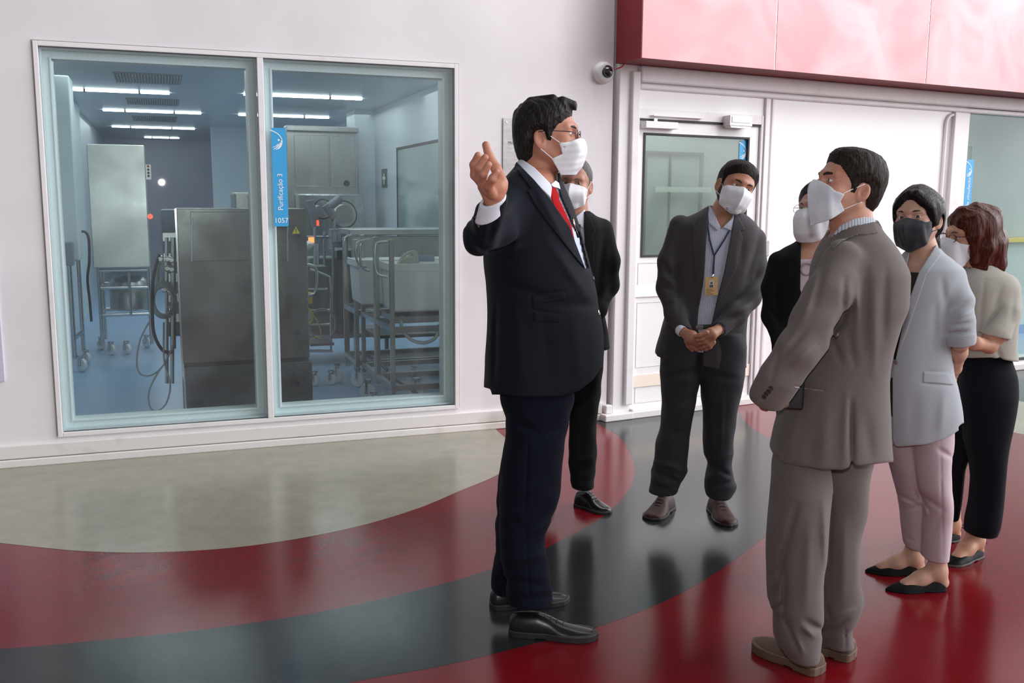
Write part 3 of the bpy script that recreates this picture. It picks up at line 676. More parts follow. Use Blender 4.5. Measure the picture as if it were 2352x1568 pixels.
tag(bh.build('coiled_hose', M['cable_grey'], auto=60), 'coiled grey hose hanging on the manifold left of the central cabinet', 'hose')
def cable(pts, rr, m, label, cat='cable'):
    b = MB(); b.tube(spline([pA(*p) for p in pts], 8), rr, 8); return tag(b.build('cable', m, auto=60), label, cat)
cable([(366, 585, 1.2), (352, 640, 1.15), (350, 720, 1.1), (355, 770, 1.1), (375, 805, 1.1), (400, 808, 1.1)], .012, M['black_rubber'], 'thick black cable looping down to the central cabinet')
cable([(345, 735, 1.0), (322, 780, 1.0), (314, 830, 1.0), (322, 858, 1.0), (345, 862, 1.0), (370, 845, 1.0), (388, 815, 1.0), (398, 790, 1.0)], .006, M['cable_grey'], 'thin grey cable in a wide loop above the blue floor')
cable([(383, 828, .95), (360, 860, .95), (342, 900, .95), (345, 935, .95), (362, 943, .95), (382, 925, .95), (391, 885, .95), (380, 840, .95), (376, 815, .95), (376, 740, 1.1)], .006, M['cable_grey'], 'thin grey cable in a long loop near the floor')
cable([(372, 590, 1.3), (362, 620, 1.3), (365, 660, 1.3), (376, 640, 1.3), (380, 600, 1.3)], .012, mat('beige_hose', (.35, .33, .25), .6), 'beige hose bundle beside the manifold valves', 'hose')
b = MB(); q = pA(345, 497, 2.2); b.disc(q, A.n, .020, .03, 16); tag(b.build('red_lamp', M['redlamp']), 'small red lamp beside the tall shiny cabinet', 'lamp')
# --- second cart-top cabinet behind the central one
s0, z0 = A.hit(538, 480, 2.4); s1, z1 = A.hit(592, 442, 2.4)
b = MB(); b.box(A, s0, s1 + .1, 2.4, 2.8, .3, z1); tag(b.build('steel_hood', M['steel'], bevel=.02), 'steel hood showing above the central cabinet', 'hood')
# --- autoclave / stainless enclosure at the back
d4 = dcol - .3
s0, zt = A.hit(657, 287, d4); s1 = sc1 - .02
r = rootA('steel_enclosure', 740, d4, 'tall stainless enclosure with double doors at the back right', 'enclosure')
b = MB(); b.box(A, s0, s1, d4, d4 + .28, 0, zt); adopt(r, b.build('enclosure_body', M['steel'], bevel=.01))
sA_, zA_ = A.hit(678, 428, d4); sM_, zT_ = A.hit(755, 312, d4); gap = .01
b = MB(); b.box(A, sA_, sM_ - gap, d4 - .03, d4 - .001, zA_, zT_); adopt(r, b.build('door', M['steel'], bevel=.006))
b = MB(); b.box(A, sM_ + gap, s1 - .04, d4 - .03, d4 - .001, zA_, zT_); adopt(r, b.build('door', M['steel'], bevel=.006))
b = MB(); q = pA(796, 421, d4 - .03); b.disc(q, A.n, .04, .04, 14); adopt(r, b.build('knob', M['black']))
b = MB(); _, zz = A.hit(740, 296, d4); b.box(A, s0, s1, d4 - .08, d4 - .001, zz - .04, zz + .03); adopt(r, b.build('top_rail', M['steel'], bevel=.01))
_, zz = A.hit(740, 445, d4 - .3); b = MB(); b.box(A, A.hit(684, 445, d4 - .3)[0], s1, d4 - .35, d4 - .05, .1, zz); adopt(r, b.build('lower_housing', noise_vary(mat('bright_steel', (.62, .64, .64), .2, metal=1.), 2, amt=.3, bump=.5, bdist=.03), bevel=.02))
# --- process skid in the middle right: rings, vessels, lamps
d5 = 3.0
r = rootA('process_skid', 760, d5, 'steel process skid with round vessel ends, pipes and cable rings', 'machine')
for px, py, rr in ((735, 488, .055), (790, 492, .075)):
    b = MB(); q = pA(px, py, d5 + .3); b.lathe(q, A.n, [(-.02, rr * .6), (-.02, rr * 1.2), (.2, rr * 1.25), (.3, rr)], 28); adopt(r, b.build('vessel', M['steel'], auto=40))
for px, py, rr in ((790, 492, .118), (742, 480, .085)):
    b = MB(); s_, z_ = A.hit(px, py, d5); b.tube([A.P(s_ + rr * math.cos(t), d5 + .02 * math.sin(2 * t), z_ + rr * 1.05 * math.sin(t)) for t in [2 * math.pi * i / 32 for i in range(32)]], .006, 6, closed=True); adopt(r, b.build('cable_ring', M['black_rubber']))
for x0, y0, x1, y1 in ((712, 460, 726, 520), (748, 470, 768, 500), (752, 478, 782, 455)):
    b = MB(); b.tube([pA(x0, y0, d5), pA(x1, y1, d5)], .04, 12); adopt(r, b.build('valve_body', M['grey_plastic'], auto=40))
b = MB()
for x0, y0, x1, y1 in ((768, 500, 768, 530), (723, 510, 723, 640), (745, 530, 745, 620), (700, 545, 760, 545), (730, 560, 730, 700), (765, 540, 765, 720)): b.tube([pA(x0, y0, d5), pA(x1, y1, d5)], .014, 8)
adopt(r, b.build('pipe', M['tube'], auto=40))
s0, z0 = A.hit(762, 568, d5 - .1); s1, z1 = A.hit(795, 526, d5 - .1); b = MB(); b.box(A, s0, s1, d5 - .1, d5 + .05, z0, z1); adopt(r, b.build('control_box', M['grey_plastic'], bevel=.005))
b = MB()
for k in range(3):
    s_ = s0 + (s1 - s0) * (k + .3) / 3.2; b.box(A, s_, s_ + .035, d5 - .108, d5 - .1, z0 + .05, z1 - .02)
adopt(r, b.build('display', mat('pale_display', (.45, .55, .62), .4)))
b = MB(); b.box(A, A.hit(762, 0, d5)[0], A.hit(812, 0, d5)[0], d5, d5 + .5, .25, A.hit(780, 575, d5)[1]); adopt(r, b.build('machine_body', mat('dark_machine', (.09, .11, .14), .4, metal=.4), bevel=.01))
s_, z_ = A.hit(745, 640, d5 + .1); b = MB(); b.box(A, s_ - .14, s_ + .14, d5 + .1, d5 + .4, .3, z_ + .2); adopt(r, b.build('gear_housing', mat('teal_housing', (.12, .2, .2), .5), bevel=.02))
b = MB()
for k in range(8): b.box(A, A.hit(712, 0, d5)[0], A.hit(728, 0, d5)[0], d5 - .02, d5 + .05, z_ + .12 - .045 * k, z_ + .14 - .045 * k)
adopt(r, b.build('cooling_fin', M['alu']))
for px, py, mm in ((730, 513, M['redlamp']), (715, 552, M['orangelamp'])):
    b = MB(); q = pA(px, py, d5 - .12); b.tube([q - np.array([0, 0, .02]), q + np.array([0, 0, .028])], .026 if mm is M['orangelamp'] else .011, 14); adopt(r, b.build('signal_lamp', mm))
b = MB(); b.lathe(pA(711, 564, d5 - .14), A.n, [(-.03, .02), (0, .045), (.03, .045)], 18); adopt(r, b.build('gauge', M['white_plastic'], auto=50))
b = MB(); b.box(A, s_ - .3, s_ + .6, d5 - .1, d5 + .5, .24, .28)
for a in (-.28, .55): b.box(A, s_ + a, s_ + a + .04, d5, d5 + .04, 0, .24); b.box(A, s_ + a, s_ + a + .04, d5 + .44, d5 + .48, 0, .24)
adopt(r, b.build('skid_base', M['steel'], bevel=.004))
# --- cart right behind the central cabinet, with tube handles and yellow parts
d6 = 1.7
r = rootA('tube_cart', 735, d6, 'tubular steel cart with yellow hose beside the central cabinet', 'cart')
b = MB(); b.tube(spline([pA(695, 608, d6), pA(718, 610, d6), pA(727, 622, d6), pA(727, 655, d6), pA(720, 675, d6), pA(695, 678, d6)], 6), .012, 8)
b.tube(spline([pA(712, 618, d6 + .2), pA(752, 634, d6 + .2), pA(758, 645, d6 + .2), pA(760, 720, d6 + .2), pA(760, 806, d6 + .2)], 6), .010, 8)
b.tube([pA(700, 712, d6 + .2), pA(758, 712, d6 + .2)], .010, 8); b.tube([pA(700, 745, d6 + .2), pA(758, 745, d6 + .2)], .010, 8); b.tube([pA(706, 664, d6 + .2), pA(752, 664, d6 + .2)], .010, 8)
b.tube([pA(700, 806, d6 + .2), pA(764, 806, d6 + .2)], .012, 8)
adopt(r, b.build('tube_frame', M['tube'], auto=50))
b = MB(); s0, z0 = A.hit(700, 698, d6 + .1); s1, z1 = A.hit(718, 672, d6 + .1); b.box(A, s0, s1, d6 + .1, d6 + .2, z0, z1); adopt(r, b.build('yellow_box', M['yellow'], bevel=.005))
b = MB()
for k in range(3):
    s_, z_ = A.hit(707, 728, d6); b.tube([A.P(s_ + (.03 + .006 * k) * math.cos(t), d6 + .01 * k, z_ + (.055 + .006 * k) * math.sin(t)) for t in [2 * math.pi * i / 20 for i in range(20)]], .006, 6, closed=True)
b.tube(spline([pA(712, 715, d6), pA(730, 740, d6), pA(737, 770, d6), pA(722, 775, d6), pA(708, 790, d6)], 6), .005, 6); adopt(r, b.build('yellow_hose', M['yellow'], auto=50))
b = MB()
for k in range(2):
    s_, z_ = A.hit(740, 745, d6 + .05); b.tube([A.P(s_ + (.10 + .008 * k) * math.cos(t), d6 + .05, z_ + (.12 + .008 * k) * math.sin(t)) for t in [2 * math.pi * i / 26 for i in range(26)]], .005, 6, closed=True)
adopt(r, b.build('grey_hose', M['cable_grey'], auto=50))
b = MB(); b.box(A, A.hit(700, 0, d6)[0], A.hit(758, 0, d6)[0], d6 + .15, d6 + .5, .34, .36); b.box(A, A.hit(702, 0, d6)[0], A.hit(752, 0, d6)[0], d6 + .3, d6 + .5, .62, .98); adopt(r, b.build('shelf', mat('dark_steel_shelf', (.10, .12, .14), .4, metal=.6)))
for px, dd in ((742, .2), (700, .2)): caster(r, A.P(A.hit(px, 0, d6 + dd)[0], d6 + dd, 0), .05)
# --- white bins on steel trolleys, right
def trolley(d, px0, px1, top, handles, label, wheels, r_w, binx=None):
    r = rootA('bin_trolley', px0, d, label, 'trolley', 'steel trolleys with white bins')
    b = MB(); s0, s1 = A.hit(px0, 0, d)[0], px1; zt = A.hit(px0, top, d)[1]
    for dd in (0, .5):
        for s_ in (s0, s1): b.box(A, s_ - .016, s_ + .016, d + dd - .016, d + dd + .016, .14, zt if s_ == s0 else .9)
    for zz in (.2, .62):
        b.box(A, s0, s1, d - .015, d + .015, zz - .02, zz + .02); b.box(A, s0, s1, d + .485, d + .515, zz - .02, zz + .02)
        for s_ in (s0, s1): b.box(A, s_ - .015, s_ + .015, d, d + .5, zz - .02, zz + .02)
    adopt(r, b.build('trolley_frame', M['steel'], bevel=.003))
    for hx, hy in handles:
        b = MB(); q = [(hx[1], hy[0]), (hx[0] + 6, hy[0] + 3), (hx[0], hy[0] + 14), (hx[0], hy[1] - 22), (hx[0] + 8, hy[1] - 5), (hx[1], hy[1])]
        b.tube(spline([pA(x, y, d - .02) for x, y in q], 6), .008, 8); adopt(r, b.build('handle', M['tube'], auto=50))
    for s_, dd in wheels: caster(r, A.P(s0 + s_, d + dd, 0), r_w)
    return r, s0, zt
sR = sr - .15
t1, s0, zt = trolley(.62, 892, sR, 550, [((862, 890), (555, 635))], 'steel bin trolley closest to the window glass, carrying the large white bin', [(-.12, .1), (.3, .5)], .07)
t2, _, _ = trolley(1.15, 853, sR, 545, [((828, 850), (550, 622)), ((818, 842), (552, 612))], 'steel bin trolley standing directly behind the front one', [(-.07, 0), (.4, .45)], .072)
t3, _, _ = trolley(1.75, 806, sR, 550, [((790, 808), (540, 608))], 'steel bin trolley farthest behind, under the long worktop', [(.0, 0), (-.13, .25)], .065)
def bin_(d, px, top, bot, depth, label):
    s0 = A.hit(px, 0, d)[0]; z1 = A.hit(px + 40, top, d)[1]; z0 = A.hit(px + 40, bot, d)[1]
    b = MB(); t = .012; s1 = sR
    b.hexa([A.P(s0 + .03, d + .02, z0), A.P(s1, d + .02, z0), A.P(s1, d + depth - .02, z0), A.P(s0 + .03, d + depth - .02, z0), A.P(s0, d, z1), A.P(s1, d, z1), A.P(s0, d, z1), A.P(s0, d, z1)][:0] or
           [A.P(s0 + .02, d + .01, z0), A.P(s1, d + .01, z0), A.P(s1, d + depth - .01, z0), A.P(s0 + .02, d + depth - .01, z0), A.P(s0, d, z1), A.P(s1, d, z1), A.P(s1, d + depth, z1), A.P(s0, d + depth, z1)])
    o = b.build('white_bin', M['white_plastic'], bevel=.02, seg=3); tag(o, label, 'bin', 'white plastic bins on the trolleys')
    b = MB(); b.box(A, s0 - .012, s1, d - .012, d + .006, z1 - .05, z1 + .004); b.box(A, s0 - .012, s0 + .006, d, d + depth, z1 - .05, z1 + .004); b.build('rim', M['white_plastic'], o, bevel=.004)
    return s0, z0, z1
s0, z0, z1 = bin_(.70, 893, 607, 718, .42, 'large white plastic bin on the nearest trolley')
bin_(1.3, 812, 598, 700, .40, 'white plastic bin on the second trolley, left of the nearest')
b = MB(); zz = A.hit(930, 733, .66)[1]; b.box(A, s0, sR, .64, 1.1, zz - .02, zz + .02); tag(b.build('steel_tray', M['steel']), 'steel tray under the large white bin', 'tray')
b = MB(); b.lathe(A.P(s0 + .06, .66, z0 - .02), (0, 0, -1), [(0, .018), (.05, .018)], 12); b.tube(spline([pA(920, 735, .64), pA(925, 757, .64), pA(945, 780, .64), pA(975, 787, .64), pA(1000, 775, .64), pA(1010, 745, .64)], 8), .013, 10); tag(b.build('drain_hose', mat('translucent_hose', (.5, .56, .52), .4), auto=60), 'pale drain hose hanging below the large white bin', 'hose')
# plastic bag and folder in the bin
pts = []
b = MB(); c = pA(938, 600, .85); b.lathe(c - np.array([0, 0, .02]), (0, 0, 1), [(0, .09), (.03, .075), (.06, .04)], 14)
b.tube(spline([pA(915, 607, .8), pA(925, 590, .8), pA(940, 580, .8), pA(952, 582, .8), pA(950, 605, .8)], 6), .012, 8); b.tube(spline([pA(925, 607, .85), pA(940, 588, .85), pA(955, 578, .85), pA(958, 606, .85)], 6), .010, 8)
tag(b.build('plastic_bag', mat('cream_bag', (.62, .68, .55), .35), auto=70), 'crumpled translucent bag lying on the large white bin', 'bag')
s_, z_ = A.hit(955, 607, 1.0); s2_, z2_ = A.hit(998, 586, 1.0); b = MB(); b.box(A, s_, s2_, 1.0, 1.02, z_ - .05, z2_); tag(b.build('folder', mat('blue_folder', (.32, .42, .55), .5)), 'pale blue folder standing in the large white bin', 'folder')
# long worktop over the trolleys
zt = A.hit(850, 527, 2.3)[1]
tb = empty('steel_table', tuple(A.P(2.6, 2.3, 0))); tag(tb, 'long stainless worktop behind the trolleys', 'table')
s0 = A.hit(793, 0, 2.3)[0]
b = MB(); b.box(A, s0, sR, 2.3, 2.85, zt - .05, zt); adopt(tb, b.build('worktop', noise_vary(mat('bright_worktop', (.65, .68, .66), .3, metal=.9), 3, amt=.1), bevel=.006))
b = MB(); b.box(A, s0 + .02, sR, 2.32, 2.36, zt - .42, zt - .06); adopt(tb, b.build('apron', M['steel'], bevel=.004))
b = MB()
for s_ in (s0 + .05, sR - .05):
    for dd in (2.35, 2.8): b.box(A, s_ - .02, s_ + .02, dd - .02, dd + .02, 0, zt - .05)
adopt(tb, b.build('leg_frame', M['steel']))
b = MB()
for zz, dd in ((.16, 1.9), (.28, 2.5)): b.box(A, A.hit(850, 0, dd)[0], sR, dd, dd + .5, zz, zz + .03)
b.tube([pA(905, 870, .9), pA(960, 905, .75)], .012, 8); b.tube([pA(862, 825, 1.4), pA(890, 850, 1.2)], .012, 8)
tag(b.build('floor_rack', mat('dark_rack', (.07, .09, .11), .35, metal=.7), bevel=.003), 'dark low rack on the floor under the worktop', 'rack')
# ================================================================ figure modelling: distance fields meshed in numpy
QUAL = 1.0
f32 = np.float32
def V3(*a): return np.array(a, dtype=np.float64)
def smin(a, b, k):
    h = np.clip(.5 + .5 * (b - a) / k, 0, 1); return b + (a - b) * h - k * h * (1 - h)
def smax(a, b, k): return -smin(-a, -b, k)
def ell(P, c, r):
    q = (P - np.array(c, f32)); r = np.array(r, f32)
    k0 = np.linalg.norm(q / r, axis=1); k1 = np.linalg.norm(q / (r * r), axis=1) + 1e-9
    return k0 * (k0 - 1) / k1
def cone(P, a, b, ra, rb):
    a = np.array(a, f32); b = np.array(b, f32); d = b - a; L = float(d @ d) + 1e-12
    q = P - a; t = np.clip((q @ d) / L, 0, 1)
    return np.linalg.norm(q - t[:, None] * d, axis=1) - (ra + (rb - ra) * t)
def chain(P, pts, k=.02):
    """pts: list of (xyz, r)"""
    d = None
    for i in range(len(pts) - 1):
        c = cone(P, pts[i][0], pts[i + 1][0], pts[i][1], pts[i + 1][1]); d = c if d is None else smin(d, c, k)
    return d
def pchip(xs, ys, x):
    xs = np.array(xs, float); ys = np.array(ys, float); n = len(xs)
    h = np.diff(xs); m = np.diff(ys) / h; t = np.zeros(n)
    for i in range(1, n - 1): t[i] = 0 if m[i - 1] * m[i] <= 0 else 2 * m[i - 1] * m[i] / (m[i - 1] + m[i])
    t[0] = m[0]; t[-1] = m[-1]
    i = np.clip(np.searchsorted(xs, x) - 1, 0, n - 2); s = np.clip((x - xs[i]) / h[i], 0, 1)
    return (2 * s**3 - 3 * s**2 + 1) * ys[i] + (s**3 - 2 * s**2 + s) * h[i] * t[i] + (-2 * s**3 + 3 * s**2) * ys[i + 1] + (s**3 - s**2) * h[i] * t[i + 1]
class Loft:
    """stack of horizontal superellipses: rows of (z, cx, cy, a, b)"""
    def __init__(s, rows, n=2.3, rnd=.02):
        rows = sorted(rows); z = [r[0] for r in rows]; s.z0, s.z1 = z[0], z[-1]; s.n = n; s.rnd = rnd
        s.zz = np.linspace(s.z0, s.z1, 300); s.t = [pchip(z, [r[i] for r in rows], s.zz).astype(f32) for i in range(1, 5)]
    def __call__(s, P):
        z = P[:, 2]; cx, cy, a, b = [np.interp(z, s.zz, t) for t in s.t]
        x = np.abs(P[:, 0] - cx); y = np.abs(P[:, 1] - cy); n = s.n
        k = ((x / a) ** n + (y / b) ** n) ** (1 / n); rad = np.sqrt(x * x + y * y)
        d = np.where(k > 1e-3, rad * (1 - 1 / np.maximum(k, 1e-3)), -np.minimum(a, b))
        d = np.minimum(d, (k - 1) * np.maximum(a, b))
        return smax(d, np.maximum(z - s.z1, s.z0 - z), s.rnd).astype(f32)
def proj(P):
    q = P - CAMP; d = q @ AF; return 1176 + F_PX * (q @ AX) / d, 784 + F_PX * (q @ AY) / d, d
def poly2(u, v, poly):
    """signed distance to a 2-D polygon, negative inside"""
    p = np.array(poly, float); n = len(p); D = np.full(u.shape, 1e9); ins = np.zeros(u.shape, bool)
    for i in range(n):
        a = p[i]; b = p[(i + 1) % n]; e = b - a; wx = u - a[0]; wy = v - a[1]
        t = np.clip((wx * e[0] + wy * e[1]) / (e @ e + 1e-12), 0, 1)
        D = np.minimum(D, (wx - e[0] * t) ** 2 + (wy - e[1] * t) ** 2)
        c = ((a[1] <= v) & (b[1] > v)) | ((b[1] <= v) & (a[1] > v))
        if abs(e[1]) > 1e-12: ins ^= c & (u < a[0] + e[0] * (v - a[1]) / e[1])
    D = np.sqrt(D); return np.where(ins, -D, D)
def cutpoly(P, poly):     # outline seen from the lens, in metres at the point's depth
    u, v, d = proj(P); return (poly2(u, v, poly) * d / F_PX).astype(f32)
def creases(P, lst):
    """lst of (x1,y1,x2,y2,width,depth_mm) strokes; positive depth is a valley"""
    u, v, d = proj(P); o = np.zeros(len(P), f32)
    for x1, y1, x2, y2, w, a in lst:
        ex, ey = x2 - x1, y2 - y1; t = np.clip(((u - x1) * ex + (v - y1) * ey) / (ex * ex + ey * ey), 0, 1)
        q = ((u - x1 - t * ex) ** 2 + (v - y1 - t * ey) ** 2) / (w * w)
        o += (a * 1.8 / 1000 * np.exp(-q) * np.sin(np.pi * np.clip(t * .8 + .1, 0, 1))).astype(f32)
    return o
_rs = np.random.RandomState(3)
_W = [(_rs.normal(size=3), _rs.rand() * 6.28) for _ in range(14)]
def gn(P, sc, n=7, off=0):
    """smooth pseudo noise, sc = (fx, fy, fz)"""
    o = np.zeros(len(P), f32); Q = P * np.array(sc, f32)
    for i in range(n):
        w, ph = _W[(i + off) % 14]; o += np.sin(Q @ (w * (1 + .25 * i)).astype(f32) + ph + 1.3 * off)
    return o / n
def mesh_sdf(f, xs, ys, zs, newton=2):
    """surface nets on a rectilinear grid, evaluated only in blocks near the surface"""
    B = 6
    def pad(a):
        a = np.array(a, float); k = (-len(a)) % B; st = a[-1] - a[-2]
        return np.concatenate([a, a[-1] + st * np.arange(1, k + 1)])
    xs, ys, zs = pad(xs), pad(ys), pad(zs); nx, ny, nz = len(xs), len(ys), len(zs)
    bc = [a.reshape(-1, B).mean(1) for a in (xs, ys, zs)]; bh = [(a.reshape(-1, B)[:, -1] - a.reshape(-1, B)[:, 0]) / 2 + (a[1] - a[0]) for a in (xs, ys, zs)]
    G = np.stack(np.meshgrid(*bc, indexing='ij'), -1).reshape(-1, 3).astype(f32)
    Hh = np.stack(np.meshgrid(*bh, indexing='ij'), -1).reshape(-1, 3)
    fb_ = f(G); act = np.abs(fb_) < np.linalg.norm(Hh, axis=1) * 1.7 + .02
    nb = [len(c) for c in bc]
    sg = np.where(fb_ < 0, -1., 1.).reshape(nb).astype(f32); act = act.reshape(nb)
    rep = lambda a: a.repeat(B, 0).repeat(B, 1).repeat(B, 2)
    D = rep(sg); Mk = rep(act); idx = np.nonzero(Mk)
    P = np.stack([xs[idx[0]], ys[idx[1]], zs[idx[2]]], -1).astype(f32)
    val = np.concatenate([f(P[i:i + 400000]) for i in range(0, len(P), 400000)]) if len(P) else []
    D[idx] = val; D[D == 0] = 1e-6
    S = D < 0
    # cells with mixed corners
    c = [S[i:nx - 1 + i, j:ny - 1 + j, k:nz - 1 + k] for i in (0, 1) for j in (0, 1) for k in (0, 1)]
    anyi = np.zeros_like(c[0]); alli = np.ones_like(c[0])
    for q in c: anyi |= q; alli &= q
    cell = np.nonzero(anyi & ~alli); n = len(cell[0])
    if n == 0: return np.zeros((0, 3)), np.zeros((0, 4), int)
    vid = np.full((nx - 1, ny - 1, nz - 1), -1, np.int64); vid[cell] = np.arange(n)
    acc = np.zeros((n, 3)); cnt = np.zeros(n); X = (xs, ys, zs)
    for ax in range(3):
        o1, o2 = [a for a in range(3) if a != ax]
        for a in (0, 1):
            for b_ in (0, 1):
                i0 = [cell[0].copy(), cell[1].copy(), cell[2].copy()]; i0[o1] += a; i0[o2] += b_
                i1 = [q.copy() for q in i0]; i1[ax] += 1
                d0 = D[tuple(i0)]; d1 = D[tuple(i1)]; m = (d0 < 0) != (d1 < 0)
                t = np.where(m, d0 / (d0 - d1 + 1e-20), 0)
                p = np.stack([X[k][i0[k]] for k in range(3)], -1); p[:, ax] += t * (X[ax][i1[ax]] - X[ax][i0[ax]])
                acc += np.where(m[:, None], p, 0); cnt += m
    V = acc / cnt[:, None]; V0 = V.copy()
    Fs = []
    for ax in range(3):
        o1, o2 = [a for a in range(3) if a != ax]
        sl0 = [slice(None)] * 3; sl1 = [slice(None)] * 3; sl0[ax] = slice(0, -1); sl1[ax] = slice(1, None)
        for a in (o1, o2): sl0[a] = slice(1, -1); sl1[a] = slice(1, -1)
        s0 = S[tuple(sl0)]; s1 = S[tuple(sl1)]; e = np.nonzero(s0 != s1)
        if len(e[0]) == 0: continue
        flip = s0[e]; base = [e[0].copy(), e[1].copy(), e[2].copy()]
        base[o1] += 1; base[o2] += 1
        def cid(a, b_):
            q = [x.copy() for x in base]; q[o1] -= a; q[o2] -= b_; return vid[tuple(q)]
        quad = np.stack([cid(0, 0), cid(1, 0), cid(1, 1), cid(0, 1)], -1)
        if ax == 1: flip = ~flip
        quad[~flip] = quad[~flip][:, ::-1]; Fs.append(quad)
    Fq = np.concatenate(Fs); Fq = Fq[(Fq >= 0).all(1)][:, ::-1]
    h = 4e-4; step = min(np.diff(xs).min(), np.diff(zs).min())
    for _ in range(newton):
        P = V.astype(f32); d = f(P); g = np.stack([(f(P + np.array(e, f32) * h * 2) - d) / (h * 2) for e in ((1, 0, 0), (0, 1, 0), (0, 0, 1))], -1)
        gl = (g * g).sum(1); mv = -(d / np.maximum(gl, .2))[:, None] * g
        ml = np.linalg.norm(mv, axis=1); mv *= np.minimum(1, step * .5 / np.maximum(ml, 1e-9))[:, None]; V = V + mv
        V = V0 + np.clip(V - V0, -step, step)
    return V, Fq
def axis(lo, hi, h, fine=()):
    """coordinates from lo to hi with spacing h, and hf inside the fine ranges (a, b, hf)"""
    out = [lo]
    while out[-1] < hi:
        st = h
        for a, b, hf in fine:
            if a - hf <= out[-1] <= b: st = min(st, hf)
            elif out[-1] < a < out[-1] + st: st = max(min(st, a - out[-1]), min(hf, h))
        out.append(out[-1] + st)
    return out
def mesh_np(V, Fq, name, material, parent=None, origin=(0, 0, 0)):
    me = bpy.data.meshes.new(name); V = V - np.array(origin)
    me.vertices.add(len(V)); me.vertices.foreach_set('co', V.astype(f32).ravel())
    me.loops.add(len(Fq) * 4); me.loops.foreach_set('vertex_index', Fq.astype(np.int32).ravel())
    me.polygons.add(len(Fq)); me.polygons.foreach_set('loop_start', np.arange(0, len(Fq) * 4, 4, dtype=np.int32)); me.polygons.foreach_set('loop_total', np.full(len(Fq), 4, np.int32))
    me.polygons.foreach_set('use_smooth', np.ones(len(Fq), bool)); me.update(calc_edges=True); me.validate()
    return link(me, name, material, parent)
def drop_small(V, Fq, keep=.02):
    """remove stray islands"""
    n = len(V); lab = np.arange(n)
    for _ in range(400):
        m = lab[Fq].min(1); new = lab.copy()
        for k in range(4): np.minimum.at(new, Fq[:, k], m)
        new = new[new]
        if (new == lab).all(): break
        lab = new
    u, inv, cn = np.unique(lab, return_inverse=True, return_counts=True)
    ok = cn[inv] > keep * n; mp = np.cumsum(ok) - 1; Fk = Fq[ok[Fq].all(1)]
    return V[ok], mp[Fk]

# ---- head in its own space: x sideways, y forward (face), z up, origin between the eyes' level and the skull centre
def head_sdf(q, fem=False):
    ax = np.abs(q[:, 0]); S = np.stack([ax, q[:, 1], q[:, 2]], -1)
    d = ell(S, (0, -.008, .034), (.075, .097, .083))
    d = smin(d, ell(S, (0, .028, -.025), (.064 if not fem else .060, .066, .082)), .03)
    d = smin(d, cone(S, (.052, -.008, -.05), (.016, .070, -.100), .020, .017), .03)
    d = smin(d, ell(S, (0, .072, -.098), (.022, .022, .018)), .02)
    d = smin(d, ell(S, (.043, .060, -.030), (.022, .022, .020)), .025)        # cheekbone
    d = smin(d, cone(S, (.004, .093, .020), (.042, .074, .020), .0105, .010), .018)  # brow
    d = smax(d, -ell(S, (.032, .103, -.002), (.020, .020, .013)), .014)       # socket
    d = smin(d, cone(S, (0, .091, .006), (0, .113, -.036), .0075, .0115), .012)
    d = smin(d, ell(S, (.012, .103, -.040), (.008, .011, .008)), .006)
    d = smin(d, ell(S, (0, .088, -.068), (.024, .012, .008)), .012)
    # eye: hollow for the ball, lids as thin shell with an almond opening
    e = S - np.array([.0315, .0765, -.001], f32); er = np.linalg.norm(e, axis=1)
    d = np.maximum(d, -(er - .0128))
    ap = np.abs(e[:, 2] - .0005) - .0043 * np.sqrt(np.clip(1 - (e[:, 0] / .0140) ** 2, 0, 1))
    lid = np.maximum(er - .0146, np.maximum(-(er - .0124), -np.maximum(ap, -e[:, 1])))
    d = smin(d, np.maximum(lid, -(e[:, 1] + .003)), .0035)
    # ear
    c, s_ = math.cos(.22), math.sin(.22)
    ex = S[:, 0] - .076; ey = S[:, 1] + .012; ez = S[:, 2] + .016
    yy = c * ey + s_ * ez; zz = -s_ * ey + c * ez; xx = ex + .45 * yy
    E = np.stack([xx, yy, zz], -1)
    ear = ell(E, (0, 0, 0), (.0075, .0185, .032)); ear = smax(ear, -ell(E, (.007, .003, .004), (.0065, .0105, .019)), .003)
    ear = smin(ear, ell(E, (.001, -.003, -.002), (.003, .004, .014)), .003)
    d = smin(d, ear, .004)
    return d
class Head:
    def __init__(s, c, yaw, pitch=0, roll=0, sc=1., fem=False):
        s.c = np.array(c, float); s.sc = sc; s.fem = fem
        y, p, r = [math.radians(a) for a in (yaw, pitch, roll)]
        f = V3(math.sin(y), -math.cos(y), 0); up = V3(0, 0, 1); f2 = f * math.cos(p) - up * math.sin(p); up2 = up * math.cos(p) + f * math.sin(p)
        x = np.cross(f2, up2); x2 = x * math.cos(r) + up2 * math.sin(r); up3 = up2 * math.cos(r) - x * math.sin(r)
        s.R = np.stack([x2, f2, up3])     # rows: local axes in world
    def loc(s, P): return (((P - s.c) @ s.R.T) / s.sc).astype(f32)
    def wor(s, q): return s.c + (np.array(q, float) * s.sc) @ s.R
    def f(s, P): return head_sdf(s.loc(P), s.fem) * s.sc
def skin_mat(name, c, c2=None):
    m = mat(name, c, .48, spec=.35, sss=.12); noise_vary(m, 28, c2=c2 or tuple(x * y for x, y in zip(c, (.93, .80, .76))), detail=4, lo=.42, hi=.72, bump=.06, bdist=.001); return m
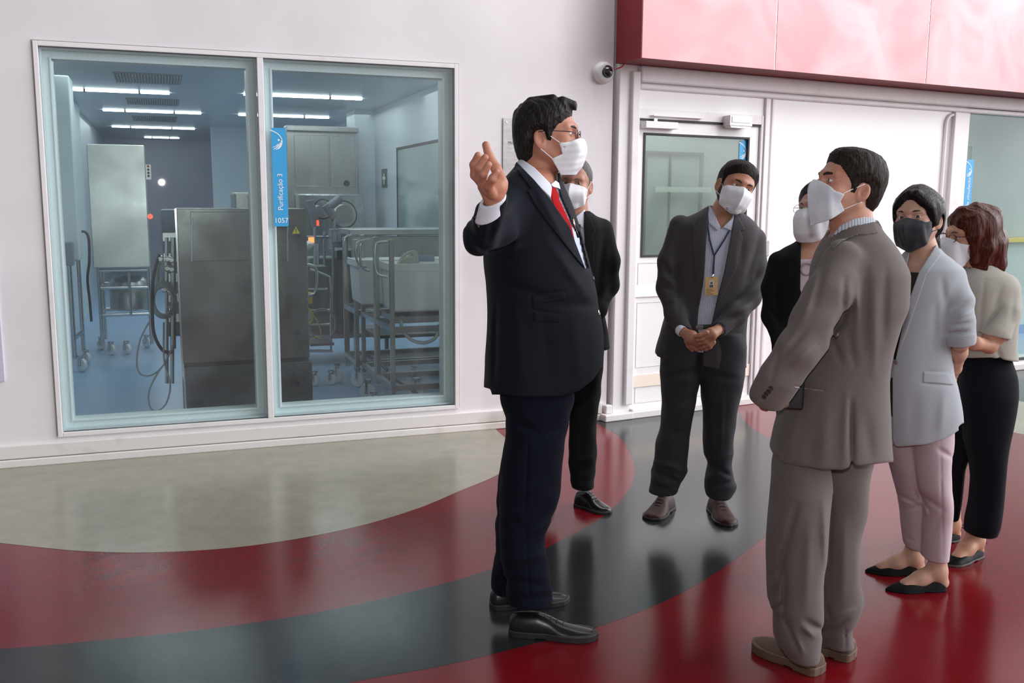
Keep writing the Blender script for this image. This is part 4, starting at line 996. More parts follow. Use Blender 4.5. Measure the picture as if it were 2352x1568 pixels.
def cloth_mat(name, c, rough=.85, weave=900, sheen=.25, mott=.12, stripes=None, bump=.25, spec=.2):
    m = mat(name, c, rough, spec=spec * .5, sheen=sheen * .25); n, l, b = nt(m)
    tc = n.new('ShaderNodeTexCoord'); ns = n.new('ShaderNodeTexNoise'); ns.inputs['Scale'].default_value = weave; ns.inputs['Detail'].default_value = 2
    l.new(tc.outputs['Object'], ns.inputs['Vector'])
    mr = n.new('ShaderNodeMapRange'); mr.inputs[1].default_value = .35; mr.inputs[2].default_value = .65; mr.inputs[3].default_value = 1 - mott; mr.inputs[4].default_value = 1 + mott
    l.new(ns.outputs[0], mr.inputs[0]); hs = n.new('ShaderNodeHueSaturation'); hs.inputs['Color'].default_value = (*c, 1); l.new(mr.outputs[0], hs.inputs['Value'])
    last = hs.outputs[0]
    if stripes:   # (spacing, width fraction, colour)
        sp_, wf, sc_ = stripes; wv = n.new('ShaderNodeTexWave'); wv.wave_type = 'BANDS'; wv.bands_direction = 'X'; wv.inputs['Scale'].default_value = .314 / sp_; wv.inputs['Distortion'].default_value = .3; wv.inputs['Detail'].default_value = 0
        l.new(tc.outputs['Object'], wv.inputs['Vector'])
        cr = n.new('ShaderNodeMapRange'); cr.inputs[1].default_value = 1 - wf; cr.inputs[2].default_value = 1 - wf * .4; l.new(wv.outputs['Fac'], cr.inputs[0])
        mx = n.new('ShaderNodeMix'); mx.data_type = 'RGBA'; l.new(cr.outputs[0], mx.inputs[0]); l.new(last, mx.inputs[6]); mx.inputs[7].default_value = (*sc_, 1); last = mx.outputs[2]
    l.new(last, b.inputs['Base Color'])
    bp = n.new('ShaderNodeBump'); bp.inputs['Strength'].default_value = bump; bp.inputs['Distance'].default_value = .0008; l.new(ns.outputs[0], bp.inputs['Height']); l.new(bp.outputs[0], b.inputs['Normal'])
    return m
def hair_mat(name, c, c2, stretch=(260, 260, 22), rough=.42):
    m = mat(name, tuple(x * .8 for x in c), rough, spec=.12); n, l, b = nt(m); c2 = tuple(x * .7 for x in c2)
    tc = n.new('ShaderNodeTexCoord'); mp = n.new('ShaderNodeMapping'); mp.inputs['Scale'].default_value = stretch
    l.new(tc.outputs['Object'], mp.inputs[0]); ns = n.new('ShaderNodeTexNoise'); ns.inputs['Scale'].default_value = 1.; ns.inputs['Detail'].default_value = 4; ns.inputs['Distortion'].default_value = .4
    l.new(mp.outputs[0], ns.inputs['Vector'])
    mr = n.new('ShaderNodeMapRange'); mr.inputs[1].default_value = .42; mr.inputs[2].default_value = .72; l.new(ns.outputs[0], mr.inputs[0])
    mx = n.new('ShaderNodeMix'); mx.data_type = 'RGBA'; l.new(mr.outputs[0], mx.inputs[0]); mx.inputs[6].default_value = (*c, 1); mx.inputs[7].default_value = (*c2, 1); l.new(mx.outputs[2], b.inputs['Base Color'])
    bp = n.new('ShaderNodeBump'); bp.inputs['Strength'].default_value = .8; bp.inputs['Distance'].default_value = .003; l.new(ns.outputs[0], bp.inputs['Height']); l.new(bp.outputs[0], b.inputs['Normal'])
    return m
M['eye_white'] = mat('eye_white', (.72, .68, .66), .15); M['iris_dark'] = mat('dark_iris', (.035, .018, .010), .1, coat=1.); M['pupil'] = mat('pupil', (.004, .004, .004), .05, coat=1.)
M['mask_white'] = noise_vary(mat('mask_fabric_white', (.80, .80, .84), .8, sheen=.2), 14, c2=(.74, .74, .79), bump=.2, bdist=.003)
M['mask_grey'] = noise_vary(mat('mask_fabric_grey', (.62, .65, .71), .85, sheen=.3), 14, c2=(.56, .59, .66), bump=.25, bdist=.003)
M['mask_black'] = noise_vary(mat('mask_fabric_black', (.012, .014, .02), .8, sheen=.2), 18, c2=(.02, .023, .03), bump=.3, bdist=.003)
M['elastic'] = mat('elastic_strap', (.80, .80, .82), .7); M['elastic_black'] = mat('black_strap', (.015, .015, .018), .7)
M['glasses'] = mat('glasses_metal', (.05, .045, .045), .3, metal=.8); M['silver'] = mat('silver_metal', (.7, .7, .7), .25, metal=1.)
M['lens'] = glass_mat('spectacle_lens', (.93, .94, .95), .6)
M['shirt_white'] = cloth_mat('white_shirt', (.66, .68, .76), .8, mott=.04)
M['button_dark'] = mat('dark_button', (.03, .028, .026), .25, coat=.6)
ONLY = None
class Person:
    def __init__(s, key, label, Y, foot_px, group=None):
        s.key = key; s.Y = Y; s.label = label; s.k = Y / F_PX * 1.0
        p = at_z(*foot_px, 0); s.root_loc = p; s.core_z = None; s.body = None; s.torso = s.head = None; s.legs = []; s.arms = []; s.hands = []; s.feet = []; s.kids = []; s.extra = []
    def p(s, x, y, dy=0.): return at_Y(x, y, s.Y + dy)
    def r(s, px, dy=0.): return px * (s.Y + dy) / F_PX
    def rows(s, R, dyc=0.):
        out = []
        for r in R:
            y, xl, xr, b = r[:4]; dy = dyc + (r[4] if len(r) > 4 else 0)
            L = s.p(xl, y, dy); Rr = s.p(xr, y, dy); out.append(((L[2] + Rr[2]) / 2, (L[0] + Rr[0]) / 2, s.Y + dy, (Rr[0] - L[0]) / 2, b))
        if R[-1][0] > 950:    # a trouser hem shows its near edge: lift the end to where that edge is seen
            y, xl, xr, b = R[-1][:4]; dy = dyc + (R[-1][4] if len(R[-1]) > 4 else 0)
            z0 = s.p((xl + xr) / 2, y, dy - b)[2]; last = out[-1]; out = [q for q in out[:-1] if q[0] > z0 + .012] + [(z0,) + last[1:]]
        return out
    def loft(s, R, dyc=0., n=2.3, rnd=.02): return Loft(s.rows(R, dyc), n, rnd)
    def ch(s, pts):  # (px,py,dy,r_px)
        return [(s.p(a, b, c), s.r(r, c)) for a, b, c, r in pts]
    def bounds(s, boxes, m=.03):
        """boxes: (x0,y0,x1,y1,dy0,dy1) in the photo"""
        lo = np.full(3, 1e9); hi = -lo
        for x0, y0, x1, y1, a, b in boxes:
            for x in (x0, x1):
                for y in (y0, y1):
                    for d in (a, b):
                        q = s.p(x, y, d); lo = np.minimum(lo, q); hi = np.maximum(hi, q)
        return lo - m, hi + m
    def mesh(s, f, box, h, name, m, fine=None, small=None, newton=2, parent='body', margin=.02):
        lo, hi = s.bounds(box, margin); hh = h * QUAL; lo[2] = max(lo[2], -.02)
        fx = fy = fz = ()
        if fine:
            fx, fy, fz = fine
        V, Fq = mesh_sdf(f, axis(lo[0], hi[0], hh, fx), axis(lo[1], hi[1], hh, fy), axis(lo[2], hi[2], hh, fz), newton)
        if small: V, Fq = drop_small(V, Fq, small)
        if len(V) == 0: print('EMPTY', s.key, name); return None
        o = mesh_np(V, Fq, name, m, s.body if parent == 'body' else parent, s.root_loc)
        if parent is None: o.location = Vector(s.root_loc)
        return o
    def mb(s, b, name, m, parent=None, **k):   # finish an MB mesh as a child part
        b.v = [tuple(np.array(v) - s.root_loc) for v in b.v]
        return b.build(name, m, parent or s.body, **k)
    def patch(s, base, poly, t, name, m, h=.0028, inset=.003, front=None, label=None, dy=(-.35, .15), parent='body', disp=None, bev=0., small=.02):
        poly = [tuple(q) for q in poly]; xs = [q[0] for q in poly]; ys = [q[1] for q in poly]
        yf = s.Y + (front if front is not None else 0.)
        def f(P):
            b = base(P)
            if disp is not None: b = b + disp(P)
            c = cutpoly(P, poly)
            return smax(smax(b - t, c, .002), np.maximum(-(b + inset), P[:, 1] - yf), .0005)
        o = s.mesh(f, [(min(xs) - 4, min(ys) - 4, max(xs) + 4, max(ys) + 4, dy[0], min(dy[1], front if front is not None else dy[1]))], h, name, m, parent=parent, small=small)
        if o and label: o['label'] = label
        return o
    # -- head things
    def hbox(s, lo=(-.1, -.13, -.16), hi=(.1, .16, .15)):
        H = s.head; pts = np.array([H.wor((a, b, c)) for a in (lo[0], hi[0]) for b in (lo[1], hi[1]) for c in (lo[2], hi[2])])
        return pts.min(0), pts.max(0)
    def hmesh(s, f, lo, hi, h, name, m, small=.05, label=None, disp_world=None):
        a, b = s.hbox(lo, hi); hh = h * QUAL
        V, Fq = mesh_sdf(f, axis(a[0], b[0], hh), axis(a[1], b[1], hh), axis(a[2], b[2], hh), 2)
        if small: V, Fq = drop_small(V, Fq, small)
        if len(V) == 0: print('EMPTY', s.key, name); return None
        o = mesh_np(V, Fq, name, m, s.body, s.root_loc)
        if label: o['label'] = label
        return o
    def eyes(s, look, iris='iris_dark'):
        H = s.head; look = np.array(look, float)
        for sx in (-1, 1):
            c = np.array([sx * .0315, .0765, -.001]); ax = look - c; ax /= np.linalg.norm(ax); r = .0124
            b = MB(); a = [k * math.pi / 22 for k in range(23)]
            w = H.wor(c); wa = H.wor(c + ax) - w; wa /= np.linalg.norm(wa)
            prof = [(r * H.sc * math.cos(t), r * H.sc * math.sin(t)) for t in a]
            b.tube([w + wa * q[0] for q in prof], [max(q[1], 1e-5) for q in prof], 20, caps=False)
            b.mi = [2 if (i // 20) < 2 else 1 if (i // 20) < 4 else 0 for i in range(len(b.f))]
            s.mb(b, 'eye', [M['eye_white'], M[iris], M['pupil']], smooth=True)
    def brows(s, m, t=.0038, zoff=0.):
        H = s.head
        for sx in (-1, 1):
            pts = [(sx * .014, .098, .017 + zoff), (sx * .026, .095, .021 + zoff), (sx * .040, .086, .021 + zoff), (sx * .050, .075, .015 + zoff)]
            f = lambda P: (smax(np.maximum(np.minimum.reduce([cone(H.loc(P), pts[i], pts[i + 1], (t, t * 1.15, t, t * .5)[i] * .95, (t, t * 1.15, t, t * .5)[i + 1] * .95) for i in range(3)]), H.f(P) / H.sc - .0022), -(H.f(P) / H.sc + .002), .001)) * H.sc
            s.hmesh(f, (min(0, sx * .06), .05, 0.), (max(0, sx * .06), .115, .04), .0016, 'eyebrow', m)
    def mask(s, kind, poly, m, ridge=((.02, .098), (-.045, .134), (-.13, .088)), side=.063, straps='elastic', strap_pts=None, label=None, pleats=False, sharp=.6):
        H = s.head; rz = sorted(ridge); zz = [a for a, _ in rz]; yy = [b for _, b in rz]
        def f(P):
            q = H.loc(P); ax = np.abs(q[:, 0]); hd = H.f(P) / H.sc
            y0 = pchip(zz, yy, q[:, 2].astype(float)).astype(f32)
            if kind == 'fold': r = smax(ax * sharp + (q[:, 1] - y0) * math.sqrt(1 - sharp ** 2), ax - side, .01)
            else:
                a = .052; k = np.sqrt((ax / a) ** 2 * .0022 + 1e-8)
                r = smax(np.sqrt((ax * .75) ** 2 + np.maximum(q[:, 1] - (y0 - .052), 0) ** 2) - .052, ax - side, .01)
            r = np.maximum(r, -(q[:, 1] - .0))
            d = smin(r, hd - .0035, .008)
            if pleats: d = d + .0005 * np.sin(q[:, 2] * 300 + 5 * ax * 10) + .0010 * gn(q, (45, 45, 60), 4)
            else: d = d + .0011 * gn(q, (60, 60, 60), 4)
            reg = poly2(q[:, 1], q[:, 2], poly)
            return (smax(smax(d, reg, .004), -(hd - .0005), .0008) * H.sc).astype(f32)
        o = s.hmesh(f, (-.085, -.02, -.16), (.085, .16, .03), .0022, 'face_mask', m, small=.08, label=label)
        # straps follow the cheek
        for a, b in (strap_pts or [((.050, -.028), (-.008, .012)), ((.030, -.085), (-.016, -.048))]):
            for sx in (-1, 1):
                n = 9; pts = []
                for i in range(n):
                    t = i / (n - 1); y = a[0] + (b[0] - a[0]) * t; z = a[1] + (b[1] - a[1]) * t
                    xs = np.linspace(.115, .02, 120); q = np.stack([xs, np.full(120, y), np.full(120, z)], -1).astype(f32)
                    d = head_sdf(q, H.fem); k = np.argmax(d < .0022); pts.append(H.wor((sx * (xs[k] if d.min() < .0022 else .06), y, z)))
                bb = MB(); bb.tube(pts, .0014 * H.sc * (1.1 if straps == 'elastic' else 1), 6); s.mb(bb, 'mask_strap', M[straps], smooth=True)
        return o
    def short_hair(s, poly, t, m, arc=.15, taper=.028, tz=None, name='hair', front_cut=None, noise=.0025, label=None, extra=None, ns=(70, 70, 26)):
        """poly in the head's side view (y forward, z up)"""
        H = s.head
        def f(P):
            q = H.loc(P); ax = np.abs(q[:, 0]); S = np.stack([ax, q[:, 1], q[:, 2]], -1)
            c = ell(S, (0, -.008, .034), (.075, .097, .083)); c = smin(c, ell(S, (0, -.02, -.02), (.070, .075, .075)), .03)
            th = t if tz is None else np.interp(q[:, 2], tz[0], tz[1])
            zs = q[:, 2] + arc * np.maximum(ax - .012, 0) + .0035 * gn(q, (130, 130, 130), 5, 4) + .0015 * np.sin(q[:, 0] * 700 + q[:, 1] * 500); reg0 = poly2(q[:, 1], zs, poly); tp_ = np.clip(-reg0 / taper, .10, 1)
            d = c - th * tp_ + (noise * gn(q, ns, 5) + noise * .7 * gn(q, (180, 180, 50), 5, 3)) * tp_
            if extra is not None: d = extra(q, ax, d)
            reg = reg0
            hd = H.f(P) / H.sc
            earcut = -ell(S, (.080, -.010, -.016), (.020, .021, .034))
            return (smax(smax(smax(d, reg, .004), -(hd + .004), .002), earcut, .003) * H.sc).astype(f32)
        return s.hmesh(f, (-.11, -.14, -.15), (.11, .13, .16), .0026, name, m, small=.1, label=label)
    def make_body(s, skin, fem=False, neck=None, box=None, neck_r=.055, foot_skin=None, h=.009, hf=.0022, head_ext=None):
        s.core_z = min(L.z1 for L in s.legs) + .0
        H = s.head; hands = s.hands; arms = s.arms; legs = s.legs; T = s.torso
        nk = neck
        def f(P):
            d = H.f(P)
            if nk is not None: d = smin(d, chain(P, nk, .02), .018)
            d2 = T(P) + .032 if s.core_z is None else smax(T(P) + .032, s.core_z - P[:, 2], .03)
            d = smin(d, d2, .03)
            for L in legs: d = smin(d, L(P) + .022, .02)
            for a in arms: d = smin(d, chain(P, [(p_, max(r_ - .016, .018)) for p_, r_ in a], .02), .012)
            for hnd in hands: d = smin(d, hnd(P), .006)
            for ft in s.feet: d = smin(d, ft(P), .01)
            return d.astype(f32)
        a, b = s.hbox((-.095, -.12, -.13), (.095, .13, .13))
        fx = [(a[0], b[0], hf * QUAL)]; fy = [(a[1], b[1], hf * QUAL)]; fz = [(a[2], b[2], hf * QUAL)]
        for lo, hi, q in getattr(s, 'hand_boxes', []):
            fx.append((lo[0], hi[0], q * QUAL)); fy.append((lo[1], hi[1], q * QUAL)); fz.append((lo[2], hi[2], q * QUAL))
        lo, hi = s.bounds(box, .03); lo = np.minimum(lo, a - .02); hi = np.maximum(hi, b + .02); lo[2] = .0
        V, Fq = mesh_sdf(f, axis(lo[0], hi[0], h * QUAL, fx), axis(lo[1], hi[1], h * QUAL, fy), axis(lo[2], hi[2], h * QUAL, fz), 2)
        V, Fq = drop_small(V, Fq, .02)
        o = mesh_np(V, Fq, 'person', skin, None, s.root_loc); o.location = Vector(s.root_loc)
        tag(o, s.label, 'person'); s.body = o; return o
    def button(s, x, y, base, r=.008, m=None, name='button', dyr=(-.4, .1)):
        """flat round button laid on the cloth where the line of sight meets it"""
        q = [s.p(x, y, d) for d in np.linspace(dyr[0], dyr[1], 500)]; d = base(np.array(q, f32)); k = np.argmax(d < 0); c = q[k]
        g = np.array([(base(np.array([c + e], f32)) - base(np.array([c - e], f32)))[0] for e in np.eye(3) * .004]); g /= np.linalg.norm(g) + 1e-9
        b = MB(); b.lathe(c, g, [(-.001, r * .9), (.0018, r), (.0032, r * .8), (.0026, r * .55), (.0026, 0)], 18); s.mb(b, name, m or M['button_dark'], auto=40); return c
def shoe_sdf(heel, toe, w, H0, prof_h=None, prof_w=None, z0=0.):
    """foot-length loft from heel point to toe point on the floor"""
    heel = np.array([heel[0], heel[1], 0.]); toe = np.array([toe[0], toe[1], 0.]); u = toe - heel; L = np.linalg.norm(u); u /= L; v = np.array([-u[1], u[0], 0])
    pw = prof_w or [(-.02, .02), (0, .55), (.06, .74), (.2, .80), (.4, .78), (.62, .98), (.75, 1.), (.9, .80), (.97, .45), (1.0, .12)]
    ph = prof_h or [(-.02, .5), (0, .78), (.08, 1.0), (.3, 1.08), (.42, .95), (.6, .62), (.8, .44), (.93, .36), (1.0, .22)]
    tw = np.linspace(-.02, 1.0, 200); W = pchip([a for a, _ in pw], [b for _, b in pw], tw) * w; Hh = pchip([a for a, _ in ph], [b for _, b in ph], tw) * H0
    def f(P, off=0., hs=1.):
        q = P - heel; a = (q @ u) / L; x = q @ v; z = P[:, 2] - z0
        ww = np.interp(a, tw, W) + off; hh = np.interp(a, tw, Hh) * hs + off
        k = ((np.abs(x) / np.maximum(ww, .002)) ** 2.4 + (np.maximum(z, 0) / np.maximum(hh, .002)) ** 2.2) ** (1 / 2.3)
        rad = np.sqrt(x * x + np.maximum(z, 0) ** 2)
        d = np.where(k > 1e-3, rad * (1 - 1 / np.maximum(k, 1e-3)), -.03)
        d = smax(d, np.maximum((a - 1.0) * L, (-.01 - a) * L) - off, .006)
        return smax(d, -z, .002).astype(f32)
    f.frame = (heel, u, v, L); return f
def make_shoe(s, heel, toe, w, H0, m, sole_m, name='shoe', laces=False, heel_block=True, opening=None, sole_t=.012, **k):
    f = shoe_sdf(heel, toe, w, H0, **k); hl, u, v, L = f.frame
    lo = np.minimum(hl, hl + u * L) - w - .03; hi = np.maximum(hl, hl + u * L) + w + .03; lo[2] = -.004; hi[2] = H0 * 1.35 + .02
    g = lambda P: smax(f(P), sole_t - P[:, 2], .001) if opening is None else smax(smax(f(P), sole_t - P[:, 2], .001), opening(P, f), .002)
    def ms(fn, nm, mm, h=.003):
        V, Fq = mesh_sdf(fn, axis(lo[0], hi[0], h * QUAL), axis(lo[1], hi[1], h * QUAL), axis(lo[2], hi[2], h * QUAL * .8), 2); V, Fq = drop_small(V, Fq, .05)
        return mesh_np(V, Fq, nm, mm, s.body, s.root_loc)
    o = ms(g, name, m)
    def sole(P):
        q = P - hl; a = (q @ u) / L; bot = np.where((a > .30) & (a < .42), .004, .0)
        d = f(P * np.array([1, 1, 0], f32) + np.array([0, 0, .002], f32), .0035)
        return smax(smax(d, P[:, 2] - sole_t - .002, .002), bot - P[:, 2] + .0, .001)
    so = ms(sole, 'sole', sole_m); so.parent = o
    if laces:
        b = MB(); ct = .44
        for i in range(4):
            a = .40 + .07 * i; zt = np.interp(a, [.3, .42, .6, .8], [1.08 * H0, .95 * H0, .62 * H0, .44 * H0]); c = hl + u * (a * L)
            pts = [c + v * t + np.array([0, 0, zt - 28 * t * t * .35 + .001]) for t in np.linspace(-.016, .016, 7)]; b.tube(pts, .0022, 6)
        lc = s.mb(b, 'laces', M['black_rubber'], smooth=True); lc.parent = o
    return o
def finger(s, pts):  # (px,py,dy,r_px)
    return s.ch(pts)
# ================================================================ the man who points: navy suit, red tie
def want(k): return (ONLY is None) or (k in ONLY.split(','))
def man_pointing():
    s = Person('pointing', 'tall man in navy suit and red tie raising his open right hand, white mask', 3.26, (1215, 1440))
    k = s.k
    s.head = Head(s.p(1257, 312, .0), 78, -4, 0, 1.0)
    T = s.torso = s.loft([(362, 1196, 1258, .055, .02), (385, 1180, 1276, .10, .01), (405, 1163, 1287, .15), (430, 1143, 1297, .19), (480, 1124, 1318, .215), (540, 1114, 1336, .22), (600, 1111, 1352, .22), (660, 1118, 1366, .215),
                          (720, 1121, 1377, .21), (770, 1119, 1384, .21), (830, 1114, 1385, .215), (880, 1111, 1378, .22), (912, 1110, 1368, .22), (930, 1110, 1360, .22)], n=2.25)
    ra = s.ch([(1195, 440, -.10, 46), (1135, 515, -.26, 46), (1103, 545, -.36, 36), (1122, 500, -.44, 32), (1134, 452, -.49, 31)])
    la = s.ch([(1262, 445, .16, 34), (1284, 600, .24, 31), (1296, 735, .20, 26), (1300, 780, .18, 22)])
    s.arms = [ra, la]
    nearR = [(790, 1150, 1318, .12), (870, 1146, 1318, .12), (910, 1148, 1319, .12), (960, 1160, 1308, .115), (1010, 1160, 1298, .11), (1064, 1150, 1292, .105), (1134, 1147, 1286, .095), (1191, 1146, 1268, .09), (1233, 1146, 1251, .085), (1271, 1150, 1254, .082), (1306, 1155, 1262, .08), (1350, 1163, 1267, .08), (1402, 1166, 1268, .08)]
    farR = [(790, 1165, 1312, .11), (870, 1160, 1312, .11), (960, 1166, 1302, .10), (1064, 1150, 1285, .095), (1160, 1140, 1250, .085), (1240, 1138, 1232, .08), (1290, 1136, 1225, .078), (1325, 1128, 1224, .078), (1372, 1125, 1222, .078)]
    L1 = s.loft(nearR, -.07, n=2.1, rnd=.006); L2 = s.loft(farR, .12, n=2.1, rnd=.006)
    s.legs = [L1, L2]
    D = -.52
    fingers = [[(1116, 333, D + .05, 8.5), (1124, 360, D + .045, 10.5), (1140, 388, D + .03, 12), (1153, 420, D + .01, 14)],
               [(1098, 357, D + .00, 8.2), (1088, 378, D + .01, 9), (1091, 402, D + .02, 10.5), (1112, 425, D + .02, 13)],
               [(1114, 362, D - .03, 8.2), (1099, 386, D - .02, 9.5), (1101, 410, D - .0, 10.5), (1116, 430, D, 13)],
               [(1122, 378, D - .055, 8), (1110, 400, D - .045, 9.2), (1110, 422, D - .02, 10.5), (1122, 438, D - .01, 13)],
               [(1141, 394, D - .065, 7.5), (1131, 410, D - .06, 8.8), (1122, 428, D - .035, 10), (1130, 445, D - .01, 12.5)]]
    fc = [s.ch(q) for q in fingers]
    palm = [s.ch([(1115, 425, D, 14), (1145, 428, D + .01, 17), (1140, 448, D + .01, 18)]), s.ch([(1145, 405, D + .025, 11), (1146, 430, D + .01, 16), (1138, 462, D + .03, 16), (1134, 480, D + .045, 14)]),
            s.ch([(1110, 430, D, 12), (1128, 460, D + .02, 16)])]
    def hand(P):
        d = None
        for c in palm: q = chain(P, c, .01); d = q if d is None else smin(d, q, .012)
        for c in fc: d = smin(d, chain(P, c, .006), .005)
        return d
    s.hands = [hand]; lo, hi = s.bounds([(1080, 325, 1170, 480, D - .09, D + .07)], 0); s.hand_boxes = [(lo, hi, .0026)]
    nk = [(s.head.wor((0, -.025, -.03)), .058), (s.p(1240, 385, .02), .060), (s.p(1232, 420, .02), .075)]
    box = [(1070, 320, 1400, 1470, -.3, .3), (1060, 320, 1200, 600, -.62, 0)]
    s.make_body(skin_mat('skin_tan', (.45, .205, .135), (.38, .15, .10)), neck=nk, box=box)
    H = s.head; s.eyes((.35 * 0, 1.5, -.02))
    hm = hair_mat('hair_dark_greying', (.010, .008, .007), (.045, .040, .038))
    s.brows(mat('brow_dark', (.03, .022, .018), .8))
    s.short_hair([(.108, .135), (.100, .066), (.078, .052), (.054, .034), (.034, .014), (.026, -.018), (.012, -.012), (-.002, .018), (-.028, .012), (-.040, -.030), (-.052, -.100), (-.13, -.105), (-.14, .15)],
                 .015, hm, tz=([-.11, -.04, .03, .12], [.020, .022, .016, .017]), noise=.003,
                 extra=lambda q, ax, d: smin(d, smin(cone(q, (.02, .06, .105), (-.01, .105, .088), .018, .014), cone(q, (.03, .03, .115), (.0, -.05, .118), .016, .014), .01), .012))
    s.mask('round', [(.15, -.016), (.112, -.018), (.085, -.028), (.050, -.030), (.056, -.066), (.020, -.080), (.048, -.135), (.15, -.14)], M['mask_white'],
           ridge=((.0, .112), (-.05, .132), (-.10, .118), (-.14, .085)), side=.060, strap_pts=[((.052, -.030), (-.004, .014)), ((.024, -.080), (-.010, -.046))], label='white pleated mask', pleats=True)
    # glasses
    b = MB(); W = H.wor
    for sx in (-1, 1):
        b.tube([W((sx * (.032 + .024 * math.cos(t)), .108 - .004 * abs(math.cos(t)), -.008 + .017 * math.sin(t))) for t in [2 * math.pi * i / 24 for i in range(24)]], .0013, 6, closed=True)
        b.tube([W((sx * .056, .104, -.002)), W((sx * .071, .090, .002)), W((sx * .079, .03, .010)), W((sx * .079, -.012, .010)), W((sx * .078, -.025, -.002))], .0014, 6)
    b.tube([W((-.009, .109, -.004)), W((0, .113, .0)), W((.009, .109, -.004))], .0013, 6)
    gl = s.mb(b, 'glasses', M['glasses'], smooth=True)
    b = MB()
    for sx in (-1, 1): b.add([W((sx * (.032 + .023 * math.cos(t)), .106, -.008 + .016 * math.sin(t))) for t in [2 * math.pi * i / 20 for i in range(20)]], [tuple(range(20))])
    ln = s.mb(b, 'lens', M['lens']); ln.parent = gl
    # jacket
    navy = cloth_mat('navy_wool', (.0065, .0078, .0135), .75, sheen=.12, mott=.15, spec=.25)
    opening = [(1160, 330), (1186, 371), (1228, 414), (1264, 457), (1308, 521), (1345, 618), (1350, 615), (1330, 535), (1317, 521), (1286, 449), (1282, 420), (1276, 330)]
    hem = [(1000, 880), (1090, 880), (1111, 889), (1126, 893), (1130, 906), (1150, 906), (1200, 912), (1290, 911), (1330, 897), (1362, 872), (1383, 840), (1392, 850), (1500, 850), (1500, 1100), (1000, 1100)]
    cr = [(1190, 470, 1150, 560, 10, 5), (1215, 480, 1170, 600, 12, -4), (1140, 480, 1120, 560, 8, 5), (1085, 560, 1180, 600, 7, 5), (1120, 590, 1230, 560, 8, -4), (1130, 640, 1280, 690, 12, 3), (1225, 420, 1300, 560, 9, -2.5), (1250, 700, 1380, 700, 14, 4),
          (1262, 560, 1355, 690, 12, -4), (1180, 690, 1200, 880, 16, -4), (1250, 720, 1262, 890, 18, 4), (1320, 740, 1330, 880, 16, -4), (1140, 700, 1135, 880, 6, 5), (1090, 480, 1105, 540, 7, 4), (1072, 520, 1110, 580, 6, 4), (1222, 678, 1296, 668, 3, 2.5), (1222, 712, 1296, 722, 3, 2.5), (1220, 678, 1222, 712, 3, 2)]
    s_cut = s.p(1120, 511, -.56); n_cut = np.cross(s.p(1108, 438, -.42) - s_cut, s.p(1166, 452, -.50) - s_cut); n_cut = n_cut / np.linalg.norm(n_cut); n_cut = n_cut if n_cut[2] > 0 else -n_cut
    cutn = n_cut.astype(f32)
    def jacket(P, cuts=True):
        a = chain(P, ra, .03); a = a + .006 * gn(P, (22, 22, 40), 5, 2) * (P[:, 2] < 3)
        a = smax(a, ((P - s_cut.astype(f32)) @ cutn) + .002, .004)
        d = smin(T(P), a, .035); d = smin(d, chain(P, la, .03), .03)
        d = d + .004 * gn(P, (9, 9, 5), 5, 1) + creases(P, cr) * (P[:, 1] < s.Y + .02)
        if not cuts: return d
        d = smax(d, -smax(cutpoly(P, opening), P[:, 1] - (s.Y + .03), .01), .003)
        d = smax(d, -cutpoly(P, hem), .004); return smax(d, -(chain(P, nk, .02) - .012), .004)
    jb = [(1050, 350, 1400, 925, -.26, .26), (1045, 420, 1210, 620, -.62, 0)]
    s.mesh(jacket, jb, .006, 'jacket', navy, small=.02)
    s.button(1363, 640, lambda P: jacket(P, False), .009); s.button(1375, 718, lambda P: jacket(P, False), .0095, M['silver'])
    base = lambda P: jacket(P, False)
    s.patch(base, [(1186, 371), (1228, 414), (1264, 457), (1308, 521), (1345, 618), (1330, 602), (1290, 552), (1252, 504), (1226, 466), (1211, 438), (1219, 432), (1196, 402), (1182, 380)], .0045, 'lapel', navy, front=.02)
    s.patch(base, [(1222, 680), (1297, 669), (1298, 688), (1224, 700)], .003, 'pocket_flap', navy, front=-.05)
    s.patch(base, [(1226, 716), (1288, 722), (1288, 740), (1228, 738)], .003, 'pocket_flap', navy, front=-.05)
    b = MB(); q = s.p(1098, 516, -.43)
    s.button(1099, 516, base, .009, dyr=(-.7, -.2)); s.button(1096, 504, base, .009, dyr=(-.7, -.2))
    # shirt with cuff, collar
    sh = cloth_mat('pale_blue_shirt', (.52, .58, .70), .8, mott=.05)
    def shirt(P):
        d = T(P) + .012; d = smax(d, -smax(cutpoly(P, [(1180, 300), (1340, 300), (1300, 414), (1262, 436), (1215, 392)]), -cutpoly(P, [(0, 0), (1, 0), (1, 1)]) * 0 - 1, .01), .004)
        return np.maximum(d, s.p(1200, 650, 0)[2] - P[:, 2])
    s.mesh(shirt, [(1100, 380, 1400, 660, -.25, .25)], .007, 'shirt', sh, small=.02)
    cuffc = s.ch([(1118, 515, -.45, 28), (1135, 450, -.50, 27.5)])
    def cuff(P):
        d = chain(P, cuffc, .01); d = np.maximum(d, -(d + .009)); t = (P - s_cut.astype(f32)) @ cutn
        return smax(d, np.maximum(t - .009, -t - .04), .002)
    s.mesh(cuff, [(1085, 420, 1180, 560, -.62, -.36)], .003, 'shirt_cuff', M['shirt_white'])
    nc = [(s.p(1246, 372, .02), .060), (s.p(1240, 395, .02), .066), (s.p(1236, 440, .02), .085)]
    colf = lambda P: chain(P, nc, .02)
    s.patch(lambda P: T(P) + .005, [(1186, 352), (1192, 361), (1228, 385), (1263, 420), (1268, 430), (1265, 455), (1230, 420), (1186, 376), (1176, 364)], .007, 'collar', M['shirt_white'], h=.003, inset=.004, front=.03, dy=(-.2, .2))
    # tie
    red = cloth_mat('red_silk_tie', (.36, .003, .006), .6, sheen=.0, spec=.1, bump=.5)
    tb = lambda P: T(P) + .009
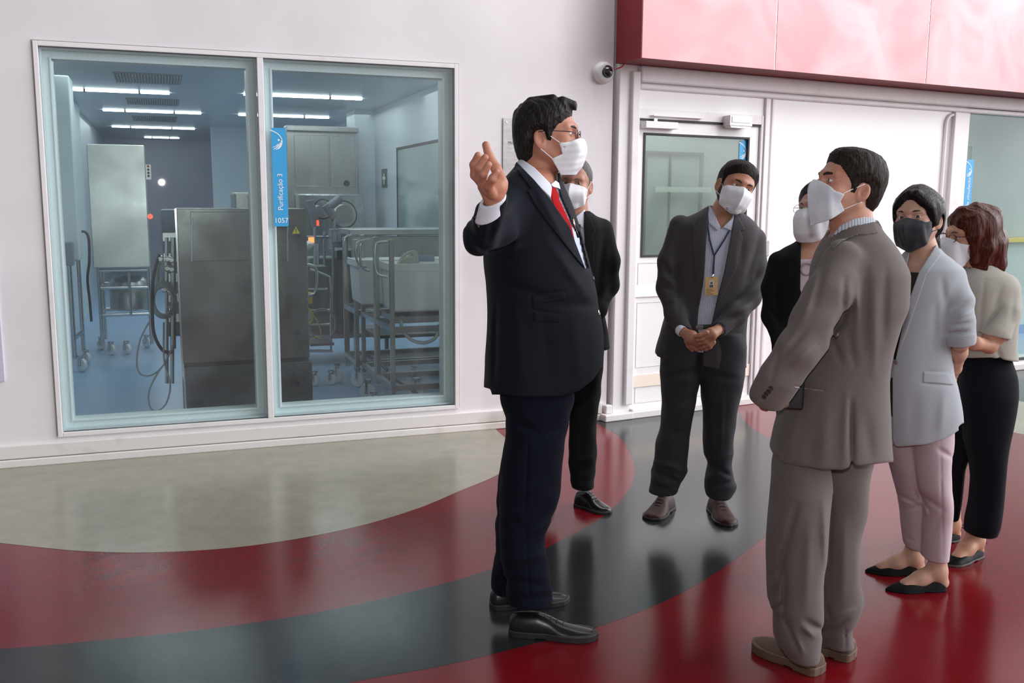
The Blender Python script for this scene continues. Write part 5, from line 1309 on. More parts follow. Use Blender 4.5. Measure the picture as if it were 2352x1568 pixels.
    s.patch(tb, [(1264, 440), (1270, 428), (1277, 430), (1283, 446), (1285, 458), (1300, 490), (1313, 520), (1320, 552), (1318, 566), (1300, 532), (1280, 492), (1268, 462)], .007, 'tie', red, small=.4, h=.0028, front=.02, dy=(-.25, .2))
    s.patch(lambda P: T(P) + .005, [(1264, 424), (1276, 414), (1284, 420), (1288, 436), (1282, 432), (1272, 430)], .007, 'collar', M['shirt_white'], h=.003, inset=.004, front=.03, dy=(-.25, .2))
    # pens
    for (x0, y0, x1, y1, mm) in ((1316, 503, 1322, 530, M['silver']), (1322, 525, 1328, 545, M['black'])):
        b = MB(); b.tube([s.p(x0, y0, -.165), s.p(x1, y1, -.155)], .0032, 8); s.mb(b, 'pen', mm, smooth=True)
    # jeans
    jeans = cloth_mat('dark_navy_denim', (.0046, .0066, .0145), .85, weave=500, sheen=.1, mott=.35)
    cr2 = [(1214, 1000, 1206, 1200, 3, 3), (1206, 1200, 1212, 1300, 3, 3), (1212, 1300, 1218, 1390, 3, 3), (1150, 1330, 1260, 1345, 9, 5), (1160, 1290, 1250, 1275, 10, -5), (1170, 1380, 1262, 1368, 8, 5), (1165, 960, 1230, 990, 9, 5), (1290, 980, 1230, 1010, 9, 4), (1145, 1180, 1200, 1210, 10, 4), (1275, 1180, 1220, 1215, 8, 5)]
    def tr(P):
        w = np.clip((s.p(1200, 1120, 0)[2] - P[:, 2]) / .35, 0, 1)
        d = smin(L1(P), L2(P), .02) + (.003 + .004 * w) * gn(P, (12, 12, 34), 6, 4); d = d + creases(P, cr2)
        return smax(d, P[:, 2] - s.p(1230, 800, 0)[2], .01)
    s.mesh(tr, [(1110, 780, 1330, 1415, -.2, .24)], .006, 'trousers', jeans, small=.02)
    black_l = mat('black_leather', (.006, .006, .007), .3, spec=.4); sole = mat('black_sole', (.02, .02, .022), .5)
    make_shoe(s, at_z(1172, 1452, 0), at_z(1372, 1466, 0), .052, .078, black_l, sole, laces=True, sole_t=.022)
    make_shoe(s, at_z(1128, 1394, 0), at_z(1306, 1380, 0), .050, .076, black_l, sole, laces=True, sole_t=.020)
if want('1'): man_pointing()
# ================================================================ older man standing behind the pointing man
def man_behind():
    s = Person('behind', 'grey-haired man in a black suit standing half hidden behind the pointing man, white respirator mask', 4.55, (1345, 1172))
    s.head = Head(s.p(1320, 421, 0), -14, 0, 3, .98)
    T = s.torso = s.loft([(476, 1292, 1345, .06), (490, 1275, 1362, .085), (506, 1252, 1382, .105), (525, 1240, 1392, .115), (570, 1238, 1394, .125), (640, 1240, 1392, .13), (700, 1240, 1388, .13), (760, 1238, 1396, .13), (800, 1236, 1399, .135), (820, 1236, 1399, .13)])
    la = s.ch([(1384, 527, 0, 25), (1397, 600, -.02, 25), (1396, 655, -.04, 25), (1372, 712, -.14, 20), (1345, 752, -.19, 16)])
    ra = s.ch([(1256, 527, 0, 25), (1243, 600, -.02, 25), (1244, 655, -.04, 25), (1270, 712, -.14, 20), (1300, 755, -.19, 16)])
    s.arms = [la, ra]
    h = s.ch([(1345, 752, -.19, 14), (1322, 772, -.2, 16), (1308, 785, -.2, 10)])
    s.hands = [lambda P: chain(P, h, .01)]
    R = [(740, 1312, 1390, .11), (869, 1311, 1383, .10), (939, 1308, 1374, .09), (1000, 1307, 1369, .08), (1040, 1306, 1371, .078), (1099, 1309, 1365, .075), (1128, 1313, 1364, .075)]
    L1 = s.loft(R, 0, 2.1, .006); L2 = s.loft([(y, 2632 - xr - 18 - (xr - xl) * 0, 2632 - xl - 18, b) for y, xl, xr, b in [(740, 1312, 1394, .11), (869, 1311, 1383, .10), (939, 1316, 1378, .09), (1000, 1322, 1380, .08), (1040, 1325, 1384, .078), (1099, 1330, 1384, .075), (1128, 1333, 1384, .075)]], .02, 2.1, .006)
    s.legs = [L1, L2]
    nk = [(s.head.wor((0, -.02, -.03)), .055), (s.p(1320, 480, .0), .058), (s.p(1320, 500, .0), .07)]
    s.make_body(skin_mat('skin_brown', (.42, .205, .14)), neck=nk, box=[(1215, 370, 1430, 1190, -.35, .25)], h=.011)
    s.eyes((-.5, 1.4, .1)); hm = hair_mat('hair_grey_short', (.10, .095, .09), (.30, .29, .28), rough=.6)
    s.brows(mat('brow_grey', (.12, .09, .08), .8), .0028)
    s.short_hair([(.09, .14), (.082, .092), (.060, .075), (.045, .045), (.026, .02), (.018, -.012), (.004, -.01), (-.004, .012), (-.03, .01), (-.042, -.03), (-.055, -.075), (-.13, -.08), (-.14, .15)], .006, hm, noise=.0012)
    s.mask('fold', [(.16, .008), (.105, -.002), (.062, -.022), (.036, -.045), (.034, -.072), (.06, -.112), (.10, -.14), (.16, -.14)], M['mask_white'], ridge=((.012, .106), (-.045, .142), (-.13, .082)), side=.066, sharp=.62, label='white folded respirator mask',
           strap_pts=[((.046, -.036), (-.006, .004)), ((.042, -.076), (-.012, -.05))])
    bk = cloth_mat('black_wool', (.0085, .0088, .0095), .8, sheen=.15, spec=.2)
    op = [(1300, 470), (1303, 520), (1330, 620), (1352, 680), (1356, 680), (1345, 600), (1342, 540), (1342, 484), (1338, 470)]
    hem = [(1100, 806), (1384, 806), (1396, 803), (1404, 798), (1500, 798), (1500, 1100), (1100, 1100)]
    cr = [(1405, 560, 1400, 700, 8, 4), (1385, 560, 1372, 680, 7, 5), (1400, 650, 1375, 700, 6, -4), (1410, 620, 1390, 640, 5, 4), (1370, 720, 1395, 790, 7, 3)]
    def jk(P, cuts=True):
        a = smin(chain(P, la, .03), chain(P, ra, .03), .02)
        d = smin(T(P), a, .03) + .004 * gn(P, (12, 12, 9), 5, 2) + creases(P, cr)
        if not cuts: return d
        d = smax(d, -smax(cutpoly(P, op), P[:, 1] - s.Y, .01), .003); d = smax(d, -cutpoly(P, hem), .004); return smax(d, -(chain(P, nk, .02) - .008), .004)
    s.mesh(jk, [(1210, 470, 1430, 815, -.36, .2)], .0075, 'jacket', bk, small=.02)
    base = lambda P: jk(P, False)
    s.patch(base, [(1342, 484), (1356, 500), (1368, 530), (1360, 545), (1366, 556), (1362, 640), (1355, 682), (1347, 620), (1343, 560), (1341, 520)], .0045, 'lapel', bk, front=-.03, h=.0035)
    sh = cloth_mat('white_blue_shirt', (.58, .64, .74), .8, mott=.04)
    s.mesh(lambda P: smax(smax(T(P) + .012, -cutpoly(P, [(1290, 440), (1300, 480), (1321, 506), (1343, 484), (1350, 440)]), .003), s.p(1320, 700)[2] - P[:, 2], .01), [(1260, 470, 1400, 710, -.2, .1)], .009, 'shirt', sh, small=.02)
    nc = [(s.p(1320, 470, 0), .061), (s.p(1320, 505, 0), .078)]
    s.patch(lambda P: T(P) + .006, [(1300, 480), (1320, 500), (1343, 480), (1346, 500), (1340, 526), (1322, 506), (1302, 526)], .005, 'collar', M['shirt_white'], h=.0035, front=.0, dy=(-.2, .1))
    b = MB(); b.tube([s.p(1331, 515, -.135), s.p(1332, 600, -.14)], .006, 6); s.mb(b, 'tie', cloth_mat('dark_tie', (.01, .01, .02), .5), smooth=True)
    tm = cloth_mat('black_trousers', (.0115, .012, .0125), .85, sheen=.15)
    crt = [(1312, 1090, 1362, 1070, 6, 4), (1310, 1060, 1368, 1050, 6, -4), (1315, 1110, 1362, 1100, 5, 3), (1340, 960, 1335, 1060, 5, 2)]
    s.mesh(lambda P: smax(smin(L1(P), L2(P), .015) + .004 * gn(P, (14, 14, 30), 5, 5) + creases(P, crt), P[:, 2] - s.p(1320, 745)[2], .01), [(1200, 735, 1400, 1140, -.16, .18)], .008, 'trousers', tm, small=.02)
    bl = mat('black_polished_leather', (.008, .008, .008), .22); so = mat('sole_black', (.02, .02, .02), .5)
    make_shoe(s, at_z(1326, 1158, 0), at_z(1401, 1180, 0), .050, .080, bl, so, laces=True)
    make_shoe(s, at_z(1262, 1158, 0), at_z(1240, 1185, 0), .048, .075, bl, so)
if want('2'): man_behind()
# ================================================================ young bearded man in an open grey suit
def man_grey():
    s = Person('grey', 'young bearded man in open grey suit with orange badge, hands clasped', 4.42, (1588, 1190))
    s.head = Head(s.p(1690, 429, -.03), 6, 2, 20, 1.0)
    T = s.torso = s.loft([(470, 1630, 1688, .06), (484, 1610, 1700, .08), (500, 1578, 1722, .10), (520, 1556, 1738, .115), (560, 1548, 1740, .125), (620, 1542, 1736, .13), (700, 1534, 1720, .125), (760, 1518, 1713, .13), (815, 1505, 1713, .14), (860, 1512, 1712, .14)], n=2.4)
    ra = s.ch([(1563, 520, 0, 26), (1540, 600, -.01, 29), (1537, 660, -.03, 28), (1552, 722, -.11, 23), (1574, 764, -.19, 18)])
    la = s.ch([(1732, 549, 0, 26), (1731, 615, -.01, 28), (1716, 680, -.05, 29), (1688, 722, -.13, 25), (1652, 756, -.2, 19)])
    s.arms = [ra, la]
    D = -.235
    F = [[(1572, 764, D + .03, 12), (1588, 775, D, 16), (1600, 784, D, 14)], [(1650, 757, D + .02, 12), (1632, 768, D - .03, 15), (1617, 775, D - .03, 13)]]
    fg = [[(1592, 768, D - .0, 8), (1604, 782, D, 6.5), (1616, 794, D - .01, 5)], [(1586, 776, D, 8), (1598, 790, D, 6.5), (1610, 799, D, 5)], [(1580, 782, D, 7.5), (1590, 795, D, 6.2), (1600, 803, D, 4.8)], [(1578, 784, D + .01, 7), (1583, 796, D + .01, 5.5), (1590, 804, D + .01, 4.5)],
          [(1622, 764, D - .05, 7), (1608, 770, D - .055, 6), (1598, 772, D - .05, 5)],
          [(1628, 768, D - .045, 7.5), (1612, 779, D - .05, 6.2), (1602, 781, D - .045, 4.8)], [(1632, 774, D - .04, 7.5), (1620, 785, D - .045, 6.3), (1608, 788, D - .04, 5)], [(1636, 780, D - .035, 7), (1627, 791, D - .04, 6), (1617, 796, D - .035, 5)], [(1638, 786, D - .02, 6.5), (1630, 797, D - .025, 5.4), (1621, 803, D - .02, 4.5)]]
    PC = [s.ch(q) for q in F]; FC = [s.ch(q) for q in fg]
    def hands(P):
        d = None
        for c in PC: q = chain(P, c, .01); d = q if d is None else np.minimum(d, q)
        for c in FC: d = smin(d, chain(P, c, .005), .0035)
        return d
    s.hands = [hands]; lo, hi = s.bounds([(1560, 742, 1664, 812, D - .09, D + .06)], 0); s.hand_boxes = [(lo, hi, .0026)]
    L1 = s.loft([(750, 1530, 1610, .12), (800, 1518, 1612, .12), (856, 1517, 1609, .12), (890, 1518, 1603, .11), (926, 1521, 1596, .105), (982, 1516, 1586, .095), (1030, 1505, 1580, .09), (1061, 1503, 1578, .088), (1083, 1496, 1576, .09), (1106, 1495, 1565, .085), (1142, 1491, 1551, .082)], -.02, 2.1, .006)
    L2 = s.loft([(750, 1604, 1700, .12), (800, 1600, 1714, .12), (850, 1600, 1709, .12), (890, 1610, 1704, .11), (940, 1614, 1693, .105), (1002, 1616, 1684, .095), (1040, 1617, 1682, .09), (1066, 1626, 1680, .085), (1090, 1621, 1684, .086), (1112, 1620, 1690, .088), (1150, 1622, 1677, .085)], -.02, 2.1, .006)
    s.legs = [L1, L2]
    nk = [(s.head.wor((0, -.02, -.04)), .054), (s.p(1662, 490, .0), .056), (s.p(1656, 515, .0), .075)]
    s.make_body(skin_mat('skin_olive', (.42, .205, .13)), neck=nk, box=[(1480, 355, 1770, 1215, -.38, .25)], h=.010)
    H = s.head; s.eyes((-.35, 1.4, .10)); hm = hair_mat('hair_black_brown', (.010, .0065, .005), (.028, .018, .013), stretch=(200, 200, 60), rough=.55)
    s.brows(mat('brow_black', (.012, .008, .006), .8), .0036)
    s.short_hair([(.115, .14), (.100, .074), (.088, .060), (.070, .050), (.046, .030), (.034, .0), (.024, -.03), (.010, -.03), (-.002, .015), (-.03, .01), (-.042, -.03), (-.058, -.09), (-.13, -.09), (-.14, .16)], .014, hm, noise=.002, arc=.1, taper=.042)
    # short beard along the jaw
    def beard(P):
        q = H.loc(P); hd = head_sdf(q); ax = np.abs(q[:, 0]); S = np.stack([ax, q[:, 1], q[:, 2]], -1)
        reg = poly2(q[:, 1], q[:, 2], [(.028, .0), (.036, -.035), (.060, -.055), (.10, -.05), (.12, -.06), (.12, -.14), (.05, -.135), (.010, -.095), (.006, -.03), (.012, .0)])
        return (smax(smax(hd - .0024 + .0008 * gn(q, (160, 160, 160), 5), reg, .003), np.maximum(-(hd + .002), -ell(S, (.080, -.010, -.016), (.018, .020, .034))), .001)) * H.sc
    s.hmesh(beard, (-.09, -.01, -.14), (.09, .12, .01), .0026, 'beard', mat('beard_dark', (.018, .012, .010), .8), small=.02)
    s.mask('fold', [(.16, .010), (.105, .000), (.062, -.018), (.040, -.030), (.034, -.062), (.055, -.105), (.09, -.135), (.16, -.14)], M['mask_grey'] if 0 else M['mask_white'], ridge=((.012, .106), (-.035, .140), (-.075, .132), (-.13, .078)), side=.066, sharp=.66, label='white folded mask with a centre ridge',
           strap_pts=[((.046, -.030), (-.004, .006)), ((.042, -.066), (-.012, -.045))])
    gs = cloth_mat('grey_wool_suit', (.055, .050, .056), .72, sheen=.25, mott=.12, spec=.25)
    op = [(1632, 430), (1627, 480), (1622, 560), (1617, 640), (1606, 700), (1601, 750), (1612, 790), (1606, 818), (1614, 850), (1616, 800), (1633, 748), (1646, 690), (1664, 620), (1678, 545), (1686, 492), (1690, 440)]
    hem = [(1300, 790), (1502, 806), (1510, 818), (1530, 826), (1562, 831), (1586, 818), (1603, 796), (1610, 808), (1613, 842), (1655, 849), (1713, 845), (1800, 845), (1800, 1100), (1300, 1100)]
    cr = [(1520, 600, 1545, 640, 7, 6), (1515, 630, 1555, 655, 6, -6), (1522, 660, 1560, 672, 7, 6), (1530, 690, 1566, 690, 6, -5), (1550, 560, 1560, 720, 6, 5), (1738, 560, 1708, 660, 7, 6), (1750, 620, 1715, 650, 6, 6), (1748, 650, 1700, 680, 6, -6), (1742, 672, 1690, 702, 6, 6), (1725, 700, 1672, 722, 6, -6), (1708, 722, 1660, 738, 5, 5),
          (1580, 760, 1560, 820, 9, 4), (1690, 760, 1700, 840, 10, 4), (1650, 770, 1645, 840, 12, -3), (1600, 560, 1592, 700, 9, 3), (1706, 545, 1700, 610, 8, 4), (1540, 780, 1530, 815, 8, -3)]
    def jk(P, cuts=True):
        a = smin(chain(P, la, .03), chain(P, ra, .03), .02)
        d = smin(T(P), a, .02) + .004 * gn(P, (12, 12, 8), 5, 1) + creases(P, cr) * (P[:, 1] < s.Y)
        if not cuts: return d
        d = smax(d, -smax(cutpoly(P, op), P[:, 1] - s.Y, .01), .003)
        hc = np.where(a < T(P), 1., -cutpoly(P, hem)) ; d = np.where(a < .0, smin(smax(T(P) + .003 * gn(P, (12, 12, 8), 5, 1), -cutpoly(P, hem), .004), d, .004), smax(d, -cutpoly(P, hem), .004))
        for hand, cpt in ((F[0][0], (1568, 758)), (F[1][0], (1656, 751))): pass
        return smax(smax(d, -(chain(P, nk, .02) - .010), .004), -(hands(P) - .004), .003)
    s.mesh(jk, [(1480, 462, 1775, 860, -.30, .2)], .0065, 'jacket', gs, small=.02)
    base = lambda P: jk(P, False)
    s.patch(base, [(1628, 470), (1612, 494), (1600, 520), (1592, 512), (1588, 528), (1596, 620), (1603, 700), (1607, 700), (1617, 640), (1622, 560)], .0045, 'lapel', gs, front=-.02, h=.0035)
    s.patch(base, [(1688, 486), (1700, 504), (1712, 528), (1700, 530), (1706, 546), (1690, 620), (1655, 690), (1646, 692), (1664, 620), (1678, 545)], .0045, 'lapel', gs, front=-.02, h=.0035)
    s.patch(base, [(1668, 786), (1706, 782), (1706, 793), (1669, 797)], .003, 'pocket_flap', gs, front=-.02, h=.0035)
    sh = cloth_mat('striped_shirt', (.56, .58, .66), .8, mott=.03, stripes=(.006, .35, (.22, .24, .36)))
    s.mesh(lambda P: smax(smax(T(P) + .012 + .002 * gn(P, (30, 30, 14), 4), -cutpoly(P, [(1600, 440), (1634, 482), (1654, 526), (1674, 512), (1690, 480), (1700, 440)]), .003), s.p(1620, 800)[2] - P[:, 2], .01), [(1560, 470, 1730, 805, -.2, .15)], .007, 'shirt', sh, small=.02)
    nc = [(s.p(1660, 478, 0), .060), (s.p(1656, 520, 0), .080)]
    s.patch(lambda P: T(P) + .006, [(1628, 468), (1636, 480), (1655, 522), (1648, 530), (1628, 512), (1624, 480)], .006, 'collar', sh, h=.003, front=.02, dy=(-.2, .1))
    s.patch(lambda P: T(P) + .006, [(1686, 486), (1682, 500), (1660, 522), (1680, 530), (1688, 505)], .006, 'collar', sh, h=.003, front=.02, dy=(-.2, .1))
    for pts in ([(1624, 506), (1630, 550), (1640, 586)], [(1680, 520), (1664, 550), (1641, 586)], [(1641, 586), (1639, 612), (1638, 630)]):
        s.patch(lambda P: T(P) + .008, [(x - 2.2, y) for x, y in pts] + [(x + 2.2, y) for x, y in pts[::-1]], .005, 'lanyard', mat('navy_ribbon', (.012, .02, .09), .6), front=0, h=.0025)
    def onT(x, y, off):
        q = [s.p(x, y, d) for d in np.linspace(-.3, .0, 300)]; k = np.argmax(T(np.array(q, f32)) < off); return q[k]
    b = MB(); c = onT(1634, 657, .014); hx, hz = .028, .041
    Fb = Frame(c, -.05); b.box(Fb, -hx, hx, 0, .002, -hz, hz); badge = s.mb(b, 'badge', mat('orange_badge', (.62, .40, .16), .4), bevel=.001)
    b = MB(); b.box(Fb, -.011, .011, -.0008, 0, -.006, .026); ph = s.mb(b, 'badge_photo', mat('photo_pale', (.55, .58, .62), .4)); ph.parent = badge
    b = MB(); b.disc(Fb.P(0, -.001, .014), Fb.n, .0055, .001, 14); b.box(Fb, -.008, .008, -.0014, -.001, -.005, .006); x_ = s.mb(b, 'portrait', mat('portrait_dark', (.10, .07, .06), .5)); x_.parent = badge
    b = MB()
    for z0, w0 in ((-.014, .018), (-.021, .022), (-.029, .012), (-.035, .02)): b.box(Fb, -.022, -.022 + w0 * 1.6, -.0006, 0, z0 - .0012, z0 + .0012)
    x_ = s.mb(b, 'badge_lines', mat('badge_ink', (.20, .12, .06), .6)); x_.parent = badge
    b = MB(); c2 = onT(1637, 632, .012); b.tube([c2, Fb.P(0, -.001, hz - .002)], .004, 8); b.disc(c2, (0, 1, 0), .006, .004, 12); s.mb(b, 'clip', M['silver'], smooth=True)
    b = MB(); cc = onT(1607, 752, .006); b.box(Frame(cc, 0), -.018, .018, -.002, .006, -.009, .009); s.mb(b, 'belt_buckle', M['silver'], bevel=.002)
    s.patch(lambda P: T(P) + .010, [(1590, 746), (1650, 744), (1650, 754), (1590, 757)], .006, 'belt', M['black'], front=0, h=.003)
    for pl in (F[0], F[1]):
        a_, b_ = s.ch(pl)[0][0], s.ch(pl)[1][0]; dd = (b_ - a_) / np.linalg.norm(b_ - a_); cc = [(a_ - dd * .02, (.0265)), (a_ + dd * .004, .025)]
        fc_ = lambda P, cc=cc, a_=a_, dd=dd: smax(chain(P, cc, .01), np.maximum(((P - a_.astype(f32)) @ dd.astype(f32)) - .006, -(hands(P) - .002)), .002)
        lo = np.minimum(a_ - .07, b_ - .05); hi = np.maximum(a_ + .07, b_ + .05)
        V, Fq = mesh_sdf(fc_, axis(lo[0], hi[0], .004), axis(lo[1], hi[1], .004), axis(lo[2], hi[2], .004)); mesh_np(V, Fq, 'shirt_cuff', M['shirt_white'], s.body, s.root_loc)
    tm = cloth_mat('grey_trousers', (.034, .036, .042), .75, sheen=.22, spec=.25)
    crt = [(1500, 1080, 1560, 1108, 7, 8), (1505, 1062, 1578, 1082, 7, -7), (1500, 1118, 1552, 1120, 7, 6), (1497, 1100, 1560, 1130, 5, -4), (1630, 1065, 1680, 1095, 6, 8), (1622, 1100, 1672, 1078, 6, -7), (1640, 1118, 1690, 1104, 6, 7), (1650, 1060, 1682, 1040, 6, -5), (1530, 870, 1600, 850, 8, 5), (1620, 860, 1700, 872, 8, 4),
           (1530, 900, 1540, 1050, 5, -3), (1660, 900, 1655, 1050, 5, -3), (1540, 1000, 1575, 990, 8, 4), (1560, 930, 1600, 905, 8, 4), (1600, 850, 1606, 880, 5, 6)]
    s.mesh(lambda P: smax(smin(L1(P), L2(P), .02) + .004 * gn(P, (14, 14, 26), 5, 5) + creases(P, crt) * (P[:, 1] < s.Y), P[:, 2] - s.p(1610, 758)[2], .01), [(1480, 745, 1725, 1160, -.18, .16)], .007, 'trousers', tm, small=.02)
    br = noise_vary(mat('brown_leather', (.034, .010, .008), .45, spec=.2), 20, c2=(.035, .010, .008)); so = mat('dark_sole', (.015, .012, .012), .5)
    make_shoe(s, at_z(1536, 1163, 0), at_z(1492, 1196, 0), .056, .082, br, so, laces=True)
    make_shoe(s, at_z(1640, 1166, 0), at_z(1676, 1211, 0), .056, .082, br, so, laces=True)
if want('3'): man_grey()
# ================================================================ woman in a black blazer, mostly hidden
def woman_black():
    s = Person('blackw', 'woman in a black blazer and glasses partly hidden behind the man in the taupe suit', 3.86, (1835, 1300))
    s.head = Head(s.p(1884, 484, 0), -52, -6, -2, .96, True)
    T = s.torso = s.loft([(545, 1842, 1898, .05), (558, 1825, 1915, .07), (573, 1798, 1940, .095), (595, 1776, 1958, .115), (650, 1764, 1962, .12), (720, 1766, 1955, .12), (800, 1776, 1950, .12), (870, 1778, 1950, .125), (935, 1778, 1950, .12), (965, 1778, 1950, .12)])
    ra = s.ch([(1786, 598, 0, 20), (1774, 660, -.01, 22), (1774, 725, -.02, 22), (1796, 790, -.10, 18), (1830, 840, -.15, 14)])
    la = s.ch([(1942, 598, .0, 20), (1946, 680, 0, 20), (1930, 760, .0, 18), (1890, 820, -.12, 14)])
    s.arms = [ra, la]; hd = s.ch([(1830, 840, -.15, 12), (1850, 858, -.15, 14), (1866, 868, -.15, 8)]); s.hands = [lambda P: chain(P, hd, .01)]
    L1 = s.loft([(870, 1780, 1868, .11), (1000, 1790, 1860, .1), (1100, 1800, 1855, .08), (1200, 1806, 1852, .07), (1275, 1808, 1852, .07)], 0, 2.1, .006)
    L2 = s.loft([(870, 1860, 1948, .11), (1000, 1868, 1940, .1), (1100, 1872, 1925, .08), (1200, 1876, 1922, .07), (1275, 1878, 1922, .07)], 0, 2.1, .006)
    s.legs = [L1, L2]
    nk = [(s.head.wor((0, -.02, -.03)), .048), (s.p(1868, 560, .0), .050), (s.p(1866, 590, 0), .07)]
    s.make_body(skin_mat('skin_light', (.48, .27, .19)), fem=True, neck=nk, box=[(1755, 430, 1960, 1320, -.3, .2)], h=.011)
    H = s.head; s.eyes((-.2, 1.4, .1)); hm = hair_mat('hair_black', (.008, .006, .006), (.02, .016, .015), rough=.3)
    s.brows(mat('brow_dark_brown', (.03, .02, .016), .8), .0026)
    s.short_hair([(.12, .15), (.088, .072), (.070, .048), (.055, .02), (.040, -.01), (.020, -.03), (.0, -.05), (-.02, -.10), (-.13, -.13), (-.14, .16)], .016, hm, noise=.0015)
    bun = lambda P: smin(ell(H.loc(P), (0, -.115, -.045), (.035, .03, .06)), cone(H.loc(P), (.03, -.085, -.075), (.045, -.075, -.125), .022, .012), .01) + .002 * gn(H.loc(P), (90, 90, 30), 5)
    s.hmesh(bun, (-.06, -.16, -.15), (.08, -.04, .03), .0035, 'ponytail', hm)
    s.mask('round', [(.15, .002), (.108, .0), (.080, -.014), (.050, -.020), (.030, -.040), (.030, -.085), (.05, -.115), (.08, -.14), (.15, -.14)], M['mask_white'], ridge=((.0, .108), (-.045, .126), (-.10, .116), (-.14, .086)), side=.062, label='white surgical mask')
    W = H.wor; b = MB()
    for sx in (-1, 1):
        b.tube([W((sx * (.033 + .025 * math.cos(t)), .108 - .004 * abs(math.cos(t)), -.004 + .018 * math.sin(t))) for t in [2 * math.pi * i / 24 for i in range(24)]], .0010, 6, closed=True)
        b.tube([W((sx * .058, .104, .002)), W((sx * .074, .06, .008)), W((sx * .078, -.012, .010))], .0012, 6)
    b.tube([W((-.008, .109, .0)), W((0, .113, .003)), W((.008, .109, .0))], .001, 6); s.mb(b, 'glasses', M['silver'], smooth=True)
    bk = cloth_mat('black_blazer', (.0085, .0095, .0095), .85, sheen=.1, spec=.15)
    op = [(1842, 535), (1840, 560), (1838, 664), (1850, 700), (1885, 760), (1915, 700), (1925, 600), (1905, 556), (1898, 535)]
    hem = [(1600, 928), (1960, 940), (2000, 940), (2000, 1200), (1600, 1200)]
    def jk(P, cuts=True):
        d = smin(T(P), smin(chain(P, la, .03), chain(P, ra, .03), .02), .025) + .003 * gn(P, (12, 12, 8), 5, 3) + creases(P, [(1785, 620, 1790, 760, 6, 4), (1762, 700, 1790, 740, 6, 4)])
        if not cuts: return d
        d = smax(d, -smax(cutpoly(P, op), P[:, 1] - s.Y, .01), .003); d = smax(d, -cutpoly(P, hem), .004); return smax(d, -(chain(P, nk, .02) - .006), .004)
    s.mesh(jk, [(1745, 540, 1975, 945, -.28, .2)], .0075, 'blazer', bk, small=.02)
    pk = cloth_mat('pale_pink_top', (.52, .42, .46), .85, mott=.03)
    s.mesh(lambda P: smax(smax(T(P) + .012, s.p(1860, 800)[2] - P[:, 2], .01), P[:, 2] - s.p(1860, 598)[2] - .01 + 0 * P[:, 0], .004), [(1800, 590, 1945, 805, -.2, .1)], .008, 'top', pk, small=.02)
    for (x, y, rr) in ((1853, 618, 13), (1876, 600, 8)):
        q = [s.p(x, y, d) for d in np.linspace(-.25, .05, 300)]; k = np.argmax(T(np.array(q, f32)) < -.010); c = q[k]
        b = MB(); b.tube([c + np.array([math.cos(t) * s.r(rr), -.002, math.sin(t) * s.r(rr)]) for t in [2 * math.pi * i / 28 for i in range(28)]], .004, 6, closed=True); s.mb(b, 'ring_print', mat('grey_print', (.25, .22, .27), .7), smooth=True)
    s.mesh(lambda P: smax(smin(L1(P), L2(P), .02), P[:, 2] - s.p(1860, 885)[2], .01), [(1760, 860, 1960, 1290, -.16, .16)], .008, 'trousers', cloth_mat('black_trousers_woman', (.008, .008, .009), .85), small=.02)
    bl = mat('black_shoe', (.01, .01, .01), .3)
    make_shoe(s, at_z(1850, 1288, 0), at_z(1796, 1310, 0), .042, .06, bl, bl); make_shoe(s, at_z(1915, 1290, 0), at_z(1868, 1312, 0), .042, .06, bl, bl)
if want('4'): woman_black()
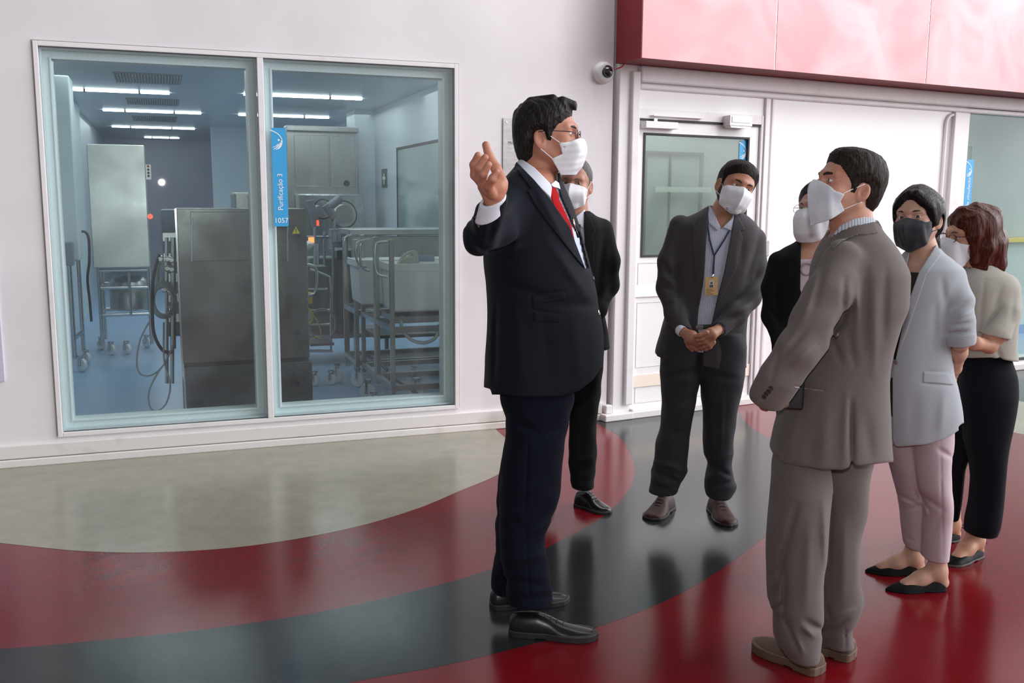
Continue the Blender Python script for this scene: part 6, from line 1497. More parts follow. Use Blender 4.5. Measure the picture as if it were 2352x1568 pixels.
# ================================================================ man in the taupe suit, seen from behind
def man_taupe():
    s = Person('taupe', 'man in taupe suit and brown suede shoes seen from behind, pale cloth mask', 2.98, (1860, 1525))
    s.head = Head(s.p(1948, 430, 0), -80, -14, 0, .97)
    T = s.torso = s.loft([(498, 1935, 2008, .055, .0), (512, 1925, 2014, .075), (530, 1912, 2020, .105), (556, 1895, 2038, .15), (590, 1880, 2058, .18), (630, 1872, 2071, .205), (690, 1868, 2068, .21), (740, 1862, 2050, .205), (800, 1845, 2035, .195),
                          (867, 1818, 2026, .195), (948, 1796, 2028, .20), (1000, 1782, 2031, .205), (1047, 1773, 2033, .21), (1090, 1770, 2034, .21)], n=2.3)
    la = s.ch([(1935, 600, -.13, 48), (1905, 680, -.18, 50), (1872, 745, -.20, 48), (1832, 805, -.22, 42), (1790, 865, -.20, 41), (1766, 908, -.18, 33), (1758, 930, -.17, 28)])
    ra = s.ch([(1950, 600, .15, 40), (1900, 700, .20, 38), (1860, 780, .18, 36), (1815, 850, .08, 30), (1790, 890, .0, 24)])
    s.arms = [la, ra]
    hd = s.ch([(1772, 905, -.16, 20), (1786, 918, -.12, 20), (1800, 925, -.10, 13)]); s.hands = [lambda P: chain(P, hd, .01)]
    L1 = s.loft([(940, 1800, 1930, .11, .05), (1040, 1783, 1900, .115, .05), (1080, 1778, 1905, .12, .04), (1127, 1775, 1905, .125, .02), (1204, 1765, 1903, .12), (1267, 1762, 1897, .11), (1329, 1765, 1890, .10), (1376, 1766, 1887, .095), (1413, 1777, 1886, .09), (1460, 1779, 1884, .085), (1500, 1784, 1880, .082), (1530, 1800, 1878, .08)], -.08, 2.15, .006)
    L2 = s.loft([(940, 1850, 2005, .13), (1040, 1850, 2000, .14), (1080, 1850, 1992, .14), (1173, 1860, 1983, .12), (1242, 1868, 1970, .11), (1313, 1870, 1969, .10), (1376, 1872, 1977, .095), (1413, 1876, 1966, .09), (1430, 1880, 1955, .085), (1500, 1884, 1955, .08)], .10, 2.15, .006)
    s.legs = [L1, L2]
    nk = [(s.head.wor((0, -.03, -.03)), .056), (s.p(1955, 515, .0), .060), (s.p(1962, 540, .0), .075)]
    s.make_body(skin_mat('skin_fair', (.50, .26, .18), (.43, .18, .13)), neck=nk, box=[(1740, 335, 2080, 1550, -.35, .35)], h=.010)
    H = s.head; s.eyes((.1, 1.4, -.02)); hm = hair_mat('hair_dark_grey_flecks', (.014, .010, .008), (.045, .034, .028), stretch=(150, 150, 60), rough=.55)
    s.brows(mat('brow_short_dark', (.02, .014, .012), .8), .0044)
    s.short_hair([(.118, .14), (.108, .072), (.094, .062), (.068, .052), (.054, .026), (.038, .002), (.028, -.03), (.012, -.02), (-.002, .016), (-.028, .012), (-.040, -.03), (-.050, -.085), (-.13, -.10), (-.14, .16)],
                 .014, hm, tz=([-.11, -.05, .02, .12], [.008, .010, .013, .018]), noise=.0022, ns=(110, 110, 60), arc=.1, taper=.036)
    s.mask('fold', [(.16, .002), (.110, -.006), (.075, -.030), (.042, -.034), (.046, -.058), (.024, -.082), (.062, -.122), (.09, -.15), (.16, -.16)], M['mask_grey'], ridge=((.01, .112), (-.028, .132), (-.085, .118), (-.14, .092)), side=.064, sharp=.55, label='pale blue-grey cloth mask',
           strap_pts=[((.050, -.034), (-.010, .012)), ((.030, -.080), (-.014, -.044))])
    tp = cloth_mat('taupe_wool', (.140, .119, .112), .82, sheen=.35, mott=.16, weave=700)
    n_, l_, b_ = nt(tp)   # faint pinstripe of the weave
    cr = [(1940, 640, 1936, 740, 7, 6), (1932, 720, 1905, 790, 7, 8), (1960, 690, 1920, 760, 8, 6), (1975, 640, 1968, 760, 8, -5), (1990, 620, 1985, 800, 9, 5), (2010, 640, 2008, 860, 10, -4), (2035, 620, 2030, 780, 9, 5), (1950, 760, 1962, 840, 8, 4), (1910, 775, 1932, 830, 7, 6), (1905, 760, 1950, 740, 7, 5),
          (1895, 600, 1870, 700, 9, 5), (1880, 640, 1840, 740, 9, -5), (1850, 760, 1790, 830, 9, 5), (1865, 800, 1815, 840, 8, -5), (1790, 800, 1770, 880, 8, 4), (1830, 720, 1800, 780, 8, 4), (1956, 920, 1957, 1075, 6, 10), (1870, 1000, 1858, 1070, 16, 4), (1830, 960, 1800, 1060, 14, -4), (1990, 960, 2000, 1060, 14, 4),
          (1822, 887, 1892, 896, 2.5, 3), (1810, 950, 1790, 1060, 10, 5), (1900, 930, 1890, 1070, 16, -4), (1945, 900, 1938, 1070, 9, -4)]
    op = [(1760, 520), (1911, 530), (1905, 560), (1870, 620), (1840, 700), (1810, 760), (1760, 700)]
    hem = [(1500, 1020), (1769, 1040), (1774, 1057), (1840, 1074), (1900, 1078), (1932, 1079), (1952, 1072), (1957, 1066), (1960, 1067), (1963, 1070), (2000, 1068), (2034, 1062), (2100, 1060), (2100, 1300), (1500, 1300)]
    pocket = [(1760, 860), (1830, 887), (1810, 940), (1790, 940)]
    endp = s.p(1766, 925, -.17); endd = s.p(1762, 927, -.17) - s.p(1790, 865, -.20); endd = (endd / np.linalg.norm(endd)).astype(f32)
    def jk(P, cuts=True):
        a = chain(P, la, .05); a = smax(a, ((P - endp.astype(f32)) @ endd) + .0, .008); a = a + .004 * gn(P, (18, 18, 22), 5, 4)
        t = T(P) + .004 * gn(P, (13, 13, 6), 5, 1)
        if cuts:
            t = smax(t, -cutpoly(P, hem), .004); t = smax(t, s.Y - .35 - P[:, 1] + 0 * t, .01)
        b = chain(P, ra, .04)
        d = smin(smin(t, a, .022), b, .03) + creases(P, cr) * (P[:, 1] < s.Y + .05)
        if not cuts: return d
        return smax(d, -(chain(P, nk, .02) - .008), .004)
    s.mesh(jk, [(1735, 490, 2085, 1085, -.36, .34)], .006, 'jacket', tp, small=.02)
    base = lambda P: jk(P, False)
    for x, y in ((1755, 911), (1760, 904), (1766, 898), (1771, 891)): s.button(x, y, base, .0075, dyr=(-.4, 0))
    s.patch(base, [(1905, 556), (1925, 536), (1960, 520), (2009, 509), (2018, 534), (1996, 538), (1965, 541), (1930, 556), (1912, 574)], .006, 'collar', tp, front=.10, h=.0035, dy=(-.3, .2))
    s.patch(base, [(1823, 887), (1892, 896), (1892, 899), (1823, 890)], .003, 'pocket_welt', mat('welt_pale', (.33, .29, .27), .8), front=-.02, h=.003)
    ss = cloth_mat('fine_striped_shirt', (.60, .62, .68), .8, mott=.03, stripes=(.008, .3, (.30, .33, .42)))
    nc = [(s.p(1958, 496, .0), .063), (s.p(1966, 545, .0), .082)]
    s.patch(lambda P: chain(P, nc, .02), [(1912, 540), (1930, 518), (1960, 503), (1985, 498), (2008, 500), (2014, 514), (1985, 520), (1950, 532), (1925, 548), (1911, 562), (1906, 556)], .006, 'collar_shirt', ss, h=.003, front=.12, dy=(-.25, .2))
    s.mesh(lambda P: np.maximum(T(P) + .014, s.p(1900, 700)[2] - P[:, 2]), [(1850, 500, 2060, 705, -.24, .24)], .010, 'shirt', ss, small=.02)
    crt = [(1830, 1160, 1805, 1250, 8, 7), (1805, 1250, 1785, 1340, 8, 9), (1785, 1340, 1772, 1380, 7, 8), (1802, 1310, 1800, 1420, 6, 9), (1800, 1420, 1835, 1490, 6, 7), (1778, 1400, 1800, 1385, 6, 6), (1850, 1425, 1885, 1445, 7, 10), (1845, 1440, 1870, 1462, 6, -7), (1900, 1390, 1905, 1420, 5, 9), (1890, 1455, 1945, 1425, 6, 8),
           (1905, 1420, 1960, 1400, 7, -6), (1890, 1150, 1896, 1300, 7, -4), (1910, 1140, 1902, 1330, 7, 5), (1940, 1200, 1935, 1380, 12, -4), (1860, 1200, 1850, 1400, 12, -4), (1820, 1450, 1845, 1500, 6, -5), (1941, 1440, 1943, 1496, 2.5, 3)]
    s.mesh(lambda P: smax(smin(L1(P), L2(P), .012) + .005 * gn(P, (12, 12, 17), 5, 5) + creases(P, crt), P[:, 2] - s.p(1900, 955)[2], .01), [(1745, 930, 2010, 1545, -.26, .28)], .0065, 'trousers', cloth_mat('taupe_trousers', (.128, .110, .104), .82, sheen=.35, mott=.16, weave=700), small=.02)
    sd = noise_vary(mat('brown_suede', (.115, .070, .048), .75), 30, c2=(.09, .052, .036)); so = noise_vary(mat('tan_rubber_sole', (.125, .080, .052), .6), 12, c2=(.10, .06, .04))
    kw = dict(prof_h=[(-.02, .5), (0, .8), (.08, .95), (.3, 1.0), (.45, .9), (.65, .66), (.82, .55), (.94, .44), (1., .25)], sole_t=.028)
    make_shoe(s, at_z(1884, 1548, 0), at_z(1733, 1482, 0), .054, .078, sd, so, **kw)
    make_shoe(s, at_z(1960, 1514, 0), at_z(1852, 1480, 0), .054, .078, sd, so, **kw)
    # black folder he holds
    q = s.p(1800, 905, -.09); b = MB(); Fr = Frame(q, -.35); b.box(Fr, -.035, .06, -.01, .01, -.045, .07); o = b.build('folder', M['black'], bevel=.006)
    tag(o, 'small black case held under the sleeve of the man in the taupe suit', 'case')
if want('5'): man_taupe()
# ================================================================ woman in the pale grey blazer
def woman_blazer():
    s = Person('blazer', 'dark-haired woman in a pale grey blazer and pink trousers with a black mask', 3.68, (2100, 1340))
    s.head = Head(s.p(2108, 500, 0), -44, -2, -3, .97, True)
    T = s.torso = s.loft([(560, 2098, 2150, .05), (578, 2084, 2162, .075), (596, 2066, 2184, .10), (620, 2050, 2204, .125), (660, 2038, 2208, .13), (720, 2032, 2198, .125), (780, 2028, 2184, .12), (836, 2025, 2182, .12), (890, 2024, 2193, .13), (950, 2024, 2203, .135), (1030, 2026, 2206, .135), (1050, 2026, 2206, .135)], n=2.3)
    la = s.ch([(2188, 636, -.04, 27), (2199, 690, -.08, 32), (2203, 740, -.10, 31), (2204, 775, -.10, 30), (2206, 790, -.10, 29)])
    ra = s.ch([(2072, 630, .08, 24), (2058, 720, .12, 24), (2060, 790, .14, 22), (2120, 850, .24, 14), (2160, 880, .24, 11)])
    s.arms = [la, ra]
    fa = s.ch([(2203, 780, -.08, 22), (2200, 810, -.06, 20), (2192, 845, .0, 15), (2184, 872, .08, 11), (2170, 888, .15, 14), (2155, 900, .18, 9)]); s.hands = [lambda P: chain(P, fa, .015)]
    L1 = s.loft([(860, 2036, 2110, .085), (930, 2030, 2110, .09), (1000, 2034, 2108, .095), (1050, 2044, 2108, .1), (1104, 2056, 2112, .09), (1150, 2068, 2120, .08), (1200, 2073, 2123, .072), (1240, 2077, 2121, .068), (1267, 2079, 2120, .066)], .07, 2.1, .006)
    L2 = s.loft([(860, 2090, 2180, .085), (930, 2090, 2185, .09), (1000, 2094, 2186, .095), (1066, 2098, 2179, .095), (1110, 2104, 2178, .095), (1150, 2118, 2183, .088), (1187, 2122, 2183, .08), (1235, 2121, 2178, .075), (1295, 2119, 2173, .07)], -.03, 2.1, .006)
    s.legs = [L1, L2]
    def foot(ank, heel, toe, r0):
        hl = np.array([heel[0], heel[1], .030]); t = np.array([toe[0], toe[1], .018]); u = (t - hl) / np.linalg.norm(t - hl); A0 = hl + u * .035 + np.array([0, 0, .05])
        c = [(A0 + np.array([0, 0, .10]), .034), (A0, .036), (hl + u * .10 + np.array([0, 0, .022]), .030), (hl + u * .16, .026)]; c2 = [(A0, .034), (hl + u * .012, .028)]
        return lambda P: smin(chain(P, c, .02), chain(P, c2, .02), .015)
    h1, t1 = at_z(2115, 1318, 0), at_z(1989, 1313, 0); h2, t2 = at_z(2168, 1352, 0), at_z(2036, 1356, 0)
    s.feet = [foot(None, h1, t1, 0), foot(None, h2, t2, 0)]
    nk = [(s.head.wor((0, -.02, -.03)), .047), (s.p(2122, 575, .0), .047), (s.p(2115, 612, .0), .066)]
    lo, hi = s.bounds([(2010, 1240, 2180, 1365, -.25, .3)], 0); s.hand_boxes = [(np.array([lo[0], lo[1], .0]), np.array([hi[0], hi[1], .22]), .0045)]
    s.make_body(skin_mat('skin_pale', (.56, .34, .25), (.50, .27, .20)), fem=True, neck=nk, box=[(1985, 430, 2235, 1370, -.25, .35)], h=.009)
    H = s.head; s.eyes((-.35, 1.4, .02)); hm = hair_mat('hair_black_glossy', (.009, .007, .007), (.024, .019, .017), rough=.28)
    s.brows(mat('brow_fine_dark', (.03, .018, .014), .8), .0030, .002)
    # side-swept hair over the forehead
    def ex(q, ax, d): return smin(d, smin(cone(q, (-.02, .075, .085), (-.068, .055, .035), .022, .014), cone(q, (-.068, .055, .035), (-.076, .025, -.02), .014, .006), .01), .012)
    s.short_hair([(.125, .15), (.108, .088), (.094, .078), (.074, .060), (.054, .020), (.040, -.005), (.028, -.03), (.016, -.01), (.006, .012), (-.004, .012), (-.03, -.004), (-.042, -.05), (-.06, -.085), (-.13, -.085), (-.14, .16)], .018, hm, noise=.0016, extra=ex, arc=.95)
    pt = [((0, -.105, -.055), .022), ((.0, -.135, -.09), .034), ((0, -.145, -.135), .036), ((.0, -.135, -.185), .022), ((0, -.125, -.215), .008)]
    s.hmesh(lambda P: chain(H.loc(P), pt, .015) + .0025 * gn(H.loc(P), (120, 60, 24), 6), (-.06, -.20, -.24), (.06, -.06, -.01), .0032, 'ponytail', hm)
    b = MB(); b.tube([H.wor((.03 * math.cos(t), -.112 + .006 * math.sin(t), -.062 + .028 * math.sin(t))) for t in [2 * math.pi * i / 18 for i in range(18)]], .006, 6, closed=True); s.mb(b, 'hair_tie', M['black_rubber'], smooth=True)
    s.mask('fold', [(.16, .003), (.108, -.002), (.080, -.020), (.048, -.016), (.034, -.022), (.022, -.056), (.045, -.09), (.075, -.135), (.16, -.15)], M['mask_black'], ridge=((.008, .106), (-.040, .138), (-.075, .128), (-.13, .086)), side=.062, sharp=.58, straps='elastic_black', label='black cloth mask',
           strap_pts=[((.036, -.020), (-.006, .012)), ((.026, -.056), (-.012, -.046))])
    bz = cloth_mat('pale_grey_linen', (.39, .415, .45), .88, sheen=.2, mott=.08, weave=600)
    op = [(2094, 540), (2088, 588), (2079, 622), (2070, 700), (2052, 770), (2053, 826), (2058, 826), (2082, 706), (2112, 622), (2147, 566), (2150, 540)]
    op2 = [(2050, 838), (2046, 872), (2028, 922), (2018, 940), (2018, 1120), (2054, 1120), (2056, 1026), (2051, 1012), (2050, 940)]
    hem = [(1990, 1024), (2055, 1022), (2060, 1026), (2087, 1025), (2128, 1021), (2163, 1010), (2186, 999), (2202, 988), (2201, 980), (2210, 972), (2400, 972), (2400, 1200), (1990, 1200)]
    cr = [(2150, 700, 2145, 800, 9, 4), (2225, 690, 2190, 710, 6, 5), (2232, 715, 2196, 730, 5, -5), (2232, 740, 2185, 748, 5, 6), (2225, 760, 2178, 766, 4, 6), (2228, 780, 2180, 776, 3, -4), (2180, 690, 2160, 740, 8, 4), (2120, 853, 2180, 855, 3, 2), (2118, 880, 2188, 885, 2.5, 3), (2165, 640, 2170, 700, 8, 4), (2170, 900, 2160, 1000, 12, -3), (2100, 900, 2095, 1015, 16, 3)]
    ep = s.p(2207, 790, -.10); ed = (s.p(2207, 790, -.10) - s.p(2203, 740, -.10)); ed = (ed / np.linalg.norm(ed)).astype(f32)
    def jk(P, cuts=True):
        t = T(P) + .0035 * gn(P, (13, 13, 6), 5, 2)
        if cuts:
            t = smax(t, -smax(cutpoly(P, op), P[:, 1] - s.Y, .01), .003); t = smax(t, -smax(cutpoly(P, op2), P[:, 1] - s.Y, .01), .003); t = smax(t, -cutpoly(P, hem), .004)
        a = chain(P, la, .03); a = smax(a, ((P - ep.astype(f32)) @ ed), .006) + .003 * gn(P, (25, 25, 40), 5, 1)
        rr = smax(chain(P, [(p_, r_) for p_, r_ in ra[:3]], .03), -1 + 0 * t, .01)
        d = smin(smin(t, a, .018), rr, .03) + creases(P, cr) * (P[:, 1] < s.Y + .02)
        if not cuts: return d
        return smax(smax(d, -(chain(P, nk, .02) - .006), .004), -(chain(P, fa, .015) - .006), .004)
    s.mesh(jk, [(2010, 552, 2245, 1040, -.24, .28)], .0055, 'blazer', bz, small=.02)
    base = lambda P: jk(P, False)
    s.patch(base, [(2150, 562), (2163, 582), (2150, 600), (2128, 630), (2108, 690), (2080, 770), (2060, 826), (2057, 826), (2082, 706), (2112, 622)], .004, 'lapel', bz, front=.04, h=.0032)
    s.patch(base, [(2089, 584), (2080, 590), (2066, 630), (2058, 700), (2046, 780), (2050, 810), (2054, 770), (2070, 700), (2079, 622)], .004, 'lapel', bz, front=.06, h=.0032)
    s.patch(base, [(2121, 853), (2178, 854), (2190, 884), (2120, 878)], .0028, 'pocket_flap', bz, front=-.02, h=.003)
    s.patch(lambda P: chain(P, la, .03), [(2168, 778), (2240, 766), (2240, 792), (2210, 800), (2176, 796)], .005, 'rolled_cuff', bz, front=.1, h=.0035, dy=(-.3, .1))
    s.button(2058, 832, base, .0085, mat('grey_button', (.20, .19, .17), .3, coat=.4))
    ol = cloth_mat('dark_olive_top', (.030, .028, .018), .85)
    def top(P):
        d = T(P) + .010; nz = s.p(2095, 622)[2]; d = smax(d, P[:, 2] - nz, .004); return smax(d, s.p(2040, 948)[2] - P[:, 2], .004)
    s.mesh(top, [(2015, 600, 2200, 955, -.16, .16)], .007, 'top', ol, small=.02)
    pk = cloth_mat('pale_pink_trousers', (.53, .425, .46), .85, sheen=.15, mott=.05)
    crt = [(2066, 1135, 2115, 1165, 5, 5), (2072, 1150, 2100, 1158, 4, -4), (2080, 1172, 2120, 1160, 5, 4), (2105, 1130, 2165, 1170, 6, 5), (2112, 1135, 2135, 1175, 4, 4), (2125, 1160, 2130, 1185, 4, -3), (2165, 1175, 2140, 1230, 5, 3), (2080, 1230, 2100, 1245, 4, 3), (2155, 1030, 2185, 1050, 6, 5), (2160, 1010, 2166, 1280, 2.5, 2), (2098, 1060, 2112, 1150, 4, 4), (2095, 1205, 2080, 1225, 4, 3)]
    s.mesh(lambda P: smax(smin(L1(P), L2(P), .012) + .003 * gn(P, (16, 16, 24), 5, 5) + creases(P, crt), P[:, 2] - s.p(2100, 880)[2], .01), [(2015, 850, 2205, 1305, -.2, .2)], .006, 'trousers', pk, small=.02)
    vl = mat('black_suede_flat', (.006, .006, .007), .8, spec=.2); gs = mat('black_gloss', (.012, .012, .014), .15, coat=.8)
    def opn(P, f):
        hl, u, v, L = f.frame; q = P - hl; a = (q @ u) / L; x = q @ v
        inn = f(P, -.0035); zc = np.interp(a, [0, .10, .3, .5, .60, .66], [.055, .045, .026, .022, .030, .06]) - .0
        return -smax(smax(inn, zc - P[:, 2], .003), a - .60 + 0 * a, .003)
    for heel, toe in ((h1, t1), (h2, t2)):
        o = make_shoe(s, heel, toe, .041, .052, vl, vl, name='flat_shoe', opening=opn, sole_t=.007,
                      prof_w=[(-.02, .1), (0, .5), (.06, .72), (.2, .82), (.4, .84), (.62, .95), (.72, .92), (.88, .55), (.96, .26), (1.0, .06)], prof_h=[(-.02, .8), (0, 1.15), (.08, 1.1), (.3, .95), (.5, .82), (.62, .78), (.75, .62), (.9, .42), (1.0, .25)])
        u = (toe - heel) / np.linalg.norm(toe - heel); vv = np.array([-u[1], u[0], 0]); L = np.linalg.norm(toe - heel)
        b = MB()
        for a, x, z, r_ in ((.63, .0, .040, .009), (.66, .013, .036, .007), (.66, -.013, .036, .007), (.71, .0, .033, .007), (.75, .012, .028, .006), (.75, -.012, .028, .006)):
            c = heel + u * a * L + vv * x + np.array([0, 0, z]); b.lathe(c, (0, 0, 1), [(-r_, 0), (-r_ * .7, r_ * .7), (0, r_), (r_ * .7, r_ * .7), (r_, 0)], 12)
        q = s.mb(b, 'bead_ornament', gs, smooth=True); q.parent = o
if want('6'): woman_blazer()
# ================================================================ woman with auburn hair at the right
def woman_auburn():
    s = Person('auburn', 'woman with shoulder-length auburn hair in beige blouse and wide black trousers', 3.95, (2215, 1275))
    s.head = Head(s.p(2228, 543, 0), -80, 0, 4, .97, True)
    T = s.torso = s.loft([(600, 2215, 2278, .05), (618, 2203, 2296, .075), (634, 2188, 2322, .105), (660, 2182, 2334, .12), (700, 2186, 2338, .125), (750, 2196, 2330, .12), (800, 2204, 2327, .12), (834, 2204, 2329, .125), (850, 2204, 2328, .12)])
    ra_s = s.ch([(2314, 660, -.03, 25), (2306, 715, -.08, 31), (2284, 768, -.12, 36)])      # near sleeve
    fa = s.ch([(2300, 740, -.10, 18), (2272, 793, -.13, 17), (2240, 788, -.18, 14.5), (2212, 784, -.17, 11.5), (2196, 782, -.15, 14), (2182, 782, -.14, 9)])
    ls = s.ch([(2212, 655, .10, 24), (2204, 730, .12, 24), (2206, 775, .10, 22)]); lf = s.ch([(2206, 770, .10, 17), (2204, 800, .02, 15), (2190, 790, -.1, 11)])
    s.arms = [ra_s, ls]; s.hands = [lambda P: smin(chain(P, fa, .02), chain(P, lf, .02), .01)]
    L1 = s.loft([(775, 2222, 2308, .08, .05), (810, 2214, 2316, .09, .04), (870, 2209, 2330, .12, .01), (913, 2212, 2329, .125), (960, 2216, 2322, .12), (1010, 2220, 2312, .11), (1060, 2232, 2304, .1), (1110, 2236, 2299, .095), (1150, 2232, 2296, .095), (1196, 2224, 2290, .1), (1222, 2219, 2287, .1), (1238, 2218, 2284, .085)], .0, 2.1, .005)
    L2 = s.loft([(775, 2210, 2270, .08), (810, 2208, 2270, .09), (913, 2172, 2250, .11), (1000, 2166, 2228, .1), (1040, 2164, 2220, .09), (1076, 2162, 2209, .085), (1130, 2160, 2203, .085), (1180, 2156, 2194, .085), (1199, 2154, 2191, .075)], .17, 2.1, .005)
    s.legs = [L1, L2]
    h1, t1 = at_z(2247, 1275, 0), at_z(2176, 1300, 0); h2, t2 = at_z(2196, 1238, 0), at_z(2128, 1248, 0)
    def foot(heel, toe):
        hl = np.array([heel[0], heel[1], .030]); t = np.array([toe[0], toe[1], .018]); u = (t - hl) / np.linalg.norm(t - hl); A0 = hl + u * .035 + np.array([0, 0, .05])
        c = [(A0 + np.array([0, 0, .10]), .034), (A0, .037), (hl + u * .10 + np.array([0, 0, .026]), .033), (hl + u * .16, .028)]; c2 = [(A0, .034), (hl + u * .014, .029)]
        return lambda P: smin(chain(P, c, .02), chain(P, c2, .02), .015)
    s.feet = [foot(h1, t1), foot(h2, t2)]
    lo, hi = s.bounds([(2120, 1190, 2260, 1300, -.25, .3)], 0); s.hand_boxes = [(np.array([lo[0], lo[1], .0]), np.array([hi[0], hi[1], .2]), .005)]
    nk = [(s.head.wor((0, -.02, -.03)), .048), (s.p(2238, 608, .0), .048), (s.p(2245, 640, .0), .07)]
    s.make_body(skin_mat('skin_warm', (.55, .30, .20), (.48, .23, .15)), fem=True, neck=nk, box=[(2125, 480, 2345, 1300, -.3, .35)], h=.0095)
    H = s.head; s.eyes((.0, 1.4, -.03)); hm = hair_mat('hair_auburn', (.040, .007, .004), (.17, .036, .016), stretch=(180, 180, 16), rough=.32)
    s.brows(mat('brow_brown', (.05, .025, .018), .8), .0028)
    strands = [((0, -.01, .125), (0, -.085, .09), .018, .04), ((0, -.085, .08), (0, -.115, -.02), .04, .048), ((.045, -.04, .06), (.070, -.035, -.04), .035, .030), ((-.045, -.04, .06), (-.070, -.035, -.04), .035, .030), ((.070, -.03, -.04), (.068, -.025, -.125), .030, .024), ((-.070, -.03, -.04), (-.068, -.025, -.125), .030, .024),
               ((0, -.115, -.02), (0, -.125, -.11), .052, .052), ((.04, -.09, -.03), (.05, -.10, -.125), .045, .038), ((-.04, -.09, -.03), (-.05, -.10, -.125), .045, .038), ((.04, -.11, -.10), (.05, -.165, -.125), .030, .010), ((0, -.14, -.10), (.02, -.20, -.105), .024, .004), ((.06, -.06, -.11), (.065, -.08, -.150), .030, .012), ((.055, .03, .075), (.070, .030, .01), .022, .018), ((-.055, .03, .075), (-.070, .030, .01), .022, .018), ((.070, .030, .01), (.068, .018, -.10), .018, .016), ((-.070, .030, .01), (-.068, .018, -.10), .018, .016), ((.0, .05, .105), (.04, .068, .070), .016, .012), ((.0, .05, .105), (-.04, .068, .070), .016, .012)]
    def hair(P):
        q = H.loc(P); ax = np.abs(q[:, 0]); S = np.stack([ax, q[:, 1], q[:, 2]], -1)
        c = ell(S, (0, -.012, .036), (.090, .108, .098)); c = smax(c, poly2(q[:, 1], q[:, 2], [(.14, .16), (.102, .065), (.088, .045), (.066, .022), (.050, -.02), (.034, -.06), (.03, -.17), (-.25, -.17), (-.25, .18)]), .008)
        for a, b_, r0, r1 in strands: c = smin(c, cone(q, a, b_, r0, r1), .026)
        c = c + .003 * gn(q, (50, 50, 12), 6) + .0014 * gn(q, (170, 170, 20), 5, 3) + .004 * np.sin(ax * 160 + q[:, 1] * 120) * np.clip((-.08 - q[:, 2]) / .04, 0, 1)
        return (smax(c, -(head_sdf(q, True) + .004), .002) * H.sc).astype(f32)
    s.hmesh(hair, (-.13, -.23, -.18), (.13, .12, .16), .0034, 'hair', hm)
    s.mask('round', [(.15, -.002), (.108, -.004), (.085, -.022), (.052, -.026), (.046, -.055), (.030, -.085), (.05, -.115), (.08, -.14), (.15, -.14)], M['mask_white'], ridge=((.0, .110), (-.045, .130), (-.10, .118), (-.14, .086)), side=.062, label='white surgical mask',
           strap_pts=[((.052, -.032), (-.0, .010)), ((.036, -.085), (-.006, -.048))])
    W = H.wor; b = MB()
    for sx in (-1, 1):
        b.tube([W((sx * (.033 + .025 * math.cos(t)), .108 - .004 * abs(math.cos(t)), -.004 + .017 * math.sin(t))) for t in [2 * math.pi * i / 24 for i in range(24)]], .0018, 6, closed=True)
        b.tube([W((sx * .058, .104, .004)), W((sx * .073, .06, .007)), W((sx * .078, -.005, .008))], .0020, 6)
    b.tube([W((-.008, .109, .0)), W((0, .113, .003)), W((.008, .109, .0))], .0015, 6); s.mb(b, 'glasses', mat('tortoise_frame', (.05, .012, .008), .25, coat=.5), smooth=True)
    be = cloth_mat('beige_linen_blouse', (.40, .385, .34), .92, mott=.14, weave=420)
    cr = [(2300, 700, 2255, 760, 5, 5), (2262, 640, 2250, 760, 5, 3), (2300, 660, 2280, 720, 8, 4), (2240, 700, 2230, 800, 10, -3), (2290, 800, 2300, 830, 6, 4), (2330, 680, 2322, 740, 8, 3)]
    def bl(P):
        t = T(P) + .003 * gn(P, (15, 15, 9), 5, 2); t = smax(t, -cutpoly(P, [(2100, 820), (2230, 822), (2276, 821), (2328, 830), (2400, 832), (2400, 1000), (2100, 1000)]), .004)
        a = chain(P, ra_s, .03); hc = cutpoly(P, [(2200, 757), (2246, 762), (2270, 770), (2316, 780), (2345, 786), (2345, 900), (2200, 900)]); a = smax(a, -hc, .003)
        b_ = chain(P, ls, .03)
        return smax(smin(smin(t, a, .012), b_, .02) + creases(P, cr), -(chain(P, nk, .02) - .004), .004)
    s.mesh(bl, [(2170, 598, 2352, 845, -.28, .25)], .006, 'blouse', be, small=.02)
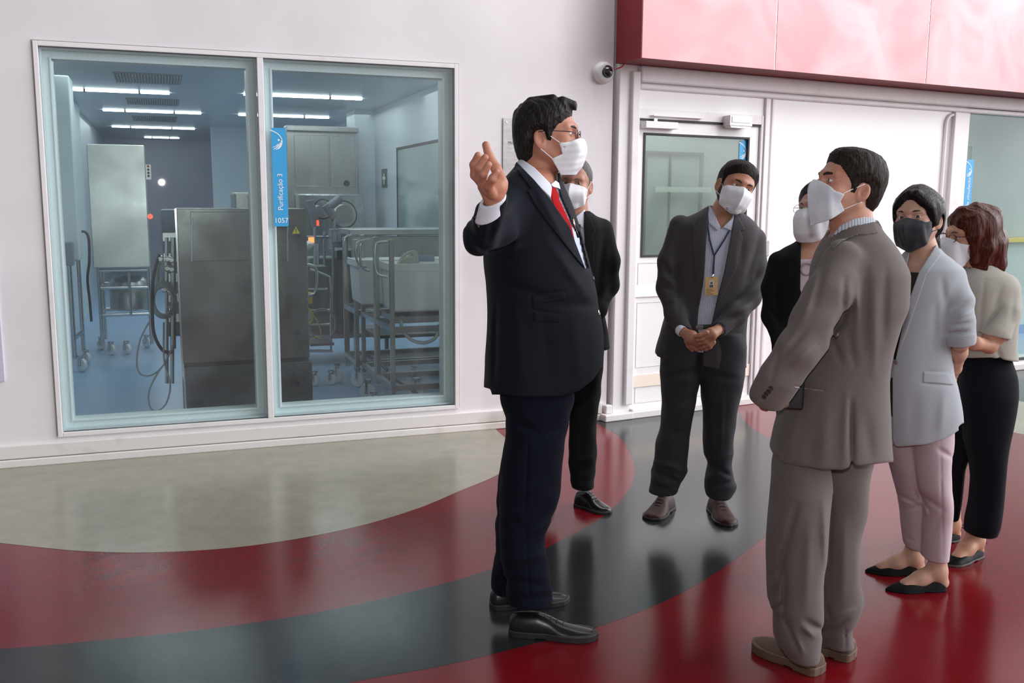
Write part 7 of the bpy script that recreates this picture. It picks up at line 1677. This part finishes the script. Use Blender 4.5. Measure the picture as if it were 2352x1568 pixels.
    s.mesh(lambda P: smax(smin(L1(P), L2(P), .012) + .0025 * gn(P, (12, 12, 8), 5, 5), P[:, 2] - s.p(2260, 800)[2], .01), [(2145, 780, 2340, 1245, -.22, .3)], .007, 'trousers', cloth_mat('black_wide_trousers', (.0075, .0085, .013), .85, sheen=.1), small=.02)
    bt = MB(); c = s.p(2238, 772, -.185); d_ = s.p(2240, 788, -.18) - s.p(2212, 784, -.17)
    c0 = s.p(2222, 785.5, -.173); ax_ = d_ / np.linalg.norm(d_); bt.lathe(c0, ax_, [(-.008, .023), (-.008, .0255), (.008, .0255), (.008, .023)], 22); s.mb(bt, 'watch', mat('grey_watch', (.12, .14, .13), .3, metal=.5), auto=50)
    bl_ = mat('black_flat_leather', (.005, .005, .006), .5, spec=.12); so = mat('sole_edge', (.06, .045, .04), .6)
    def opn(P, f):
        hl, u, v, L = f.frame; q = P - hl; a = (q @ u) / L; inn = f(P, -.0035); zc = np.interp(a, [0, .10, .3, .5, .62, .68], [.058, .048, .030, .026, .034, .06])
        return -smax(smax(inn, zc - P[:, 2], .003), a - .60, .003)
    for heel, toe in ((h1, t1), (h2, t2)):
        o = make_shoe(s, heel, toe, .043, .055, bl_, so, name='flat_shoe', opening=opn, sole_t=.008, prof_w=[(-.02, .1), (0, .55), (.06, .74), (.2, .82), (.4, .84), (.62, .98), (.8, .95), (.93, .65), (1.0, .2)], prof_h=[(-.02, .9), (0, 1.2), (.08, 1.1), (.3, .95), (.5, .85), (.62, .82), (.75, .66), (.9, .5), (1.0, .3)])
        u = (toe - heel) / np.linalg.norm(toe - heel); c = heel - u * .004 + np.array([0, 0, .062]); vv = np.array([-u[1], u[0], 0]); b = MB()
        b.tube(spline([c, c - u * .018 + np.array([0, 0, .008]) + vv * .01, c - u * .032 + np.array([0, 0, -.012]) + vv * .012, c - u * .012 + np.array([0, 0, -.002])], 6), .0018, 6)
        b.tube(spline([c, c - u * .012 + np.array([0, 0, .012]) - vv * .01, c - u * .026 + np.array([0, 0, .0]) - vv * .014, c - u * .008], 6), .0018, 6)
        b.tube([c, c - u * .022 + np.array([0, 0, -.022])], .0018, 6); q = s.mb(b, 'heel_bow', bl_, smooth=True); q.parent = o
if want('7'): woman_auburn()
